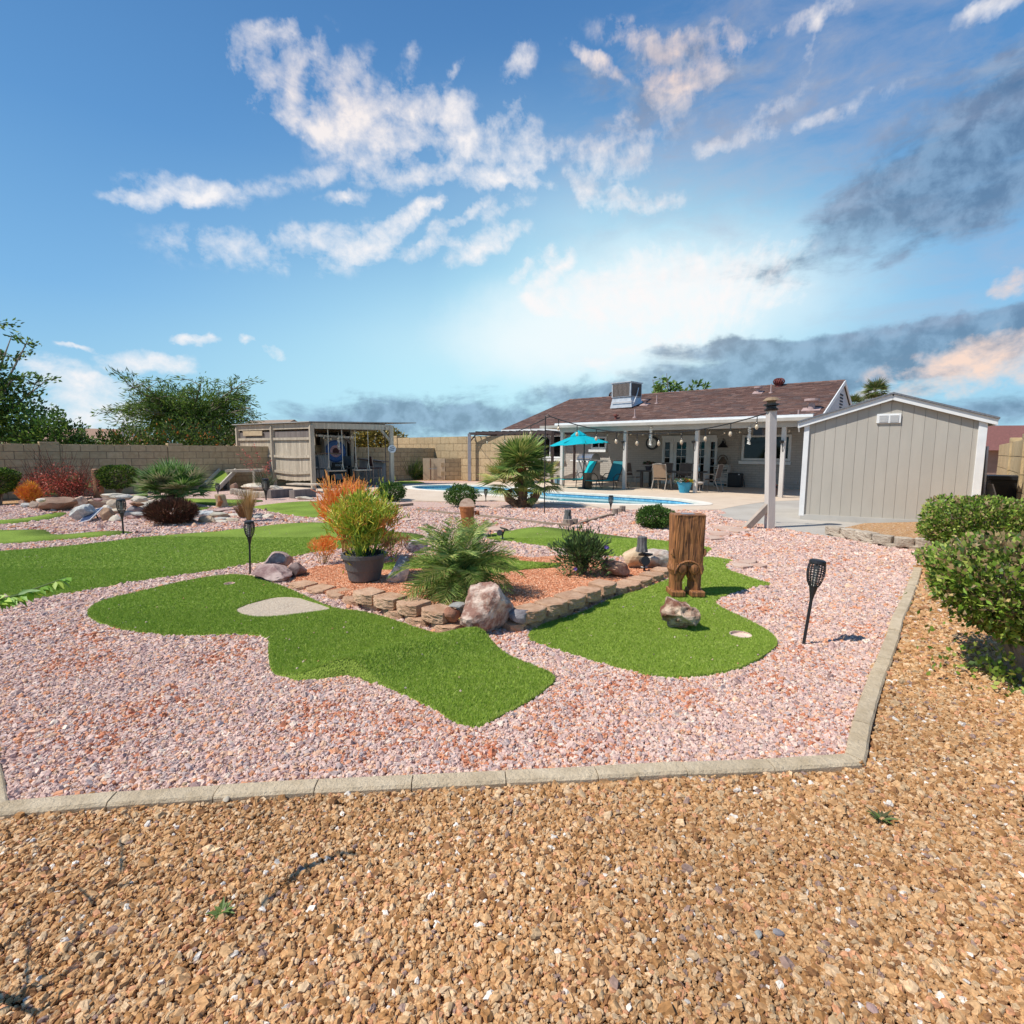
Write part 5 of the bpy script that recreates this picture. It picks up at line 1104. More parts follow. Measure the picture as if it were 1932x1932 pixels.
for s in(-1,1): MB().box((s*.78,0,.9),(.34,.45,.04)).obj('side_shelf',white,t)
MB().tube([(.4,-.25,.7),(.3,-.4,.6),(.35,-.42,.35),(.5,-.35,.3)],.015,6).obj('hose',black,t)
# dining set
wick=mat('tan_sling',(.30,.20,.13),.8,scale=60,var=.15,bump=.4); alum=mat('bronze_frame',(.38,.33,.28),.5,scale=5)
def dchair(lab,loc,rz,m1=wick,m2=alum):
    t=thing('patio_chair',lab,'chair',loc,rz,'sling dining chairs on the patio')
    for s in(-.27,.27):
        MB().tube([(s,-.28,0),(s,-.2,.42),(s,-.22,.62),(s,.1,.64),(s,.2,.6)],.017,6).obj('arm_frame',m2,t); MB().tube([(s,.36,0),(s,.2,.42),(s,.32,1.0)],.017,6).obj('leg',m2,t)
    MB().box((0,-.0,.42),(.5,.46,.025),(-.06,0,0)).obj('seat',m1,t); MB().box((0,.265,.74),(.5,.025,.52),(-.2,0,0)).obj('backrest',m1,t)
    m=MB(); m.tube([(-.27,.32,1.0),(0,.34,1.02),(.27,.32,1.0)],.016,6); m.tube([(-.27,-.2,.41),(.27,-.2,.41)],.014,6); m.obj('cross_bar',m2,t); return t
tp=G(*s2(1700,900)); tc_=PL(*r4(880,910),HL(0,1.6),Vv); tc_.z=.03
t=thing('dining_table','long dark patio dining table in the shade with glass top','table',tc_,HRZ)
MB().box((0,0,.72),(2.5,1.0,.03)).obj('table_top',mat('smoked_glass',(.05,.06,.06),.1,spec=.8),t); 
m=MB(); m.box((0,-.5,.70),(2.56,.05,.06)); m.box((0,.5,.70),(2.56,.05,.06)); m.box((-1.26,0,.70),(.05,1.0,.06)); m.box((1.26,0,.70),(.05,1.0,.06)); m.obj('frame',mat('dark_bronze',(.07,.06,.055),.5),t)
for sx in(-1.1,1.1):
    for sy in(-.4,.4): MB().box((sx,sy,.35),(.09,.09,.69)).obj('leg',MATS['dark_bronze'],t)
def TO(a,b): return tc_+U*a+Vv*b
dchair('tan sling chair with its back to the pool at the patio table',TO(.0,-.85),HRZ+math.pi)
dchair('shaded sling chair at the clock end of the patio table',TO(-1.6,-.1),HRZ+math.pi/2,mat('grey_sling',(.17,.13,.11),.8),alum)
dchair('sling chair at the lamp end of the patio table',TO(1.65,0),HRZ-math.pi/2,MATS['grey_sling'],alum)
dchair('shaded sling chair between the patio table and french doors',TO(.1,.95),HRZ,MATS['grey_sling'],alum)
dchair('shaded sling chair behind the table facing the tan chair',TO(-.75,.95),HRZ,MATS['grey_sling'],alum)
# crate shelf, black bag, pots
def onw(x,y,v): p=PL(x,y,HL(0,v),Vv); p.z=.03; return p
p=onw(*r4(1238,915),VW-.35); t=thing('crate_shelf','whitewashed crate shelf unit stacked three high by the side light','shelf',p,HRZ); crm=mat('whitewashed_wood',(.55,.53,.48),.8,scale=8,stretch=(.2,1,1))
W3=WH(*r4(1290,900),v=VW-.35)[0]-WH(*r4(1195,900),v=VW-.35)[0]; H3=WH(*r4(1240,757),v=VW-.35)[1]
for k in range(3):
    z0=k*H3/3
    for s in(-1,1): MB().box((s*W3/2,0,z0+H3/6),(.03,.36,H3/3-.01)).obj('side',crm,t)
    MB().box((0,0,z0+.02),(W3-.04,.36,.03)).obj('shelf_board',crm,t)
    for q in range(2 if k!=1 else 4): MB().box((0,-.17,z0+H3/3-.06-q*.09),(W3,.02,.06)).obj('slat',crm,t)
MB().box((0,0,H3),(W3+.05,.4,.03)).obj('top',crm,t)
b_=MB().box((0,0,.14),(.5,.26,.22)).obj('storage_box',mat('blue_pack',(.03,.12,.18),.6,scale=14,col2=(.08,.3,.38))); b_.location=p+up*.04; b_.rotation_euler=(0,0,HRZ); tag(b_,'dark blue printed pack in the bottom crate of the shelf','box')
m=MB(); m.lathe([(.15,0),(.19,.06),(.17,.12),(.06,.3),(.05,.34),(0,.34)],n=14); m.tube([(.2*math.cos(a),0,.2+.2*math.sin(a)) for a in [math.pi*i/10 for i in range(11)]],.02,6); o=m.obj('lantern',mat('bronze_lantern',(.12,.085,.06),.5)); o.location=p+up*(H3+.016); tag(o,'round bronze lantern on top of the whitewashed crates','lantern')
p=onw(*r4(1322,915),VW-.35); t=thing('black_case','black boxy case standing on the patio beside the crates','case',p,HRZ); MB().box((0,0,.30),(.72,.34,.60)).obj('shell',black,t,bevel=.05); MB().box((.26,-.18,.55),(.05,.02,.05)).obj('badge',white,t); MB().tube([(.3,-.1,.6),(.45,-.1,.3),(.5,-.1,.02)],.012,5).obj('cord',black,t)
def pot(m_,r0,r1,h): m=MB(); m.lathe([(0,0),(r0,0),(r1,h*.9),(r1*1.08,h*.9),(r1*1.08,h),(r1*.95,h),(r1*.9,h*.88),(0,h*.88)],n=20); return m
def flowers(cols,r,n,h,par):
    m=MB(); rnd=random.Random(n)
    for i in range(n):
        a=rnd.uniform(0,6.28); q=r*math.sqrt(rnd.random()); c=Vector((q*math.cos(a),q*math.sin(a)*.8,h+rnd.uniform(0,.16)*(1-.4*q/r))); g=rnd.random()<.35
        tt=(.05,.13,.02) if g else cols(c)
        for k in range(5):
            d=Vector((math.cos(k*1.26+a),math.sin(k*1.26+a),rnd.uniform(-.1,.5))); m.leaf(c,d,up,.05 if not g else .09,.04,tt)
    return m.obj('flowers',leafm,par)
p=G(*r4(975,955)); t=thing('blue_flower_pot','bright blue bucket pot of white, red and yellow flowers at a patio post','flower pot',p)
bp_=pot(None,.16,.26,.42).obj('pot',mat('blue_bucket',(.03,.28,.45),.5,scale=5),t)
flowers(lambda c:(.85,.85,.8) if c.x<-.08 else (.6,.05,.03) if c.x<.07 else (.8,.65,.08),.36,190,.40,t)
p=G(*r4(80,900)); t=thing('small_blue_pot','small grey blue pot with a white bloom beside the first patio post','flower pot',p); pot(None,.11,.15,.32).obj('pot',mat('dull_blue_pot',(.14,.25,.33),.6),t); flowers(lambda c:(.8,.78,.7),.12,40,.32,t)
p=G(*r4(1617,985)); t=thing('dark_flower_pot','dark pot with pink flowers behind the tall light post','flower pot',p+Vector((.0,.25,0))); pot(None,.15,.2,.32).obj('pot',mat('dark_clay',(.10,.07,.07),.7),t); flowers(lambda c:(.6,.08,.2),.2,90,.32,t)
p=G(*r4(1068,950)); m=MB(); m.tube([(0,0,0),(0,0,.3)],.012,6); m.lathe([(.05,.3),(.14,.36),(.12,.40),(.02,.42)],n=10); o=m.obj('garden_ornament',mat('ornament_grey',(.4,.36,.33),.7)); o.location=p+Vector((.12,.1,0)); tag(o,'small grey mushroom ornament at the foot of a patio post','ornament')
p=TO(1.15,-.3)+up*.735; m=MB(); m.lathe([(.0,0),(.09,0),(.12,.1),(.07,.2),(.10,.26),(0,.3)],n=10); o=m.obj('blue_vase',mat('pale_blue_glaze',(.12,.40,.55),.4)); o.location=p; tag(o,'pale blue vase on the patio table','vase')
t=thing('table_plant','dark leafy plant with red blooms standing on the patio table','plant',TO(-.95,-.1)+up*.735); pot(None,.1,.14,.16).obj('pot',MATS['dark_clay'],t); flowers(lambda c:(.35,.04,.04),.26,120,.22,t)
# ================================================================ TALL LIGHT POST, POLES AND STRING LIGHTS
p=G(*r4(1578,1205)); ph_=HZ(*r4(1578,370),p); t=thing('light_post','tall square taupe timber post with a solar cap standing in gravel','post',p,.08); t.rotation_euler=(0,-.045,.08)
MB().box((0,0,ph_/2),(.145,.145,ph_)).obj('shaft',tanp,t,bevel=.006)
MB().beam((-.55,-.05,.0),(-.04,0,.46),.09,.12).obj('brace',mat('brace_wood',(.40,.33,.27),.9,scale=6),t)
m=MB(); m.lathe([(.12,0),(.13,.03),(.09,.05),(.09,.08),(.14,.10),(.14,.13)],n=12); m.obj('cap_base',black,t).location=(0,0,ph_)
m=MB(); m.lathe([(.08,.13),(.08,.19),(.16,.19),(.10,.245),(.09,.25),(0,.26)],n=12); m.obj('solar_cap',mat('bronze_cap',(.28,.19,.11),.6),t).location=(0,0,ph_)
topP=p+up*(ph_-.02)+Vector((-.105,0,0))
def pole(lab,base,h,r=.014):
    t=thing('string_light_pole',lab,'pole',base,0,'thin black poles holding string lights'); MB().tube([(0,0,0),(0,0,h)],r,6).obj('rod',pblack,t); MB().tube([(0,0,h),(.06,0,h+.04),(.1,0,h)],r*.7,5).obj('hook',pblack,t); return base+up*h
pb=G(*r3(1527,1045)); pbh=HZ(*r3(1567,125),pb); tA=pole('thin black pole rising from the gravel beside the fan palm',pb,pbh)+Vector((.1,0,0))
pb2=G(*s1(1597,1400)); pbh2=HZ(*s1(1665,140),pb2); tB=pole('thin black pole standing by the open corner of the hut',pb2,pbh2)
string('long string of bulbs from the tall post to the thin pole by the palm',[(topP,tA,.42)],[10],.12,BMb,.012)
string('short string of bulbs from the thin pole back to the pergola corner',[(tA,q0+up*(ph+.05),.35)],[4],.12,BMb,.012)
b0=HL(-.4,.12,PT-.30); b1=HL(9.2,.12,PT-.30)
string('row of small bulbs along the patio beam under the white fascia',[(HL(-.2+i*1.55,.13,PT-.2),HL(1.35+i*1.55,.13,PT-.2),.05) for i in range(6)],[3]*6,.0,BM,.006)
spiral('twisted pale wind spinner under the patio edge before the clock',HL(WH(*r4(740,500),v=-.1)[0],-.1,PT-.18),.62)
spiral('twisted pale wind spinner under the patio edge before the wide window',HL(WH(*r4(1437,520),v=-.1)[0],-.1,PT-.28),.5)
for x,y in((540,600),(1040,600),(1665,600)):
    u,z=WH(*r4(x,y),v=-.1); m=MB(); m.tube([(.08,.05,-.35),(.02,-.02,-.2),(0,-.05,0)],.012,5); m.lathe([(.04,0),(.07,.06),(.07,.09),(0,.1)],n=8)
    o=m.obj('post_spotlight',black); o.location=HL(u,-.1,z); tag(o,'small black spotlight clipped to the %s patio post'%{540:'second',1040:'third',1665:'last'}[x],'spotlight','spotlights clipped to the patio posts')
# ================================================================ PLANTS
def unit(a): return a/np.maximum(np.linalg.norm(a,axis=1,keepdims=True),1e-9)
def leaves(name,Pn,D,Ls,Ws,T,parent,m=None,Nr=None,fold=.2):
    n=len(Pn); D=unit(np.asarray(D,float)); Nr=RNG.normal(0,1,(n,3)) if Nr is None else np.asarray(Nr,float); X=unit(np.cross(D,Nr)); Z=np.cross(X,D)
    Ls=np.broadcast_to(Ls,(n,))[:,None]; Ws=np.broadcast_to(Ws,(n,))[:,None]
    V=np.stack([Pn,Pn+D*Ls*.45-X*Ws/2+Z*Ls*fold*.3,Pn+D*Ls,Pn+D*Ls*.45+X*Ws/2+Z*Ls*fold*.3],1).reshape(-1,3)
    me=bpy.data.meshes.new(name); me.vertices.add(4*n); me.vertices.foreach_set('co',V.astype(np.float32).ravel())
    b=np.arange(n)[:,None]*4; idx=np.concatenate([b+0,b+1,b+2,b+0,b+2,b+3],1).ravel(); me.loops.add(6*n); me.loops.foreach_set('vertex_index',idx.astype(np.int32))
    me.polygons.add(2*n); me.polygons.foreach_set('loop_start',(np.arange(2*n)*3).astype(np.int32)); me.update(calc_edges=True); me.validate()
    a=me.color_attributes.new('tint','FLOAT_COLOR','POINT'); c=np.ones((4*n,4),np.float32); c[:,:3]=np.repeat(np.clip(T,0,1),4,axis=0); a.data.foreach_set('color',c.ravel()); me.materials.append(m or leafm)
    return link(name,me,parent)
def pal(P_,W_,n,j=.15): return palette(P_,W_,n)*np.exp(RNG.normal(0,j,(n,1)))
bark=mat('bark',(.16,.11,.075),.95,col2=(.26,.19,.13),scale=14,bump=.7,bscale=50); barkg=mat('grey_bark',(.22,.18,.14),.95,col2=(.34,.28,.22),scale=14,bump=.5)
GREEN=[(.075,.17,.022),(.12,.25,.035),(.20,.32,.06),(.045,.10,.018)]
def shell(n,rx,ry,rz,cz,thick=.35,pw=2.0,lump=.12,zmin=-1,seed=0,flat=None):
    d=unit(RNG.normal(0,1,(n*2,3))); d=d[d[:,2]>zmin][:n]; n=len(d)
    if pw!=2: k=(np.abs(d)**pw).sum(1)**(-1/pw); s=d*k[:,None]
    else: s=d.copy()
    r=1-thick*RNG.random(n)**1.6; lum=np.array([mnoise.noise(Vector(q)*2.1+Vector((seed,0,0))) for q in d])*lump*2+np.array([mnoise.noise(Vector(q)*5+Vector((seed,0,0))) for q in d])*lump
    s=s*(r*(1+lum))[:,None]; Pn=s*np.array([rx,ry,rz])+np.array([0,0,cz]); return Pn,d
def bush(name,label,base,rx,ry,h,n,L_,Wd,P_,W_,z0=.02,pw=2,group=None,thick=.4,cat='bush',stems=8,updir=.5,lump=.12,jit=.7,part='foliage',stemc=None,sr=.008,crz=None,spread=.4,j=.15):
    t=thing(name,label,cat,base,0,group); hz=(h-z0)/2; cz=z0+hz
    Pn,d=shell(n,rx,ry,hz,cz,thick,pw,lump,seed=len(label)*1.3)
    D=d+RNG.normal(0,jit,d.shape)+np.array([0,0,updir]); Pn[:,2]=np.maximum(Pn[:,2],z0*.3)
    leaves(part,Pn,D,L_*RNG.uniform(.7,1.2,len(Pn)),Wd*RNG.uniform(.7,1.2,len(Pn)),pal(P_,W_,len(Pn),j),t)
    if stems:
        m=MB()
        for i in range(stems):
            a=random.uniform(0,6.28); q=random.uniform(.1,spread); m.tube([(.04*math.cos(a)*rx*3,.04*math.sin(a)*ry*3,0),(q*.6*rx*math.cos(a),q*.6*ry*math.sin(a),cz*.6),(q*1.5*rx*math.cos(a),q*1.5*ry*math.sin(a),cz*1.2)],[sr*1.6,sr*1.2,sr*.5],5)
        m.obj('stems',stemc or bark,t)
    return t
# clipped hedges near the camera
HP=[(.17,.29,.03),(.30,.41,.06),(.45,.50,.11),(.07,.13,.02),(.30,.19,.09),(.42,.30,.14)]
def hedge(label,c,rx,ry,z0,z1,n,rz,brown,L_,stemn,low):
    t=thing('clipped_hedge',label,'hedge',(c[0],c[1],0),rz,'clipped hedges beside the kerb'); hz=(z1-z0)/2; cz=(z1+z0)/2
    Pn,d=shell(n,rx,ry,hz,cz,.34,3.3,.10,seed=c[0]); Pn2,d2=shell(n//3,rx*.86,ry*.86,hz*.85,cz,.5,3.5,.1,seed=c[1])
    # belly tapers toward the stems
    for q in(Pn,Pn2):
        k=np.clip((q[:,2]-z0)/(hz*1.1),0,1); s=.42+.58*k**.75; q[:,0]*=s; q[:,1]*=s
    Pa=np.concatenate([Pn,Pn2]); da=np.concatenate([d,d2]); D=da*.7+RNG.normal(0,.6,da.shape)+np.array([0,0,.35])
    top=np.clip((Pa[:,2]-(z1-.12))/.12,0,1); pr=RNG.random(len(Pa))<(brown*.6+brown*top); T_=pal(HP[:4],[3,3,1.3,2],len(Pa),.2); T_[pr]=pal(HP[4:],[1,1],pr.sum(),.25)
    Nr=np.where(RNG.random((len(Pa),1))<.5,da,RNG.normal(0,1,da.shape))
    leaves('foliage',Pa,D,L_*RNG.uniform(.6,1.15,len(Pa)),L_*.58*RNG.uniform(.7,1.1,len(Pa)),T_,t,Nr=RNG.normal(0,.5,da.shape)+D[:,[1,2,0]])
    m=MB()
    for i in range(stemn):
        a=random.uniform(0,6.28); q=random.uniform(.0,.25); q2=random.uniform(.3,.95); b0=Vector((q*math.cos(a)*rx*.5,q*math.sin(a)*ry*.6,0)); b1=Vector((q2*math.cos(a)*rx*.8,q2*math.sin(a)*ry*.8,z1*.85))
        mid=b0.lerp(b1,.5)+Vector((random.uniform(-.05,.05),random.uniform(-.05,.05),.02)); m.tube([b0,b0.lerp(mid,.5)+Vector((.02,.01,0)),mid,b1],[.019,.016,.012,.006],6)
        for k in range(4):
            s=mid.lerp(b1,random.random()*.8); e=s+Vector((random.uniform(-.2,.2),random.uniform(-.2,.2),random.uniform(.02,.25))); m.tube([s,e],[.007,.003],4)
    m.obj('stems',barkg,t)
    if low:
        k=low; Pn=np.column_stack([RNG.normal(-.08,.20,k),RNG.normal(-.08,.16,k),np.abs(RNG.normal(.07,.10,k))]); zz_=leaves('low_shoots',Pn,RNG.normal(0,.8,(k,3))+np.array([0,0,.7]),L_*RNG.uniform(.7,1.1,k),L_*.6,pal(HP[:4],[3,3,3,1],k,.2),t)
        k=140; Pn=np.column_stack([RNG.normal(0,.3,k),RNG.normal(0,.25,k),RNG.uniform(.2,.45,k)]); struct(zz_,'stuff'); struct(leaves('inner_shoots',Pn,RNG.normal(0,.8,(k,3)),L_,L_*.6,pal(HP[:4],[3,3,3,1],k,.2),t),'stuff')
    return t
hedge('nearest clipped hedge on bare grey stems at the edge of the tan gravel',(3.40,3.36),.60,.58,.30,.935,14500,-.64,.34,.046,54,420)
hedge('smaller clipped hedge between the nearest hedge and the grey shed',(5.52,6.20),.54,.52,.20,.955,12000,-.64,.22,.050,14,0)
# leafy spray reaching in at the edge and bare branches over the gravel
t=thing('overhanging_branch','thin green leafy branch reaching over the pink gravel from outside','branch'); m=MB()
bp_=[PL(*r10(x,y),(0,yy,0),Vector((0,1,0))) for x,y,yy in((-500,620,1.35),(-200,430,1.45),(0,400,1.5),(120,370,1.52),(260,320,1.55),(400,270,1.57),(500,235,1.58))]
m.tube(bp_,[.006,.005,.004,.0032,.003,.002,.0015],5); m.obj('twig',mat('green_twig',(.16,.22,.06),.6),t)
LP_=[];LD=[]
for i in range(64):
    f=random.uniform(.15,1); k=f*6; a=int(min(5,k)); p=bp_[a].lerp(bp_[a+1],k-a); LP_.append(p[:]); s=random.choice((-1,1)); LD.append((.5+random.uniform(-.3,.3),random.uniform(-.5,.5),-.75*random.random()+ (.25 if s>0 else -.2)))
leaves('leaf_spray',np.array(LP_),np.array(LD),RNG.uniform(.030,.050,64),RNG.uniform(.012,.018,64),pal([(.26,.50,.04),(.46,.65,.08),(.14,.32,.04)],[3,2.5,1],64),t,Nr=RNG.normal(0,.4,(64,3))+np.array([0,-.3,1]))
t=thing('bare_shrub','leafless twiggy shrub just outside the frame throwing branch shadows on tan gravel','shrub',(-2.35,1.45,0)); m=MB()
org=Vector((-2.35,1.45,0)); k_=1/math.tan(SUN_EL)
def caster(x,y,h): return G(*r13(x,y))-SH.to_3d()*h*k_+up*h-org
for chain in ([(-250,2150,.35),(0,2000,.5),(240,1850,.6),(440,1640,.7),(580,1430,.78),(700,1220,.85),(890,980,.92),(1020,870,.97)],[(890,980,.92),(885,780,.95),(880,690,.98)],[(700,1220,.85),(610,1130,.86),(520,1060,.88)],[(830,1100,.88),(960,1070,.90),(1090,1030,.92)],[(-200,1750,.5),(0,1560,.6),(140,1450,.66),(260,1300,.7)],[(200,1932,.6),(230,1600,.66),(240,1330,.72)],[(0,1932,.5),(350,1800,.6),(600,1650,.66),(800,1500,.72)],[(300,2000,.55),(480,1850,.6),(700,1700,.64)]):
    pts=[caster(*c) for c in chain]; n_=len(pts); m.tube(pts,[.0065*(1-.65*i/(n_-1)) for i in range(n_)],5)
for i in range(5): e=Vector((random.uniform(-.1,.1),random.uniform(-.1,.1),.35)); m.tube([Vector((random.uniform(-.05,.05),0,0)),e],[.014,.010],6)
for c in((-250,2150,.35),(-200,1750,.5),(0,1932,.5),(200,1932,.6),(300,2000,.55)): m.tube([(0,0,.3),caster(*c)],[.01,.008],5)
m.obj('stems',barkg,t)
def pull(p,k): return Vector((p.x*k,p.y*k,p.z))
# ---- fire stick plants
def firestick(par,n0,h,spread,colf,name='sticks',depth=5,r0=.009,up_=.8,base=(0,0,0),rr=None):
    m=MB(); rnd=random.Random(int(h*1000)+n0)
    def grow(p,d,l,r,k):
        q=p+d*l; c=colf(q,k/depth,rnd); m.tube([p,q],[r,r*.8],4,tint=c,caps=False)
        if k>=depth: return
        for i in range(rnd.choice((2,3,3)) if k<depth-1 else rnd.choice((2,3))):
            nd=(d+Vector((rnd.gauss(0,.55),rnd.gauss(0,.55),rnd.gauss(.10,.3)))).normalized(); nd=(nd+up*.16*up_).normalized(); grow(q,nd,l*rnd.uniform(.72,1.0),r*.80,k+1)
    for i in range(n0):
        a=rnd.uniform(0,6.28); q=math.sqrt(rnd.random()); d=Vector((math.cos(a)*q*spread,math.sin(a)*q*spread,1)).normalized(); grow(Vector(base)+Vector((math.cos(a)*q*.10,math.sin(a)*q*.10,0)),d,h/(depth+1)*1.12,r0,0)
    return m.obj(name,rr or mat('succulent_stick',(1,1,1),.5,attr='GEOMETRY',var=.1,spec=.4,trans=.12),par)
pb_=G(*r6(1155,955),.06); t=thing('potted_fire_stick','fire stick succulent with green and yellow stems in a round grey pot','potted plant',pb_)
H_=.30; m=MB(); m.lathe([(0,0),(.165,0),(.175,.01),(.195,.12),(.205,.125),(.225,.255),(.25,.258),(.252,.30),(.225,.302),(.215,.27),(0,.262)],n=30); m.obj('pot',mat('grey_plastic_pot',(.115,.11,.108),.55,scale=3,var=.12),t,smooth=False)
def cg(q,f,r):
    x=r.random()
    if q.x>.26 and q.z<.75: return (.62,.22,.07) if x<.6 else (.5,.33,.06)
    if f>.7: return (.78,.68,.08) if x<.45 else (.42,.56,.06) if x<.85 else (.80,.42,.12)
    return (.52,.58,.07) if x<.45 else (.24,.40,.04)
firestick(t,17,.86,.34,cg,base=(0,0,.26),depth=5,r0=.0125)
Pn,d=shell(2000,.33,.32,.36,.62,.85,2,.45,seed=3); leaves('leaves',Pn,RNG.normal(0,.5,Pn.shape)+np.array([0,0,1.2])+d*.5,.075,.017,pal([(.26,.42,.04),(.50,.55,.06),(.72,.62,.10)],[3,2.4,1],len(Pn)),t)
m=MB(); [m.leaf((random.uniform(-.15,.15),random.uniform(-.15,.15),.27),(random.uniform(-1,1),random.uniform(-1,1),random.uniform(.3,1)),up,.14,.02,(.04,.05,.045)) for _ in range(60)]; m.obj('dark_leaves',leafm,t)
fb=G(*r6(985,825),.04); fb=Vector((fb.x,fb.y+.15,.02)); t=thing('orange_fire_stick','large orange fire stick succulent growing in the bed behind the grey pot','succulent',fb)
def co(q,f,r):
    x=r.random()
    if f<.3: return (.48,.30,.10)
    return (.98,.36,.06) if x<.45 else (1.0,.52,.12) if x<.85 else (.95,.36,.18)
t.scale=(.60,.60,.96); firestick(t,14,1.40,.12,co,depth=5,r0=.017); firestick(t,9,.48,.7,co,'low_sticks',depth=5,r0=.008,base=(-.52,-.1,0))

pr_=G(*r6(1380,760),.04); t=thing('trailing_fire_stick','low pinkish orange fire stick sprawling to the side of the grey pot','succulent',Vector((pr_.x,pr_.y,.04)))
firestick(t,9,.42,1.4,lambda q,f,r:(.66,.26,.13) if r.random()<.6 else (.45,.32,.08),depth=5,r0=.0055)
# ---- palm fronds
def pinnate(L_,n,w,tints,droop=.9,seed=0,ll=.26):
    rnd=random.Random(seed); m=MB(); pts=[]
    for i in range(n+1):
        f=i/n; pts.append(Vector((L_*(f-.12*f*f*droop),0,L_*(.62*f-.80*droop*f*f))))
    m.tube(pts[::3] if n>6 else pts,[.006*(1-.8*i/(len(pts[::3])-1)) for i in range(len(pts[::3]))],4,tint=tints[0])
    for i in range(2,n+1):
        f=i/n; d=(pts[i]-pts[i-1]).normalized(); l=ll*L_*(math.sin(math.pi*min(1,f*.85+.12))**.6)
        for s in(-1,1):
            dd=(d*.75+Vector((0,s*.85,0))+up*rnd.uniform(-.35,.30)).normalized(); m.leaf(pts[i]+d*rnd.uniform(-.01,.01),dd,up+Vector((0,s*.4,0)),l*rnd.uniform(.85,1.1),w,rnd.choice(tints),.1)
    return m.mesh('frond',leafm)
def fan(R_,n,w,tints,seed=0,pet=.5,arc=2.6):
    rnd=random.Random(seed); m=MB(); m.tube([(0,0,0),(R_*pet*.5,0,.02),(R_*pet,0,.0)],[.010,.008,.006],4,tint=tints[-1])
    c=Vector((R_*pet,0,0))
    for i in range(n):
        a=(i/(n-1)-.5)*arc; l=R_*(1-pet*.35)*(.80+.2*math.cos(a*.8))*rnd.uniform(.93,1.05); d=Vector((math.cos(a),math.sin(a),-.10+.12*math.cos(a)*rnd.uniform(.3,1))).normalized()
        side=Vector((-math.sin(a),math.cos(a),0)); t_=rnd.choice(tints); mid=c+d*l*.5; tip=c+d*l+Vector((0,0,-.14*l*rnd.random()))
        m.add([c,mid-side*w/2+up*.0,mid+up*w*.35,mid+side*w/2,tip],[(0,1,2),(0,2,3),(1,4,2),(2,4,3)],t_)
    return m.mesh('frond',leafm)
def crown(par,meshes,n,c,elo=(-.3,1.4),sc=(.8,1.1),name='frond',bias=None):
    for i in range(n):
        o=link(name,random.choice(meshes),par); az=i*2.39996+random.uniform(-.25,.25); f=(i+.5)/n; e=elo[1]+(elo[0]-elo[1])*f+random.uniform(-.12,.12)
        o.matrix_local=Matrix.Translation(c)@Matrix.Rotation(az,4,'Z')@Matrix.Rotation(-e,4,'Y')@Matrix.Rotation(random.uniform(-.4,.4),4,'X')@Matrix.Scale(random.uniform(*sc),4)
def bootx(par,pts,r,m_=None,nb=60,name='trunk'):
    m=MB(); m.tube(pts,r,9)
    for i in range(nb):
        f=random.random(); k=f*(len(pts)-1); a=int(min(len(pts)-2,k)); p=Vector(pts[a]).lerp(Vector(pts[a+1]),k-a); q=random.uniform(0,6.28); rr=(r if not isinstance(r,list) else r[a])
        o=Vector((math.cos(q),math.sin(q),0)); m.tube([p+o*rr*.7,p+o*(rr*1.1+.02)+up*.07],[.022,.008],4)
    return m.obj(name,m_ or mat('palm_boot',(.17,.10,.06),.95,col2=(.33,.19,.10),scale=12,bump=.6),par)
# pygmy date palm beside the big boulder
TP=[(.26,.40,.08),(.40,.52,.13),(.58,.60,.20),(.17,.28,.06),(.70,.58,.24)]
pp=G(*r7(330,800),.12); pp=Vector((pp.x-.09,pp.y+.05,.09)); t=thing('date_palm_shrub','low feathery date palm behind the big pink boulder in the block planter','palm',pp)
pm=[pinnate(.72,44,.0075,TP[:4],.92,s,.30) for s in range(3)]+[pinnate(.62,28,.012,[TP[2],TP[4],(.30,.30,.12)],1.0,9,.36)]
bootx(t,[(0,0,0),(0,0,.16)],.07,nb=26); crown(t,pm,76,Vector((0,0,.16)),(-.85,.95),(.70,1.05))
for i in range(8): o=link('frond',pm[i%3],t); o.matrix_local=Matrix.Translation(Vector((random.uniform(-.1,.1),random.uniform(-.1,.1),.14)))@Matrix.Rotation(random.uniform(0,6.28),4,'Z')@Matrix.Rotation(-1.15,4,'Y')@Matrix.Scale(1.05,4)
# fan palm by the pool
FP=[(.18,.30,.06),(.28,.40,.09),(.11,.19,.045),(.44,.47,.14),(.58,.50,.14)]
fm=[fan(.62,19,.042,FP[:4],s,.5) for s in range(4)]+[fan(.60,17,.040,[FP[3],FP[4]],8,.5)]
fp=G(*r3(1320,990)); fp=Vector((fp.x,fp.y+.25,0)); t=thing('fan_palm','bushy multi trunk fan palm standing in pink gravel at the pool edge','palm',fp)
for pts,r,c,n,sc in (([(0,0,0),(.02,0,.5),(-.02,0,1.05)],.13,(-.03,0,1.10),46,(.9,1.4)),([(-.08,0,0),(-.38,0,.22),(-.45,0,.45)],.11,(-.5,-.05,.66),17,(.8,1.1)),([(.1,-.05,0),(.33,-.05,.25),(.42,0,.42)],.11,(.50,-.05,.70),17,(.8,1.1)),([(.0,-.15,0),(.05,-.3,.2)],.10,(.05,-.30,.35),6,(.5,.7))):
    bootx(t,pts,r,nb=70); crown(t,fm,n,Vector(c),(-.5,1.5),sc)
m=MB()
for i in range(40): q=random.uniform(0,6.28); m.tube([(-.02,-.1,1.02),(-.02+.12*math.cos(q),-.2+.1*math.sin(q),1.05+random.uniform(-.12,.1))],.016,4,tint=(.55,.30,.10))
m.obj('flower_cluster',leafm,t)
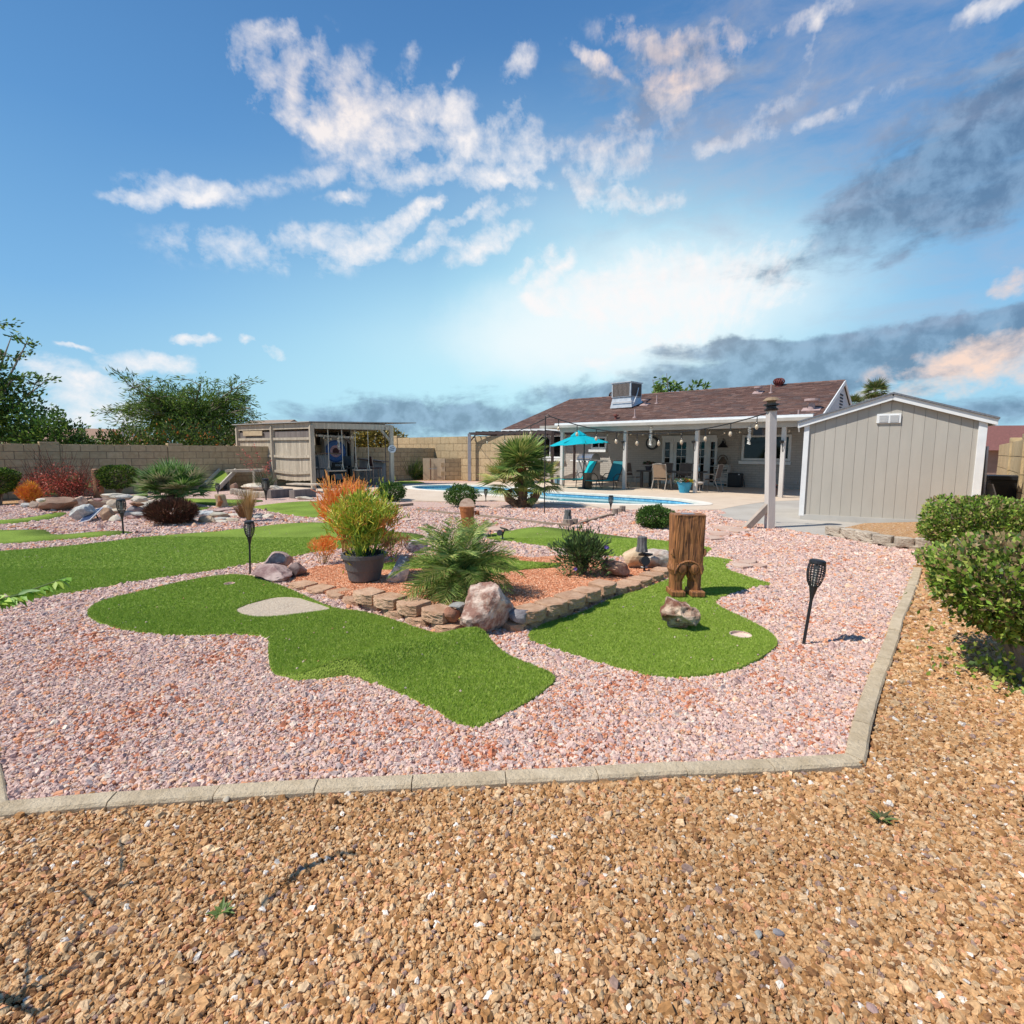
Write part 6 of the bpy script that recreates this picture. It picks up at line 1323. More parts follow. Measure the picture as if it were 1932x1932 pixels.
# palm by the rock pile
FP2=[(.15,.30,.06),(.26,.42,.11),(.09,.17,.04),(.38,.48,.20)]; FP3=[(.34,.32,.18),(.26,.27,.14),(.42,.38,.24)]
fm2=[fan(.60,19,.040,FP2,s+20,.55) for s in range(3)]; fm3=[fan(.66,17,.035,FP3,s+30,.6) for s in range(2)]
lp=G(*r1(1265,1555)); lp=Vector((lp.x,lp.y+.2,0)); t=thing('rock_garden_fan_palm','low spreading fan palm with pale side fronds behind the pile of flat rocks','palm',lp)
for pts,c,n in(([(0,0,0),(.0,0,.34)],(0,0,.42),34),([(-.1,0,0),(-.2,0,.26)],(-.25,0,.36),22),([(.1,0,0),(.25,0,.22)],(.3,0,.34),22)):
    bootx(t,pts,.08,mat('dark_trunk',(.10,.07,.05),.95),nb=30); crown(t,fm2,n,Vector(c),(-.15,1.5),(.7,1.2)); crown(t,fm3,4,Vector(c),(.3,.9),(.95,1.2))
lp2=G(*s5(620,650)); t=thing('small_fan_palm','tiny bright green fan palm among red shrubs above the brown boulders','palm',Vector((lp2.x,lp2.y+.3,.0))); bootx(t,[(0,0,0),(0,0,.15)],.06,nb=15); crown(t,fm2,16,Vector((0,0,.2)),(0,1.3),(.7,.95))
# round and other shrubs
def at(f,x,y,dy=.25,z=0): p=G(*f(x,y),z); return Vector((p.x,p.y+dy,z))
DG_=[(.035,.085,.014),(.06,.14,.02),(.10,.20,.035),(.16,.27,.05)]
bush('round_bush','dark green dome shaped bush at the pool deck edge nearest the hut',at(r3,60,935,.35),.43,.4,.56,5200,.05,.026,DG_,[3,3,2,1],group='dome shaped green bushes in pink gravel',lump=.14,jit=.9)
bush('round_bush','dome shaped green bush directly behind the leaning carved log',at(r3,735,995,.35),.42,.4,.60,5200,.05,.026,DG_,[2,3,3,1.6],group='dome shaped green bushes in pink gravel',lump=.14,jit=.9)
bush('round_bush','leafy dome shaped bush behind the carved wooden legs statue',at(s7,870,505,.30),.36,.34,.44,5200,.048,.024,DG_,[2,3,3,1.6],group='dome shaped green bushes in pink gravel',lump=.14,jit=.9)
RP=[(.07,.13,.04),(.11,.20,.06),(.18,.28,.09),(.05,.07,.035)]
t=bush('violet_flowered_shrub','dark narrow leaved shrub with a few violet flowers in the block planter',at(r7,1275,665,.22,.05),.30,.26,.48,2600,.075,.018,RP,[3,3,2,2],thick=.75,updir=1.0,jit=.5,lump=.45,stems=22,stemc=mat('purple_stem',(.07,.05,.05),.8),spread=.75)
m=MB()
for x,y,z in((.24,-.22,.36),(-.12,-.30,.12),(.28,-.1,.33)):
    for k in range(5): m.leaf((x,y,z),(math.cos(k*1.26),-.4,math.sin(k*1.26)),(0,-1,0),.028,.024,(.28,.20,.62))
m.obj('violet_flower',leafm,t)
DR=[(.10,.038,.026),(.16,.062,.038),(.06,.042,.022),(.24,.11,.06)]
bush('dark_red_shrub','very dark red grassy mound of a shrub beside the torch on pink gravel',at(r1,1200,1715,.40),.45,.40,.47,5200,.12,.011,DR,[3,2,3,1],updir=1.1,jit=.5,stems=20,spread=.8,stemc=mat('dark_red_stem',(.06,.02,.018),.8),lump=.08)
RD=[(.58,.10,.07),(.72,.17,.12),(.42,.10,.06),(.28,.13,.07),(.78,.28,.20)]
b_=at(s5,420,640,.7); rs_=mat('brown_twig',(.17,.08,.05),.9)
for lab,x,dx,w,h,n in(('airy red leaved barberry shrub nearest the orange shrub by the wall',330,0,.95,1.0,1700),('airy red leaved barberry shrub with long bare brown twigs by the wall',640,.2,1.0,1.25,2000),('thin red twiggy barberry beside the upright carved log',880,.1,.7,.95,1200)):
    b_=pull(at(s5,x,640,.0),.99-dx*.1); t=bush('barberry_shrub',lab,b_,w*.7,.42,h*.85,n,.055,.03,RD,[3,2,3,3,1],thick=.95,lump=.35,stems=0,group='red barberry shrubs by the wall',updir=.2)
    m=MB()
    for i in range(34):
        a=random.uniform(0,6.28); q=random.uniform(.2,1.0); hh=h*random.uniform(.7,1.35); e=Vector((q*w*math.cos(a),q*.5*math.sin(a),hh)); m.tube([(0,0,0),e*.5+up*.08,e],[.012,.008,.003],4)
        for k in range(3): s=e*random.uniform(.4,.9); m.tube([s,s+Vector((random.uniform(-.2,.2),random.uniform(-.1,.1),random.uniform(.05,.25)))],[.004,.002],3)
    m.obj('twigs',rs_,t)
t=thing('orange_shrub','small bright orange bushy succulent next to the brown boulders','succulent',pull(at(s5,190,680,0),.945)); t.scale=(.60,.60,.9); firestick(t,24,.72,.75,lambda q,f,r:(.85,.36,.03) if r.random()<.6 else (.75,.16,.05),depth=4,r0=.012)
Pn,d=shell(1400,.38,.3,.34,.38,.6); leaves('foliage',Pn,d+RNG.normal(0,.6,Pn.shape)+np.array([0,0,.6]),.07,.02,pal([(.85,.38,.03),(.80,.22,.05),(.85,.5,.08)],[3,2,1],len(Pn)),t)
TG=[(.09,.18,.02),(.17,.28,.035),(.28,.36,.06),(.03,.055,.012)]
def topiary(lab,b,w,z0,z1,dark):
    t=thing('topiary_bush',lab,'topiary',b,0,'clipped bushes against the tan block wall'); hz=(z1-z0)/2; Pn,d=shell(6000,w,w*.8,hz,(z0+z1)/2,.25,3.4,.07,seed=w); top=Pn[:,2]>z1-.18
    k=np.clip((Pn[:,2]-z0)/(hz*1.4),0,1); Pn[:,0]*=.7+.3*k; T_=pal(TG,[2,2,1,3],len(Pn),.2); leaves('foliage',Pn,d+RNG.normal(0,.5,d.shape)+np.array([0,0,.3]),.06,.03,T_,t)
    m=MB(); [m.tube([(random.uniform(-.06,.06),0,0),(random.uniform(-.3,.3)*w*2,random.uniform(-.1,.1),z1*.8)],[.02,.008],5) for _ in range(14)]; m.obj('stems',bark,t)
bb=pull(at(s5,1440,570,0),.94); topiary('square topped clipped bush on thin stems beside the leaning pale stake',bb,.50,.30,.99,1)
bb2=pull(at(r1,-10,1480,0),.86); topiary('clipped bush half out of view against the block wall',bb2,.44,.32,.96,1)
DG2=[(.50,.32,.13),(.40,.22,.08),(.62,.42,.2),(.30,.18,.08)]
def tuft(name,lab,b,n,L_,w,P_,spread,cat='grass',arch=.3,r=.08):
    t=thing(name,lab,cat,b); m=MB(); rnd=random.Random(len(lab))
    for i in range(n):
        a=rnd.uniform(0,6.28); q=rnd.random()**.7*spread; l=L_*rnd.uniform(.6,1.1); o=Vector((math.cos(a)*q*r*1.5,math.sin(a)*q*r*1.5,0)); d=Vector((math.cos(a)*q,math.sin(a)*q,1)).normalized(); mid=o+d*l*.55; e=mid+(d+Vector((math.cos(a),math.sin(a),-.6))*arch).normalized()*l*.5; s=Vector((-math.sin(a),math.cos(a),0))*w/2; c=rnd.choice(P_)
        m.add([o-s,o+s,mid+s*.8,mid-s*.8,e],[(0,1,2,3),(3,2,4)],c)
    m.obj('blades',leafm,t); return t
tuft('dry_grass_clump','tall tuft of straw coloured dry grass among the flat stones',at(s6,1490,665,.15),260,.78,.012,DG2,.28)
tuft('dry_grass_clump','lower brown dry clump spilling over the flat stones beside the straw tuft',at(s6,1410,620,.2),260,.50,.014,[(.30,.16,.07),(.42,.25,.11),(.2,.1,.05)],.6)
tuft('spiky_plant','spiky dark plant with red flower stems in front of the picket hut',at(r2,370,830,.3),150,.85,.022,[(.05,.08,.035),(.10,.14,.06),(.16,.18,.10)],.9,'plant',.1)
t=thing('red_flower_stalks','arching red flower stalks rising from the spiky dark plant','flower',at(r2,370,830,.3)); m=MB(); LP_=[]
for e,zz in(((-.75,0),1.75),((-1.0,.1),1.5),((.25,0),1.35),((-.35,0),2.0)):
    pts=[Vector((e[0]*f**1.5,e[1]*f,zz*(f-.12*f*f))) for f in(0,.25,.5,.75,1)]; m.tube(pts,[.008,.007,.005,.004,.003],4); 
    for k in range(34): f=random.uniform(.55,1); i=min(3,int(f*4)); p=pts[i].lerp(pts[i+1],f*4-i); LP_.append((p+Vector((random.uniform(-.08,.08),random.uniform(-.05,.05),random.uniform(-.1,.06))))[:])
for k in range(70): LP_.append((random.uniform(-.05,.2),random.uniform(-.1,.1),random.uniform(.35,.95)))
m.obj('stalk',rs_,t); leaves('blossoms',np.array(LP_),RNG.normal(0,1,(len(LP_),3)),.07,.03,pal([(.65,.12,.10),(.75,.22,.18)],[1,1],len(LP_)),t)
fg=at(r3,245,725,.6); tuft('fountain_grass','green fountain grass clump with pale plumes against the tall wall',fg,420,1.45,.022,[(.11,.20,.04),(.18,.28,.07),(.28,.34,.12),(.45,.38,.28)],.95,'grass',.25,.35)
bush('leafy_clump','leafy green mound under the fountain grass plumes',fg+Vector((.1,-.1,0)),1.15,.6,.85,3600,.12,.03,[(.09,.18,.03),(.15,.26,.05),(.22,.32,.08)],[2,2,1],updir=.9,stems=0)
for lab,f,x,y,s in(('tiny green weed with upright leaves in the tan gravel well below the kerb',r13,1565,1260,.065),('low dark green weed spreading flat in the open tan gravel',r14,1020,880,.085)):
    b=G(*f(x,y),.01); t=thing('weed',lab,'weed',b,0); m=MB()
    for i in range(16): a=i*2.4; m.leaf((0,0,0),(math.cos(a),math.sin(a),random.uniform(.1,.6)),up,s*random.uniform(.3,.95),.015,random.choice([(.14,.22,.05),(.20,.28,.07),(.12,.12,.05)]))
    m.obj('leaves',leafm,t)
# ---- trees beyond the walls
def limb_tree(name,lab,base,h,spread,n1,n2,lf,L_,Wd,P_,W_,crx,crz,droop=.1,trunk=.16,cl=.45,low=None,seed=1,group=None,trunkm=None):
    rnd=random.Random(seed); t=thing(name,lab,'tree',base,0,group); m=MB(); tips=[]
    fork=h*.28; m.tube([(0,0,0),(.05,.02,fork*.6),(0,0,fork)],[trunk,trunk*.8,trunk*.7],8)
    for i in range(n1):
        a=i*2.4+rnd.uniform(-.3,.3); q=spread*rnd.uniform(.35,1.0); zz=h*rnd.uniform(.55,1.0)*(1-.25*q/spread); e=Vector((q*math.cos(a)*crx,q*math.sin(a)*.6*crx,zz)); mid=Vector((0,0,fork)).lerp(e,.5)+up*h*.10*(1 if droop>0 else 0)+Vector((rnd.uniform(-.2,.2),0,0)); m.tube([(0,0,fork*.9),mid,e],[trunk*.45,trunk*.25,trunk*.07],5)
        for k in range(n2):
            f=rnd.uniform(.25,1); s=Vector((0,0,fork)).lerp(mid,f*2) if f<.5 else mid.lerp(e,f*2-1); l=spread*rnd.uniform(.15,.42); d=Vector((rnd.gauss(0,.7),rnd.gauss(0,.5),rnd.uniform(-.2,.7))).normalized(); q2=s+d*l-up*droop*l; m.tube([s,s.lerp(q2,.5)+up*l*.12,q2],[.02,.012,.004],4); tips.append((s,s.lerp(q2,.5)+up*l*.12,q2))
    m.obj('trunk',trunkm or barkg,t); PP=[];DD=[]
    for s,md,q2 in tips:
        for k in range(lf):
            f=rnd.uniform(.1,1.05); p=(s.lerp(md,f*2) if f<.5 else md.lerp(q2,f*2-1)); PP.append((p+Vector((rnd.gauss(0,cl*.22),rnd.gauss(0,cl*.22),rnd.gauss(0,cl*.16))))[:]); DD.append(((q2-s).normalized()*1.0+Vector((rnd.gauss(0,.5),rnd.gauss(0,.5),rnd.gauss(-.15,.4))))[:])
    if low:
        n,rx,rz_,cz=low; Pn,d=shell(n,rx,rx*.6,rz_,cz,.7,2,.2,seed=seed); PP+= [tuple(q) for q in Pn]; DD+=[tuple(q) for q in d+RNG.normal(0,.6,d.shape)]
    n=len(PP); leaves('crown',np.array(PP),np.array(DD),L_*RNG.uniform(.7,1.3,n),Wd*RNG.uniform(.7,1.3,n),pal(P_,W_,n,.22),t); return t
def far(x,d): r=ray(x,870); return Vector((r.x/r.y*d,d,0))
# dense tree at the edge, with open upper boughs
TL_=[(.07,.15,.025),(.13,.25,.04),(.24,.36,.07),(.04,.08,.02)]
limb_tree('leafy_tree','tall leafy tree with thin open top rising past the wall end',far(-20,21.5),8.3,2.5,15,9,36,.17,.085,TL_,[3,3,2,2],1.0,1,0,.2,.5,(6500,2.4,1.5,2.5),seed=4)
bush('wall_shrub','dark green shrub mass under the tall leafy tree over the wall',far(92,21.0),1.35,.8,2.95,5200,.16,.08,TL_,[3,3,1,3],thick=.6,lump=.3,stems=6,spread=.8)
MQ=[(.11,.20,.03),(.18,.29,.045),(.27,.37,.07),(.06,.11,.02)]
limb_tree('mesquite_tree','wide feathery mesquite tree with wispy drooping boughs over the wall',far(358,27.0),6.0,4.0,22,13,34,.26,.045,MQ,[3,3,2,2],.98,1,.25,.22,.5,(9000,3.0,1.5,3.1),seed=11)
OR=[(.07,.13,.025),(.12,.20,.03),(.04,.07,.02),(.62,.20,.05),(.20,.24,.05)]
for lab,x,dd,rx,h,w_ in(('flowering orange and green shrub hanging over the wall under the mesquite',330,24.2,1.9,2.75,[3,3,3,.6,1]),('second flowering shrub over the wall beside the hut roof',405,25.4,1.7,2.7,[3,3,3,.35,1]),('lighter loose shrub with orange blooms over the wall near the far roof',235,23.2,1.3,2.45,[3,3,2,.5,3]),('thin green shrub over the wall between the two big trees',160,22.0,.9,2.1,[3,3,2,.2,2])):
    bush('flowering_shrub',lab,far(x,dd),rx,.8,h,4200,.15,.07,OR,w_,thick=.6,lump=.3,stems=5,group='flowering shrubs over the back wall')
YL=[(.42,.30,.06),(.30,.24,.05),(.20,.17,.04),(.50,.38,.12),(.12,.12,.03)]
bush('yellowing_tree','yellowing leafy tree seen through the open front of the hut','',0,0,0,1,.1,.1,YL,[1]*5) if 0 else limb_tree('yellowing_tree','yellowing leafy tree seen through the open front of the hut',far(703,33),2.5,1.7,8,7,24,.22,.11,YL,[3,3,2,1,2],1,1,0,.15,.4,(5500,1.9,1.1,1.9),seed=7)
limb_tree('backyard_tree','bright green tree top rising behind the house ridge and rooftop cooler',far(1258,44),9.0,3.1,14,8,26,.42,.2,[(.09,.19,.03),(.17,.29,.06),(.26,.37,.09),(.04,.09,.02)],[3,3,2,1],1,1,0,.25,.7,None,seed=23)
limb_tree('backyard_tree','thin tree top peeping over the roof left of the cooler',far(1160,46),7.5,1.4,7,5,14,.3,.14,TL_,[3,3,2,1],1,1,0,.2,.5,None,seed=29)
fmF=[fan(1.5,15,.12,[(.10,.17,.04),(.16,.22,.07),(.30,.28,.12)],s+50,.35) for s in range(2)]
for lab,x,d,y in(('distant fan palm top showing above the shed roof peak side',1641,62,742),('lower distant palm top just above the shed roof slope',1600,70,765)):
    p=far(x,d); z=CH+(855-y)/1000*d; t=thing('distant_palm',lab,'palm',p); MB().tube([(0,0,0),(0,0,z)],[.3,.2],8).obj('trunk',barkg,t); crown(t,fmF,26,Vector((0,0,z)),(-.9,1.3),(.8,1.05))
# ---- neighbouring houses
def nhouse(lab,c,rz,w,dp,eh,rh,wallc,roofc,hip=0,oh=.5):
    t=thing('neighbour_house',lab,'house',c,rz); MB().box((0,0,eh/2),(w,dp,eh)).obj('wall',mat('stucco_%d'%int(wallc[0]*999),wallc,.9,scale=3,bump=.2),t)
    m=MB(); a=w/2+oh;b=dp/2+oh; m.add([(-a,-b,eh-.1),(a,-b,eh-.1),(a,b,eh-.1),(-a,b,eh-.1),(-a+hip,0,rh),(a-hip,0,rh)],[(0,1,5,4),(2,3,4,5),(3,0,4),(1,2,5),(3,2,1,0)]); m.obj('roof',mat('neighbour_roof_%d'%int(roofc[0]*999),roofc,.95,scale=14,var=.3,stretch=(1,1,6),bump=.6,bscale=30),t)
    return t
t=nhouse('low tan roofed house beyond the wall between the two trees',far(172,52),.5,13,9,2.0,3.55,(.45,.36,.27),(.35,.22,.15),3)
MB().box((3.5,-2,3.2),(1.2,.8,1.3)).obj('chimney',mat('pale_stucco',(.6,.58,.52),.9),t)
t=nhouse('tan house with a stepped gable roof just above the hut roof',far(517,47),-.35,4.2,6.0,2.9,4.15,(.55,.40,.26),(.30,.22,.16),0,.35); 
m=MB(); m.add([(-2.65,-3.6,2.9),(2.65,-3.6,2.9),(0,-3.6,4.5)],[(0,1,2)]); 
t2=nhouse('low roof line joined behind the hut with solar panels',far(470,50),.2,5.5,6,2.7,3.9,(.5,.4,.3),(.12,.10,.10),2,.3)
t=nhouse('long maroon roofed house beyond the yellow wall beside the shed',far(2020,27),-.25,12,8,1.75,2.95,(.30,.20,.16),(.21,.085,.07),0,.4); MB().tube([(-3.2,-3.0,1.8),(-3.2,-3.0,2.6)],.1,8).obj('roof_pipe',sm_,t)
# ================================================================ PLANTER BLOCKS, ROCKS, CARVINGS, LAMPS
plm=mat('planter_block_face',(.50,.28,.165),.95,col2=(.68,.44,.285),scale=9,bump=.9,bscale=90,det=9,randv=.08)
t=thing('planter_wall','two armed wall of brown concrete blocks edging the orange granite planter','planter wall')
pv=[rough_block('planter_block',plm,.27,.24,.10,seed=s,amp=.009,taper=.16,seg=10,r=.010,bulge=.045) for s in range(5)]; pvl=[rough_block('planter_block',plm,.27,.17,.085,seed=s+9,amp=.009,taper=.1,seg=8,r=.010,bulge=.04) for s in range(4)]
def row(f,pts,z,meshes,turn=0,back=.10,lab=None,sc=None,zs=1):
    g=[G(*f(x,y),max(z,.0)) for x,y in pts]
    for i,p in enumerate(g):
        a=g[i+1] if i<len(g)-1 else p; b=g[i] if i<len(g)-1 else g[i-1]; d=(a-b).normalized()
        if d.x<0: d=-d
        n=Vector((-d.y,d.x,0)); q=p+n*back; o=link('planter_block',random.choice(meshes),t); o.location=(q.x,q.y,z); o.rotation_euler=(random.uniform(-.03,.03),random.uniform(-.03,.03),math.atan2(d.y,d.x)+turn+random.uniform(-.06,.06))
        sp=(a-b).length; k=max(.72,min(1.0,sp/.285)) if sc is None else sc; o.scale=(k,1,zs)
row(r12,[(350,606),(535,548),(683,492),(820,440),(945,380)],.075,pv,turn=0.0,back=.10)
row(r12,[(205,690),(335,655),(465,606),(590,560),(715,508),(830,460),(925,425)],-.012,pvl,back=.06)
row(r12,[(1035,400),(1140,370),(1240,330),(1335,290),(1420,250)],-.01,pv,back=.10)
row(r11,[(785,303),(942,343),(1118,388),(1310,445)],.075,pv,back=.10)
row(r11,[(850,352),(1015,415),(1190,470),(1400,530)],-.012,pvl,back=.06)
row(r11,[(290,203),(425,236),(565,268),(690,318)],-.015,pv,back=.10,zs=.75)
def rk_mat(name,c1,c2,scale=5,bump=.6,contrast=(.40,.60)): return mat(name,c1,.85,col2=c2,scale=scale,bump=bump,bscale=35,det=9,contrast=contrast)
pinkr=rk_mat('pink_marbled_rock',(.29,.15,.11),(.66,.51,.41),11,contrast=(.42,.60)); redr=rk_mat('red_rock',(.30,.12,.07),(.42,.22,.14)); greyr=rk_mat('grey_rock',(.17,.15,.16),(.33,.31,.31),7)
tanr=rk_mat('tan_rock',(.50,.32,.18),(.66,.50,.33),4); brownr=rk_mat('brown_rock',(.23,.135,.09),(.33,.21,.145),3); paler=rk_mat('pale_rock',(.52,.44,.33),(.70,.63,.52),3); mott=rk_mat('mottled_rock',(.20,.14,.15),(.62,.55,.53),14); bluer=rk_mat('blue_grey_rock',(.20,.24,.28),(.58,.58,.55),11,contrast=(.44,.56))
pinks=rk_mat('salmon_rock',(.52,.30,.20),(.68,.48,.36),4); slate=rk_mat('slate_rock',(.30,.29,.26),(.50,.47,.42),5); purple=rk_mat('purple_rock',(.30,.17,.15),(.48,.34,.29),4)
def rock(lab,base,sx,sy,sz,m,rz=0,seed=0,z=0,rx=0,ry=0,group=None,cuts=9,sub=3,name='rock',rough=.05,flat=.72,taper=0):
    me=rock_mesh(name,m,sx,sy,sz,seed,cuts,sub,rough,flat,taper=taper); o=link(name,me); o.location=(base[0],base[1],z); o.rotation_euler=(rx,ry,rz); return tag(o,lab,'rock',group)
def wpx(f,x0,x1,y,z=0): return (G(*f(x1,y),z)-G(*f(x0,y),z)).length
b=G(*r7(470,1150)); w=wpx(r7,248,700,1130); print('boulder w',w)
rock('largest pink and white marbled boulder at the tip of the block planter',(b.x+.01,b.y+.16),w*1.0,.36,.43,pinkr,.12,5,sub=4,cuts=12,rough=.09,flat=.70,ry=.0,name='boulder',taper=.5)
rock('small reddish stone wedged between blocks and the largest boulder',G(*r7(200,1045),.08)+Vector((0,.05,0)),.15,.12,.15,redr,.3,8,.075)
rock('flat olive stone on top of the small reddish stone',G(*r7(245,920),.2)+Vector((0,.05,0)),.15,.13,.035,slate,.2,9,.205,flat=.9)
rock('little pale stone tucked behind the reddish stone',G(*r7(265,960),.15)+Vector((0,.09,0)),.09,.1,.12,paler,.2,19,.10)
rock('small dark grey stone between the largest boulder and the next block',G(*r7(740,1040),.08)+Vector((0,.06,0)),.17,.14,.12,greyr,-.2,10,.075)
rock('brown stone under the small dark grey stone',G(*r7(750,1105))+Vector((0,.06,0)),.19,.13,.09,brownr,-.2,14,-.01)
b=G(*r8(470,1195)); w=wpx(r8,262,600,1150); rock('lone cream and brown jagged boulder lying on the green grass',(b.x-.05,b.y+.17),w*.92,.30,.25,rk_mat('cream_brown_rock',(.20,.085,.05),(.62,.46,.33),6,contrast=(.43,.58)),-.25,31,.02,sub=4,cuts=11,rough=.14,flat=.66,ry=.12,name='boulder')
b=G(*r6(380,990)); rock('long purplish boulder at the planter end beside the turf',(b.x-.02,b.y+.16),.56,.34,.20,rk_mat('mauve_rock',(.24,.14,.13),(.50,.37,.33),5),-.55,12,-.01,sub=4,cuts=12,rough=.08)
b=G(*r6(380,865),.1); rock('smaller purplish rock resting behind the long one at the torch',(b.x+.02,b.y+.22),.36,.26,.21,rk_mat('mauve_rock2',(.25,.15,.14),(.52,.40,.34),6),.2,13,.06,cuts=12)
b=G(*r6(560,960)); rock('dark brown rock at the tail of the long purplish boulder',(b.x+.02,b.y+.12),.22,.2,.19,rk_mat('dark_mauve_rock',(.13,.09,.085),(.27,.19,.17),5),.4,15,.0)
b=G(*r6(620,935)); rock('tiny dark rock touching the first flat paver of the planter',(b.x+.02,b.y+.05),.12,.10,.09,MATS['dark_mauve_rock'],.4,16,.0)
b=G(*r6(1385,1005),.06); rock('blue grey upright slab of rock leaning beside the grey pot',(b.x+.0,b.y+.08),.22,.08,.36,bluer,.25,17,.04,ry=.25,flat=.62,taper=.25,rough=.10,cuts=12)
b=G(*r6(1540,740),.02); rock('mottled dark and white rock behind the trailing plant',(b.x,b.y+.15),.40,.3,.22,mott,.1,18,.0,sub=4)
b=G(*r7(1540,650),.05); rock('reddish tan rock in the shade of the violet flowered shrub',(b.x,b.y+.12),.34,.26,.20,rk_mat('rust_rock',(.25,.12,.08),(.55,.36,.24),5),-.3,20,.03,cuts=11)
b=G(*r7(1700,595),.03); h=.30; rock('squat ochre rock carrying the grey carved stump',(b.x,b.y+.14),.32,.28,.30,tanr,.1,21,.0,flat=.8)
b=G(*r7(1870,605),.03); rock('pale rounded rock between the solar lamp and carved legs',(b.x+.03,b.y+.22),.50,.32,.27,rk_mat('pale_pink_rock',(.45,.33,.26),(.72,.63,.53),9),.0,22,.0,sub=4)
# rock pile and dry stream
def rk(lab,f,x0,x1,y0,y1,m,seed,z=0,dy=None,flat=.75,group=None,ry=0,rz=None):
    """rock spanning picture columns x0..x1 and rows y0..y1 of a zoomed region, its foot at height z"""
    p=G(*f((x0+x1)/2,y1),z); w=wpx(f,x0,x1,y1,z); hh=max(.05,HZ(*f((x0+x1)/2,y0),p)-z); d_=dy or max(.14,min(w*.6,.6)); hh=hh*.92
    # height seen from above includes part of the depth of the stone
    hh=max(.05,hh*1.28-d_*.04)
    rock(lab,(p.x,p.y+d_*.45),w*1.08,d_,hh*1.12,m,random.uniform(-.15,.15) if rz is None else rz,seed,z-.01,group=group,ry=ry,flat=flat-.12,cuts=12,rough=.07)
rk('broad brown boulder at the foot of the tiny fan palm',s5,200,720,640,825,brownr,41,flat=.7)
rk('low brown rock at the far end behind the orange shrub',s5,-10,150,635,730,rk_mat('rosy_brown_rock',(.30,.17,.12),(.42,.27,.2),4),42)
rk('small rounded grey tan rock at the start of the rock line',s5,10,170,700,768,slate,43)
rk('grey brown rock leaning on the broad brown boulder',s5,120,300,680,780,rk_mat('umber_rock',(.26,.19,.14),(.36,.28,.22),4),44)
rk('small white stone sitting on the grey brown rock',s5,240,380,630,680,paler,45,z=.30)
rk('small grey pebble like stone in front of the broad brown boulder',s5,445,550,775,820,slate,46)
rk('upright pinkish cream rock at the end of the broad brown boulder',s5,710,915,615,785,rk_mat('cream_pink_rock',(.46,.31,.22),(.62,.48,.36),4),47,ry=.3)
rk('flat topped tan rock behind the mottled grey boulder',s5,915,1260,650,775,rk_mat('sand_rock',(.36,.25,.17),(.50,.37,.26),4),48,flat=.8)
rk('dark rosy stone peeking over the flat topped tan rock',s5,1030,1190,625,665,purple,49,z=.28)
rk('large speckled grey boulder next to the small solar panel',s5,705,1050,750,960,rk_mat('granite_rock',(.36,.35,.33),(.55,.54,.50),16),50)
rk('brown block like rock in the shade behind the solar panel',s5,1150,1345,790,960,rk_mat('tan_side_rock',(.30,.18,.11),(.45,.30,.19),3),51)
rk('cream rock lying before the rock pile next to the torch',s5,1260,1450,880,970,paler,52,ry=-.1)
FG='flat pale stones stacked in the rock pile'; FL='flat pale stone'
pile=[('long flat cream slab topping the rock pile',1135,1500,560,640,.42,paler),('oval pale grey slab beside the top cream slab',1345,1590,580,655,.40,slate),('pale flat slab at the palm side of the pile top',1570,1790,600,680,.36,paler),('broad cream rock in the heart of the pile',1250,1470,635,775,.12,rk_mat('cream_rock',(.50,.38,.27),(.66,.55,.42),3)),('large bright cream stone below the palm',1640,1932,670,770,.12,paler),('tilted cream wedge over the small solar panel',1165,1310,730,800,.10,paler),('flat cream stone just behind the torch head',1250,1500,775,825,.06,paler),('grey white stone beside the torch stem',1435,1640,815,900,.0,slate),('thin grey slab by the dark red shrub',1560,1800,820,865,.10,slate),('low grey slab under the thin grey slab',1540,1720,870,930,.0,purple),('rust stained dark stone under the pile top',1560,1760,680,740,.2,rk_mat('rust_dark_rock',(.18,.09,.055),(.40,.24,.14),5)),('shadowed grey stone in the gap of the pile',1520,1740,740,830,.05,greyr)]
for i,(lab,x0,x1,y0,y1,z,m_) in enumerate(pile): rk(lab,s5,x0,x1,y0,y1,m_,60+i,z=z,flat=.82,group=FG)
stream=[('grey green slab leaning over the stream bed',500,790,480,590,.0,slate),('long blue grey sloping slab in the stream bed',760,1080,520,600,.02,bluer),('flat tan slab behind the blue grey slab',1000,1240,535,600,.02,rk_mat('olive_rock',(.36,.32,.24),(.50,.46,.37),5)),('thin dark slab along the back of the stream bed',960,1330,478,520,.04,purple),('rosy flat slab under the thin dark slab',1150,1400,500,545,.0,purple),('low pale slab beside the flat tan slab',1220,1420,545,585,.0,paler),('orange tan rounded rock at the front of the stream bed',850,1060,590,675,.0,tanr),('flat grey slab behind the orange tan rock',1040,1260,598,640,.02,slate),('thin white slab between orange tan rock and dry grass',1075,1230,632,668,.0,paler),('white flat stone left of the dry grass tuft',1220,1390,605,660,.0,paler),('long pale slab under the leaning grey green slab',680,870,600,640,.0,slate),('dusky rock between dark red shrub and pale slab',650,800,610,680,.0,purple),('small dark stone standing past the dry grass tuft',1530,1595,485,560,.0,greyr),('grey slab topping the small dark stone',1480,1600,480,510,.14,slate),('round grey stone past the dry grass tuft',1575,1680,575,630,.0,slate),('oval white stone at the very end of the stream bed',1680,1840,555,612,.0,paler),('little pale stone behind the oval white stone',1600,1700,545,580,.02,slate),('pale stone at the foot of the dry grass',1540,1590,555,600,.0,paler),('dark flat stone behind the palm trunks',1390,1500,450,480,.0,greyr)]
for i,(lab,x0,x1,y0,y1,z,m_) in enumerate(stream): rk(lab,s6,x0,x1,y0,y1,m_,80+i,z=z,flat=.82,group='flat stones lining the dry stream bed')
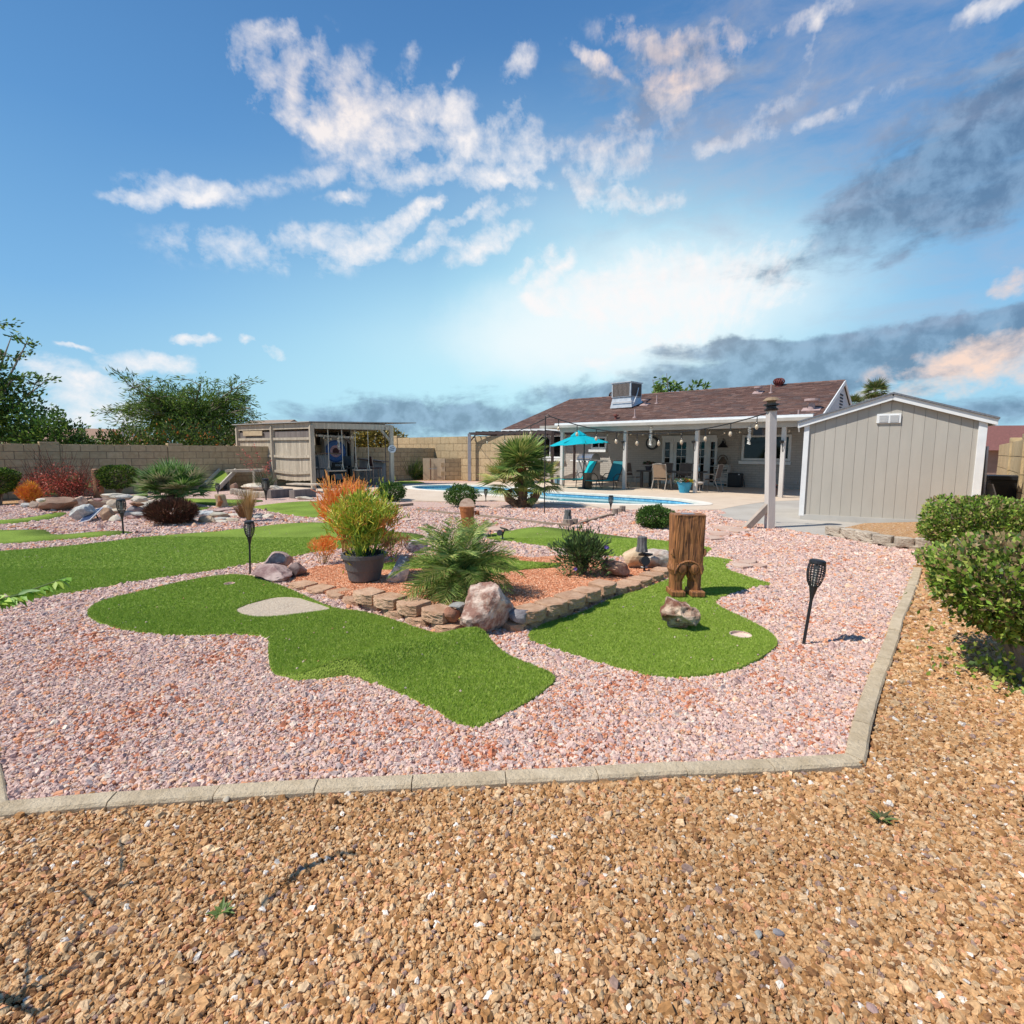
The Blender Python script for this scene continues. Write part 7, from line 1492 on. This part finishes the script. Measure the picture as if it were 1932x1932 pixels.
for lab,f,x,y,w,m_,sd in(('small flat dark grey stone lying loose in the tan gravel',r14,490,1468,.036,greyr,201),('flat pale grey stone beside the loose dark grey stone',r14,385,1475,.034,slate,202),('dark maroon stone alone near the bottom edge of the gravel',r14,972,1862,.035,purple,203),('dark round stone under the shadow of the branch tip',r13,1020,875,.03,brownr,204),('small orange brown stone lying on top of the kerb',r13,1310,385,.025,tanr,205),('pale stone at the outer foot of the kerb',r13,1600,470,.04,paler,206)):
    p=G(*f(x,y),.01); rock(lab,p,w,w*.7,w*.45,m_,sd,sd,.028 if sd==205 else .008,sub=2)
# white stones by the ramp and wall, timber edging round the yucca bed
rk('long whitish rock slab behind the yucca bed in front of the pickets',r2,140,400,765,830,paler,101)
rk('pale flat rock at the corner post side of the pickets',r2,430,560,785,830,paler,102)
rk('dark rectangular rock at the foot of the mini golf ramp',r2,0,60,765,815,greyr,103)
rk('brown block stone between dark rock and whitish slab',r2,60,140,765,830,brownr,104)
t=thing('scalloped_edging','short curved row of small tan edging blocks round the spiky plant','edging')
sc_=rough_block('edging_block',stonem,.26,.14,.22,seed=3,amp=.006,seg=4,r=.04)
for i,(x,y) in enumerate([(110,862),(150,870),(190,877),(230,884),(270,889),(310,893),(350,897),(390,898)]):
    p=G(*r2(x,y)); o=link('edging_block',sc_,t); o.location=(p.x,p.y+.05,-.02); o.rotation_euler=(0,0,random.uniform(-.15,.15))
for lab,x0,x1,y0,y1 in(('long dark timber sleeper lying before the pickets',435,655,835,900),('second dark timber sleeper beside the hut corner',655,870,850,900)):
    p0=G(*r2(x0+5,y1));p1=G(*r2(x1-5,y1-18)); m=MB(); m.beam(p0+up*.13,p1+up*.13,.24,.26); o=m.obj('timber_sleeper',woodd); tag(o,lab,'timber','dark timber sleepers by the hut')
p0=G(*r2(655,840));p1=G(*r2(930,850)); o=MB().beam(p0+up*.30,p1+up*.30,.5,.05).obj('plank',wood); tag(o,'weathered plank bridging the timber sleepers at the hut','plank')
rk('pale flat stone in front of the timber sleepers',r2,690,850,885,912,paler,105)
# mini golf ramp
ra=G(*r1(1570,1440));rh=PL(*r1(1720,1285),(ra.x,ra.y+1.2,0),Vector((0,1,0))); 
t=thing('golf_ramp','sloping mini golf ramp of green turf with pale timber sides','ramp'); d=(rh-ra); side=Vector((d.y,-d.x,0)).normalized()*.30
m=MB(); m.add([ra+side+up*.02,ra-side+up*.02,rh-side,rh+side,ra+side-up*.04,ra-side-up*.04,rh-side-up*.06,rh+side-up*.06],[(0,3,2,1),(4,5,6,7),(0,4,7,3),(1,2,6,5)]); m.obj('turf_track',turfm,t)
for s in(-1,1): MB().beam(ra+side*s*1.1+up*.05,rh+side*s*1.1+up*.02,.06,.16).obj('side_board',mat('pale_timber_side',(.50,.45,.36),.85,scale=5),t)
MB().beam(rh+up*.0,rh+Vector((1.3,.25,.02)),.7,.10).obj('platform',wood,t)
for q in(rh+Vector((.1,-.2,0)),rh+Vector((1.1,-.2,0)),rh+Vector((1.1,.4,0))): MB().beam((q.x,q.y,0),(q.x,q.y,rh.z),.08).obj('leg',wood,t)
# edging strips and flagstones in the pink gravel
edm=mat('edging_board',(.25,.18,.13),.9,col2=(.36,.28,.20),scale=6)
for lab,pts in(('long thin timber edging line from the pool bushes to the grey stump',P(s8,(-330,180),(0,218),(250,238),(550,272),(850,308),(1000,325),(1165,338))),('weathered curved timber edging line up to the log posts',P(s8,(1250,322),(1330,296),(1450,262),(1530,240),(1590,232))),('short red brown edging line beside the pool bushes',P(r3,(100,978),(190,968),(285,958)))):
    g=[G(x,y,.02) for x,y in pts]; m=MB()
    for a,b in zip(g,g[1:]): m.beam(a,b,.06,.09)
    tag(m.obj('edging_board',edm),lab,'edging')
fl=mat('flagstone',(.50,.30,.22),.9,col2=(.62,.46,.36),scale=3,bump=.5,bscale=30,det=8,randv=.08)
FS=[('rosy flagstone just in front of the brace of the tall post',P(r8,(650,320),(760,310),(880,325),(950,350),(860,365),(720,345))),('long flagstone beside the statue nearest the brace',P(r8,(605,350),(700,355),(800,375),(790,392),(640,385))),('flagstone behind the statue shoulder',P(r8,(595,385),(700,395),(750,415),(640,420))),('triangular flagstone near the turf point',P(r8,(870,595),(930,585),(1010,590),(1000,612),(930,625))),('larger flagstone on the pink gravel beyond the statue shadow',P(r8,(800,612),(880,600),(985,640),(900,650),(830,640))),('thin pale flagstone at the end of the pair by the turf',P(r8,(960,622),(1040,615),(1095,635),(1040,650))),('round pale flagstone behind the small spotlight',P(s8,(330,362),(400,346),(520,344),(620,355),(560,382),(420,390))),('pale flagstone by the potted plant far side',P(r6,(1280,440),(1340,432),(1330,455),(1275,460))),('rosy flagstone in gravel left of the leaning log',P(r3,(180,1105),(270,1092),(300,1105),(220,1120))),('rosy flagstone far behind the big post',P(r8,(790,290),(900,285),(1010,300),(1000,320),(860,310)))]
for lab,pts in FS:
    g=[G(x,y,.02) for x,y in pts]; c=sum(g,Vector())/len(g); m=MB(); m.prism([((p.x-c.x),(p.y-c.y)) for p in g][::(1 if sum((g[i-1].x*g[i].y-g[i].x*g[i-1].y) for i in range(len(g)))>0 else -1)],-.03,.045); o=m.obj('flagstone',fl,bevel=.006); o.location=(c.x,c.y,0); tag(o,lab,'flagstone','flagstones set in the pink gravel')
# ---- carved wood
cw_=bpy.data.materials.new('carved_wood'); cw_.use_nodes=True; nt=cw_.node_tree; N=nt.nodes; L=nt.links; b=N['Principled BSDF']; b.inputs['Roughness'].default_value=.55
tc=N.new('ShaderNodeTexCoord'); mp=N.new('ShaderNodeMapping'); mp.inputs['Scale'].default_value=(34,34,1.8); L.new(tc.outputs['Object'],mp.inputs[0]); nz=N.new('ShaderNodeTexNoise'); nz.inputs['Scale'].default_value=1.6; nz.inputs['Detail'].default_value=7; nz.inputs['Distortion'].default_value=.8; L.new(mp.outputs[0],nz.inputs[0])
cr=N.new('ShaderNodeValToRGB'); L.new(nz.outputs['Fac'],cr.inputs[0]); e=cr.color_ramp.elements; e[0].position=.36; e[0].color=(.09,.032,.012,1); e[1].position=.62; e[1].color=(.50,.205,.07,1); x_=e.new(.5); x_.color=(.33,.135,.045,1); L.new(cr.outputs[0],b.inputs['Base Color'])
bp=N.new('ShaderNodeBump'); bp.inputs['Strength'].default_value=.9; bp.inputs['Distance'].default_value=.022; L.new(nz.outputs['Fac'],bp.inputs['Height']); L.new(bp.outputs[0],b.inputs['Normal'])
red_w=mat('smooth_red_wood',(.30,.095,.030),.5,col2=(.46,.17,.06),scale=6,stretch=(3,3,.5),bump=.25,bscale=30); endg=mat('end_grain',(.30,.19,.13),.9,col2=(.44,.31,.23),scale=12,bump=.5)
sb=(G(*r8(365,862),.03)+G(*r8(525,872),.03))/2; sh_=HZ(*r8(475,215),sb); ttk=thing('carved_log_statue','tall bark textured log carved as two stubby legs standing on the turf','statue',(sb.x,sb.y+.08,.03),-.02); print('statue h',sh_)
w2=wpx(r8,322,572,860)/2; H_=sh_-.03; K=H_/.80
def loft(sections,n=28,m=None,tint=None):
    """sections: (z, halfwidth, halfdepth, cx, cy, power)"""
    m=m or MB(); V=[];Fc=[]
    for (z,a,b_,cx,cy,pw) in sections:
        for j in range(n):
            q=2*math.pi*j/n; c=math.cos(q);s=math.sin(q); V.append((cx+a*math.copysign(abs(c)**(2/pw),c),cy+b_*math.copysign(abs(s)**(2/pw),s),z))
    k=len(sections)
    for i in range(k-1):
        for j in range(n): p=i*n+j;q=i*n+(j+1)%n; Fc.append((p,q,q+n,p+n))
    Fc.append(tuple(range(n-1,-1,-1))); Fc.append(tuple((k-1)*n+j for j in range(n))); return m.add(V,Fc,tint)
# body: fluted bark block with grooves cut as geometry
n=96; V=[];Fc=[]; zs=[.30,.33,.38,.44,.52,.60,.68,.74,.785,.80]
for zi,z in enumerate(zs):
    f=(z-.30)/.5; a=w2*(.95+.05*f)*(.985 if zi==len(zs)-1 else 1); b_=.115*(.95+.08*f)
    for j in range(n):
        q=2*math.pi*j/n; c=math.cos(q);s=math.sin(q); pw=7; x=a*math.copysign(abs(c)**(2/pw),c); y=b_*math.copysign(abs(s)**(2/pw),s)
        gsel=mnoise.noise(Vector((x*60,y*60,z*3.0)))*.5+mnoise.noise(Vector((x*120,y*120,z*6)))*.3
        dd=-.006*abs(gsel)*2 if 0<zi<len(zs)-1 else 0; V.append((x+dd*c*.5,y+dd*2.0*s,z*K))
for i in range(len(zs)-1):
    for j in range(n): p=i*n+j;q=i*n+(j+1)%n; Fc.append((p,q,q+n,p+n))
Fc.append(tuple(range(n-1,-1,-1))); Fc.append(tuple((len(zs)-1)*n+j for j in range(n)))
MB().add(V,Fc).obj('bark_body',cw_,ttk)
for s in(-1,1):
    m=MB(); loft([(.05*K,.062,.085,s*(w2-.07),-.0,3),(.14*K,.060,.085,s*(w2-.068),0,3),(.20*K,.075,.095,s*(w2-.082),0,3),(.26*K,.090,.108,s*(w2*.56),0,3),(.33*K,w2*.46,.112,s*(w2*.5),0,3)],m=m); m.obj('leg',cw_,ttk)
    m=MB(); m.box((s*(w2-.065),-.03,.027*K),(.142,.24,.054*K)); m.obj('foot',cw_,ttk,bevel=.01)
    m=MB(); bm=bmesh.new(); bmesh.ops.create_uvsphere(bm,u_segments=18,v_segments=12,radius=1); m.add([(v.co.x*.052+s*w2*.38,v.co.y*.028-.098,v.co.z*.065+.275*K) for v in bm.verts],[[v.index for v in f.verts] for f in bm.faces]); bm.free(); m.obj('carved_curve',cw_,ttk,smooth=True)
    m=MB(); m.tube([(s*(w2*.99),-.085,.47*K),(s*(w2*1.02),-.09,.42*K),(s*w2*.92,-.10,.395*K)],[.012,.018,.008],8); m.obj('carved_hand',cw_,ttk)
m=MB(); m.tube([(w2*.82*math.cos(a),-.113,(.225+.125*math.sin(a))*K) for a in [math.pi*i/14 for i in range(15)]],.011,6); m.obj('carved_arch',cw_,ttk)
m=MB(); m.tube([(0,-.118,.33*K),(0,-.121,.26*K)],.004,4); m.obj('groove_line',mat('groove_dark',(.05,.02,.01),.9),ttk)
MB().box((0,0,.803*K),(.13,.10,.008)).obj('solar_insert',mat('grey_insert',(.25,.25,.27),.4),ttk,bevel=.01)
# leaning boot like log
lb=G(*r7(330,355)); hh=HZ(*r7(310,70),lb); t=thing('boot_shaped_log','smooth reddish log sculpture with slanted cut top and bulging foot','statue',(lb.x,lb.y+.14,0)); w=wpx(r7,252,375,350)/2
loft([(0,w*.95,.13,.02,0,2.4),(.12*hh,w*1.0,.14,.02,0,2.3),(.3*hh,w*.86,.13,.01,0,2.2),(.55*hh,w*.84,.13,-.01,0,2.2),(.8*hh,w*.95,.14,-.02,0,2.2),(.9*hh,w*1.0,.145,-.025,0,2.2)]).obj('log_body',red_w,t)
m=MB(); V=[];n=28
for z_,r_f in((.88,1.0),(1,.99)):
    for j in range(n): q=2*math.pi*j/n; x=w*r_f*math.cos(q); y=.145*math.sin(q); V.append((x-.025,y,(.90 if z_==.88 else .905)*hh+ (y*.75 if z_>.9 else 0)*1.0+(.02 if z_>.9 else -.03)+ (max(0,.0))))
m.add(V,[(j,(j+1)%n,n+(j+1)%n,n+j) for j in range(n)]); m.obj('log_top_band',red_w,t); MB().add(V[n:],[tuple(range(n))]).obj('cut_face',endg,t)
for cx,cz,r in((.115,.09,.085),(.02,.06,.08)): bm=bmesh.new(); bmesh.ops.create_uvsphere(bm,u_segments=16,v_segments=12,radius=1); MB().add([(v.co.x*r+cx,v.co.y*r*.9-.08,v.co.z*r*.95+cz) for v in bm.verts],[[v.index for v in f.verts] for f in bm.faces]).obj('foot',red_w,t,smooth=True); bm.free()
MB().tube([(w*.9,-.02,.72*hh),(w*1.35,-.03,.74*hh),(w*1.4,-.03,.66*hh)],[.04,.035,.02],8).obj('carved_knob',red_w,t)
# log in the far bed, other stumps
lb=G(*s5(1105,620)); hh=HZ(*s5(1095,210),lb); t=thing('far_carved_log','upright orange brown carved log among the shrubs near the block wall','statue',(lb.x,lb.y+.15,0)); w=wpx(s5,1045,1150,600)/2
loft([(0,w,.15,0,0,3),(.5*hh,w*.9,.14,.02,0,3),(hh*.98,w,.15,0,0,3),(hh,w*.9,.13,0,0,3)]).obj('log_body',mat('orange_wood',(.34,.17,.09),.7,col2=(.46,.26,.15),scale=4,bump=.5),t); MB().box((w*.85,-.1,hh*.5),(.05,.06,hh*.55),(0,.1,0)).obj('carved_strip',mat('dark_wood_strip',(.10,.05,.03),.8),t)
s_=MB(); p0=G(*s5(1170,560));
s_.tube([(p0.x+.15,p0.y+.3,.0),(p0.x+.55,p0.y+.3,HZ(*s5(1250,235),p0))],.035,6); tag(s_.obj('leaning_stake',mat('pale_stake',(.55,.48,.42),.8)),'pale pole leaning between the carved log and the clipped bush','stake')
lb=G(*s6(1145,478)); hh=HZ(*s6(1135,315),lb); t=thing('split_log_stump','tan split log standing on the small green by the stream bed','stump',(lb.x,lb.y+.15,.02)); w=wpx(s6,1080,1205,470)/2
loft([(0,w*1.0,.16,.02,0,3),(.4*hh,w*.85,.14,.0,0,3),(hh*.9,w*.82,.14,-.03,0,3),(hh,w*.75,.12,-.05,0,3)]).obj('log_body',mat('split_wood',(.36,.24,.13),.9,col2=(.55,.42,.26),scale=5,stretch=(2,2,.6),bump=.6),t); MB().tube([(w*.1,-.15,.05),(w*.5,-.16,hh*.5),(w*.1,-.13,hh*.9)],[.05,.06,.03],7).obj('heartwood',mat('heartwood',(.32,.13,.05),.8),t)
def stump(lab,f,x0,x1,y0,y1,z,mm,hole=False,dy=.1,nm='grey_stump',flare=1.25):
    p=G(*f((x0+x1)/2,y1),z); hh=HZ(*f((x0+x1)/2,y0),p)-z; w=wpx(f,x0,x1,y1,z)/2; t=thing(nm,lab,'stump',(p.x,p.y+dy,z)); n=30; m=MB(); V=[];Fc=[]; zs=[0,.15,.4,.7,.97,1.0]
    for i,zf in enumerate(zs):
        r=w*(flare-(flare-.95)*min(1,zf*2.2)); r*=.9 if i==5 else 1
        for j in range(n): q=2*math.pi*j/n; rr=r*(1+.07*math.sin(q*9+zf)+.04*mnoise.noise(Vector((q*3,zf*2,w)))); V.append((rr*math.cos(q),rr*math.sin(q)*.9,zf*hh))
    for i in range(len(zs)-1):
        for j in range(n): a=i*n+j;b_=i*n+(j+1)%n; Fc.append((a,b_,b_+n,a+n))
    Fc.append(tuple((len(zs)-1)*n+j for j in range(n))); m.add(V,Fc); m.obj('stump_body',mm,t)
    if hole: MB().box((w*.35,-w*.82,hh*.55),(w*.35,.02,hh*.4)).obj('hollow',black,t)
    return t
gs_=mat('grey_stump_wood',(.10,.095,.095),.95,col2=(.24,.23,.225),scale=9,stretch=(3,3,.4),bump=.8,bscale=30)
stump('dark grey carved stump standing on the squat ochre rock',r7,1708,1785,340,462,.27,gs_,dy=.05)
stump('small dark hollow stump on top of the short timber rounds',s8,1115,1180,182,272,.20,gs_,True,.12)
stw=mat('round_wood',(.25,.19,.15),.95,col2=(.36,.29,.23),scale=7,stretch=(2,2,.4),bump=.6)
stump('wide short timber round under the small hollow stump',s8,1098,1200,275,338,.0,stw,dy=.12,nm='timber_round',flare=1.02); stump('narrow short timber round touching the wide one',s8,1195,1248,270,332,.0,stw,dy=.12,nm='timber_round',flare=1.02)
for lab,x0,x1,y0,y1 in(('nearest of the short log posts by the pool deck',1582,1640,170,235),('middle short log post by the pool deck',1630,1688,165,215),('tallest short log post against the pool deck',1655,1712,143,208)): stump(lab,s8,x0,x1,y0,y1,0,stw,dy=.1,nm='log_post',flare=1.02)
# ---- torches and spotlights
tb=mat('torch_black',(.018,.018,.020),.45,spec=.5); frost=mat('torch_inner',(.55,.52,.46),.5)
def torch(lab,p,h,lean=0,detail=True,s=1.0):
    t=thing('solar_torch',lab,'garden torch',p,0,'black solar torches'); hd=.17*s; st=h-hd-.10*s
    MB().tube([(0,0,-.03),(0,0,st)],.011*s,8).obj('stake',tb,t); MB().lathe([(.011*s,st),(.014*s,st+.02*s),(.030*s,st+.10*s),(.034*s,st+.10*s),(0,st+.10*s)],n=16).obj('cup',tb,t)
    prof=[(.032,.0),(.047,.035),(.056,.08),(.058,.115),(.054,.15),(.050,.165)]
    MB().lathe([(.016*s,st+.10*s),(.020*s,st+.15*s),(.020*s,st+.25*s),(0,st+.26*s)],n=12).obj('lamp_core',frost,t)
    m=MB(); n_=16
    for i in range(n_): a=2*math.pi*i/n_; m.tube([(r*s*math.cos(a),r*s*math.sin(a),st+.10*s+z*s) for r,z in prof],.0032*s if detail else .0045*s,4)
    for r,z in prof+[(.0575,.1),(.052,.06),(.040,.02),(.056,.13)]: m.tube([(r*s*math.cos(2*math.pi*i/16),r*s*math.sin(2*math.pi*i/16),st+.10*s+z*s) for i in range(17)],.0030*s,4,caps=False)
    m.obj('cage',tb,t); MB().lathe([(.052*s,st+.262*s),(.055*s,st+.268*s),(.053*s,st+.285*s),(.040*s,st+.292*s),(0,st+.292*s)],n=20).obj('solar_cap',tb,t)
    t.rotation_euler=(0,lean,0); return t
p=G(*r8(1387,1272)); torch('tall black cage topped torch leaning slightly in the pink gravel near the kerb',p,.665,.10,s=1.08)
p=G(*r6(228,925)); torch('black cage topped torch between the bright greens and purplish boulders',p,HZ(*r6(244,495),p),.035,s=1.0)
p=G(*r1(932,1765)); torch('black torch in front of the rock pile by the speckled boulder',p,HZ(*r1(925,1508),p),0,s=1.28)
p=G(*r1(1645,1465)); torch('small torch beyond the split log near the golf ramp',p,HZ(*r1(1643,1385),p),0,s=1.2)
p=G(*r2(417,915)); torch('torch standing before the spiky plant and dark sleeper',p,HZ(*r2(425,725),p),0,s=1.9)
p=G(*r3(975,930)); torch('slim torch at the pool edge beside the fan palm',p,HZ(*r3(985,815),p),0,s=1.0)
p=G(*r4(455,1082)); torch('slim torch by the short log posts at the pool edge',p,HZ(*r4(458,975),p),0,s=1.1)
def spot(lab,p,h,rz,s=1):
    t=thing('solar_spotlight',lab,'spotlight',p,rz,'black solar spotlights'); MB().tube([(0,0,-.02),(0,0,h*.45)],.012*s,7).obj('stake',tb,t)
    m=MB(); m.lathe([(.02,-.05),(.035,-.04),(.05,.04),(.052,.05)],n=14); o=m.obj('lamp_head',tb,t); o.matrix_local=Matrix.Translation((-.02*s,-.02*s,h*.60))@Matrix.Rotation(1.35,4,'X')@Matrix.Rotation(.0,4,'Y')@Matrix.Scale(s,4)
    m=MB(); m.lathe([(.044,.046),(0,.047)],n=14,cap=False); o2=m.obj('lens',mat('pale_lens',(.8,.8,.75),.1),t); o2.matrix_local=o.matrix_local.copy()
    MB().box((.02*s,.02*s,h*.93),(.12*s,.10*s,.02*s),(-.35,.15,0)).obj('solar_plate',tb,t); MB().tube([(0,0,h*.4),(.03*s,.03*s,h*.9)],.01*s,6).obj('bracket',tb,t)
    return t
p=G(*r7(612,368)); spot('small black spotlight with round pale lens at the tip of the long green',p,HZ(*r7(615,265),p),-.5,1.0)
p=G(*r7(1757,610),.03); spot('square topped black solar spotlight before the squat ochre rock',p,HZ(*r7(1775,475),p)-.03,.2,1.15)
p=G(*r7(20,330)); spot('little spotlight low in the gravel behind the date palm',p,.16,0,.8)
# solar panel by the rock pile
a=G(*s5(888,968));b_=G(*s5(992,980)); bx=(b_-a); w=bx.length; bx.normalize(); tmid=PL(*s5(1130,790),((a.x+b_.x)/2,a.y+.42,0),Vector((0,1,0))); mid=(a+b_)/2
yv=(tmid-mid); L_=yv.length; yv.normalize(); bx=(bx-yv*bx.dot(yv)).normalized(); zv=bx.cross(yv); t=thing('solar_charger','small blue solar panel with silver frame leaning by the speckled boulder','solar panel',mid)
o=MB().box((0,0,0),(w,L_,.02)).obj('frame',mat('silver_frame',(.65,.67,.70),.4,metal=.5),t); R_=Matrix((bx,yv,zv)).transposed().to_4x4(); o.matrix_local=Matrix.Translation((tmid-mid)/2+up*.02)@R_
sp_=mat('solar_cell',(.03,.06,.14),.3,scale=30)
for i in range(3):
    for j in range(6): MB().box((-w/2+.025+(w-.05)*(i+.5)/3,-L_/2+.025+(L_-.05)*(j+.5)/6,.013),((w-.05)/3-.006,(L_-.05)/6-.006,.006)).obj('cell',sp_,o)
MB().beam((tmid-mid)*.8-Vector((0,-.02,.02)),Vector(((tmid-mid).x*.8,(tmid-mid).y*.8+.1,.02)),.02).obj('prop',black,t)
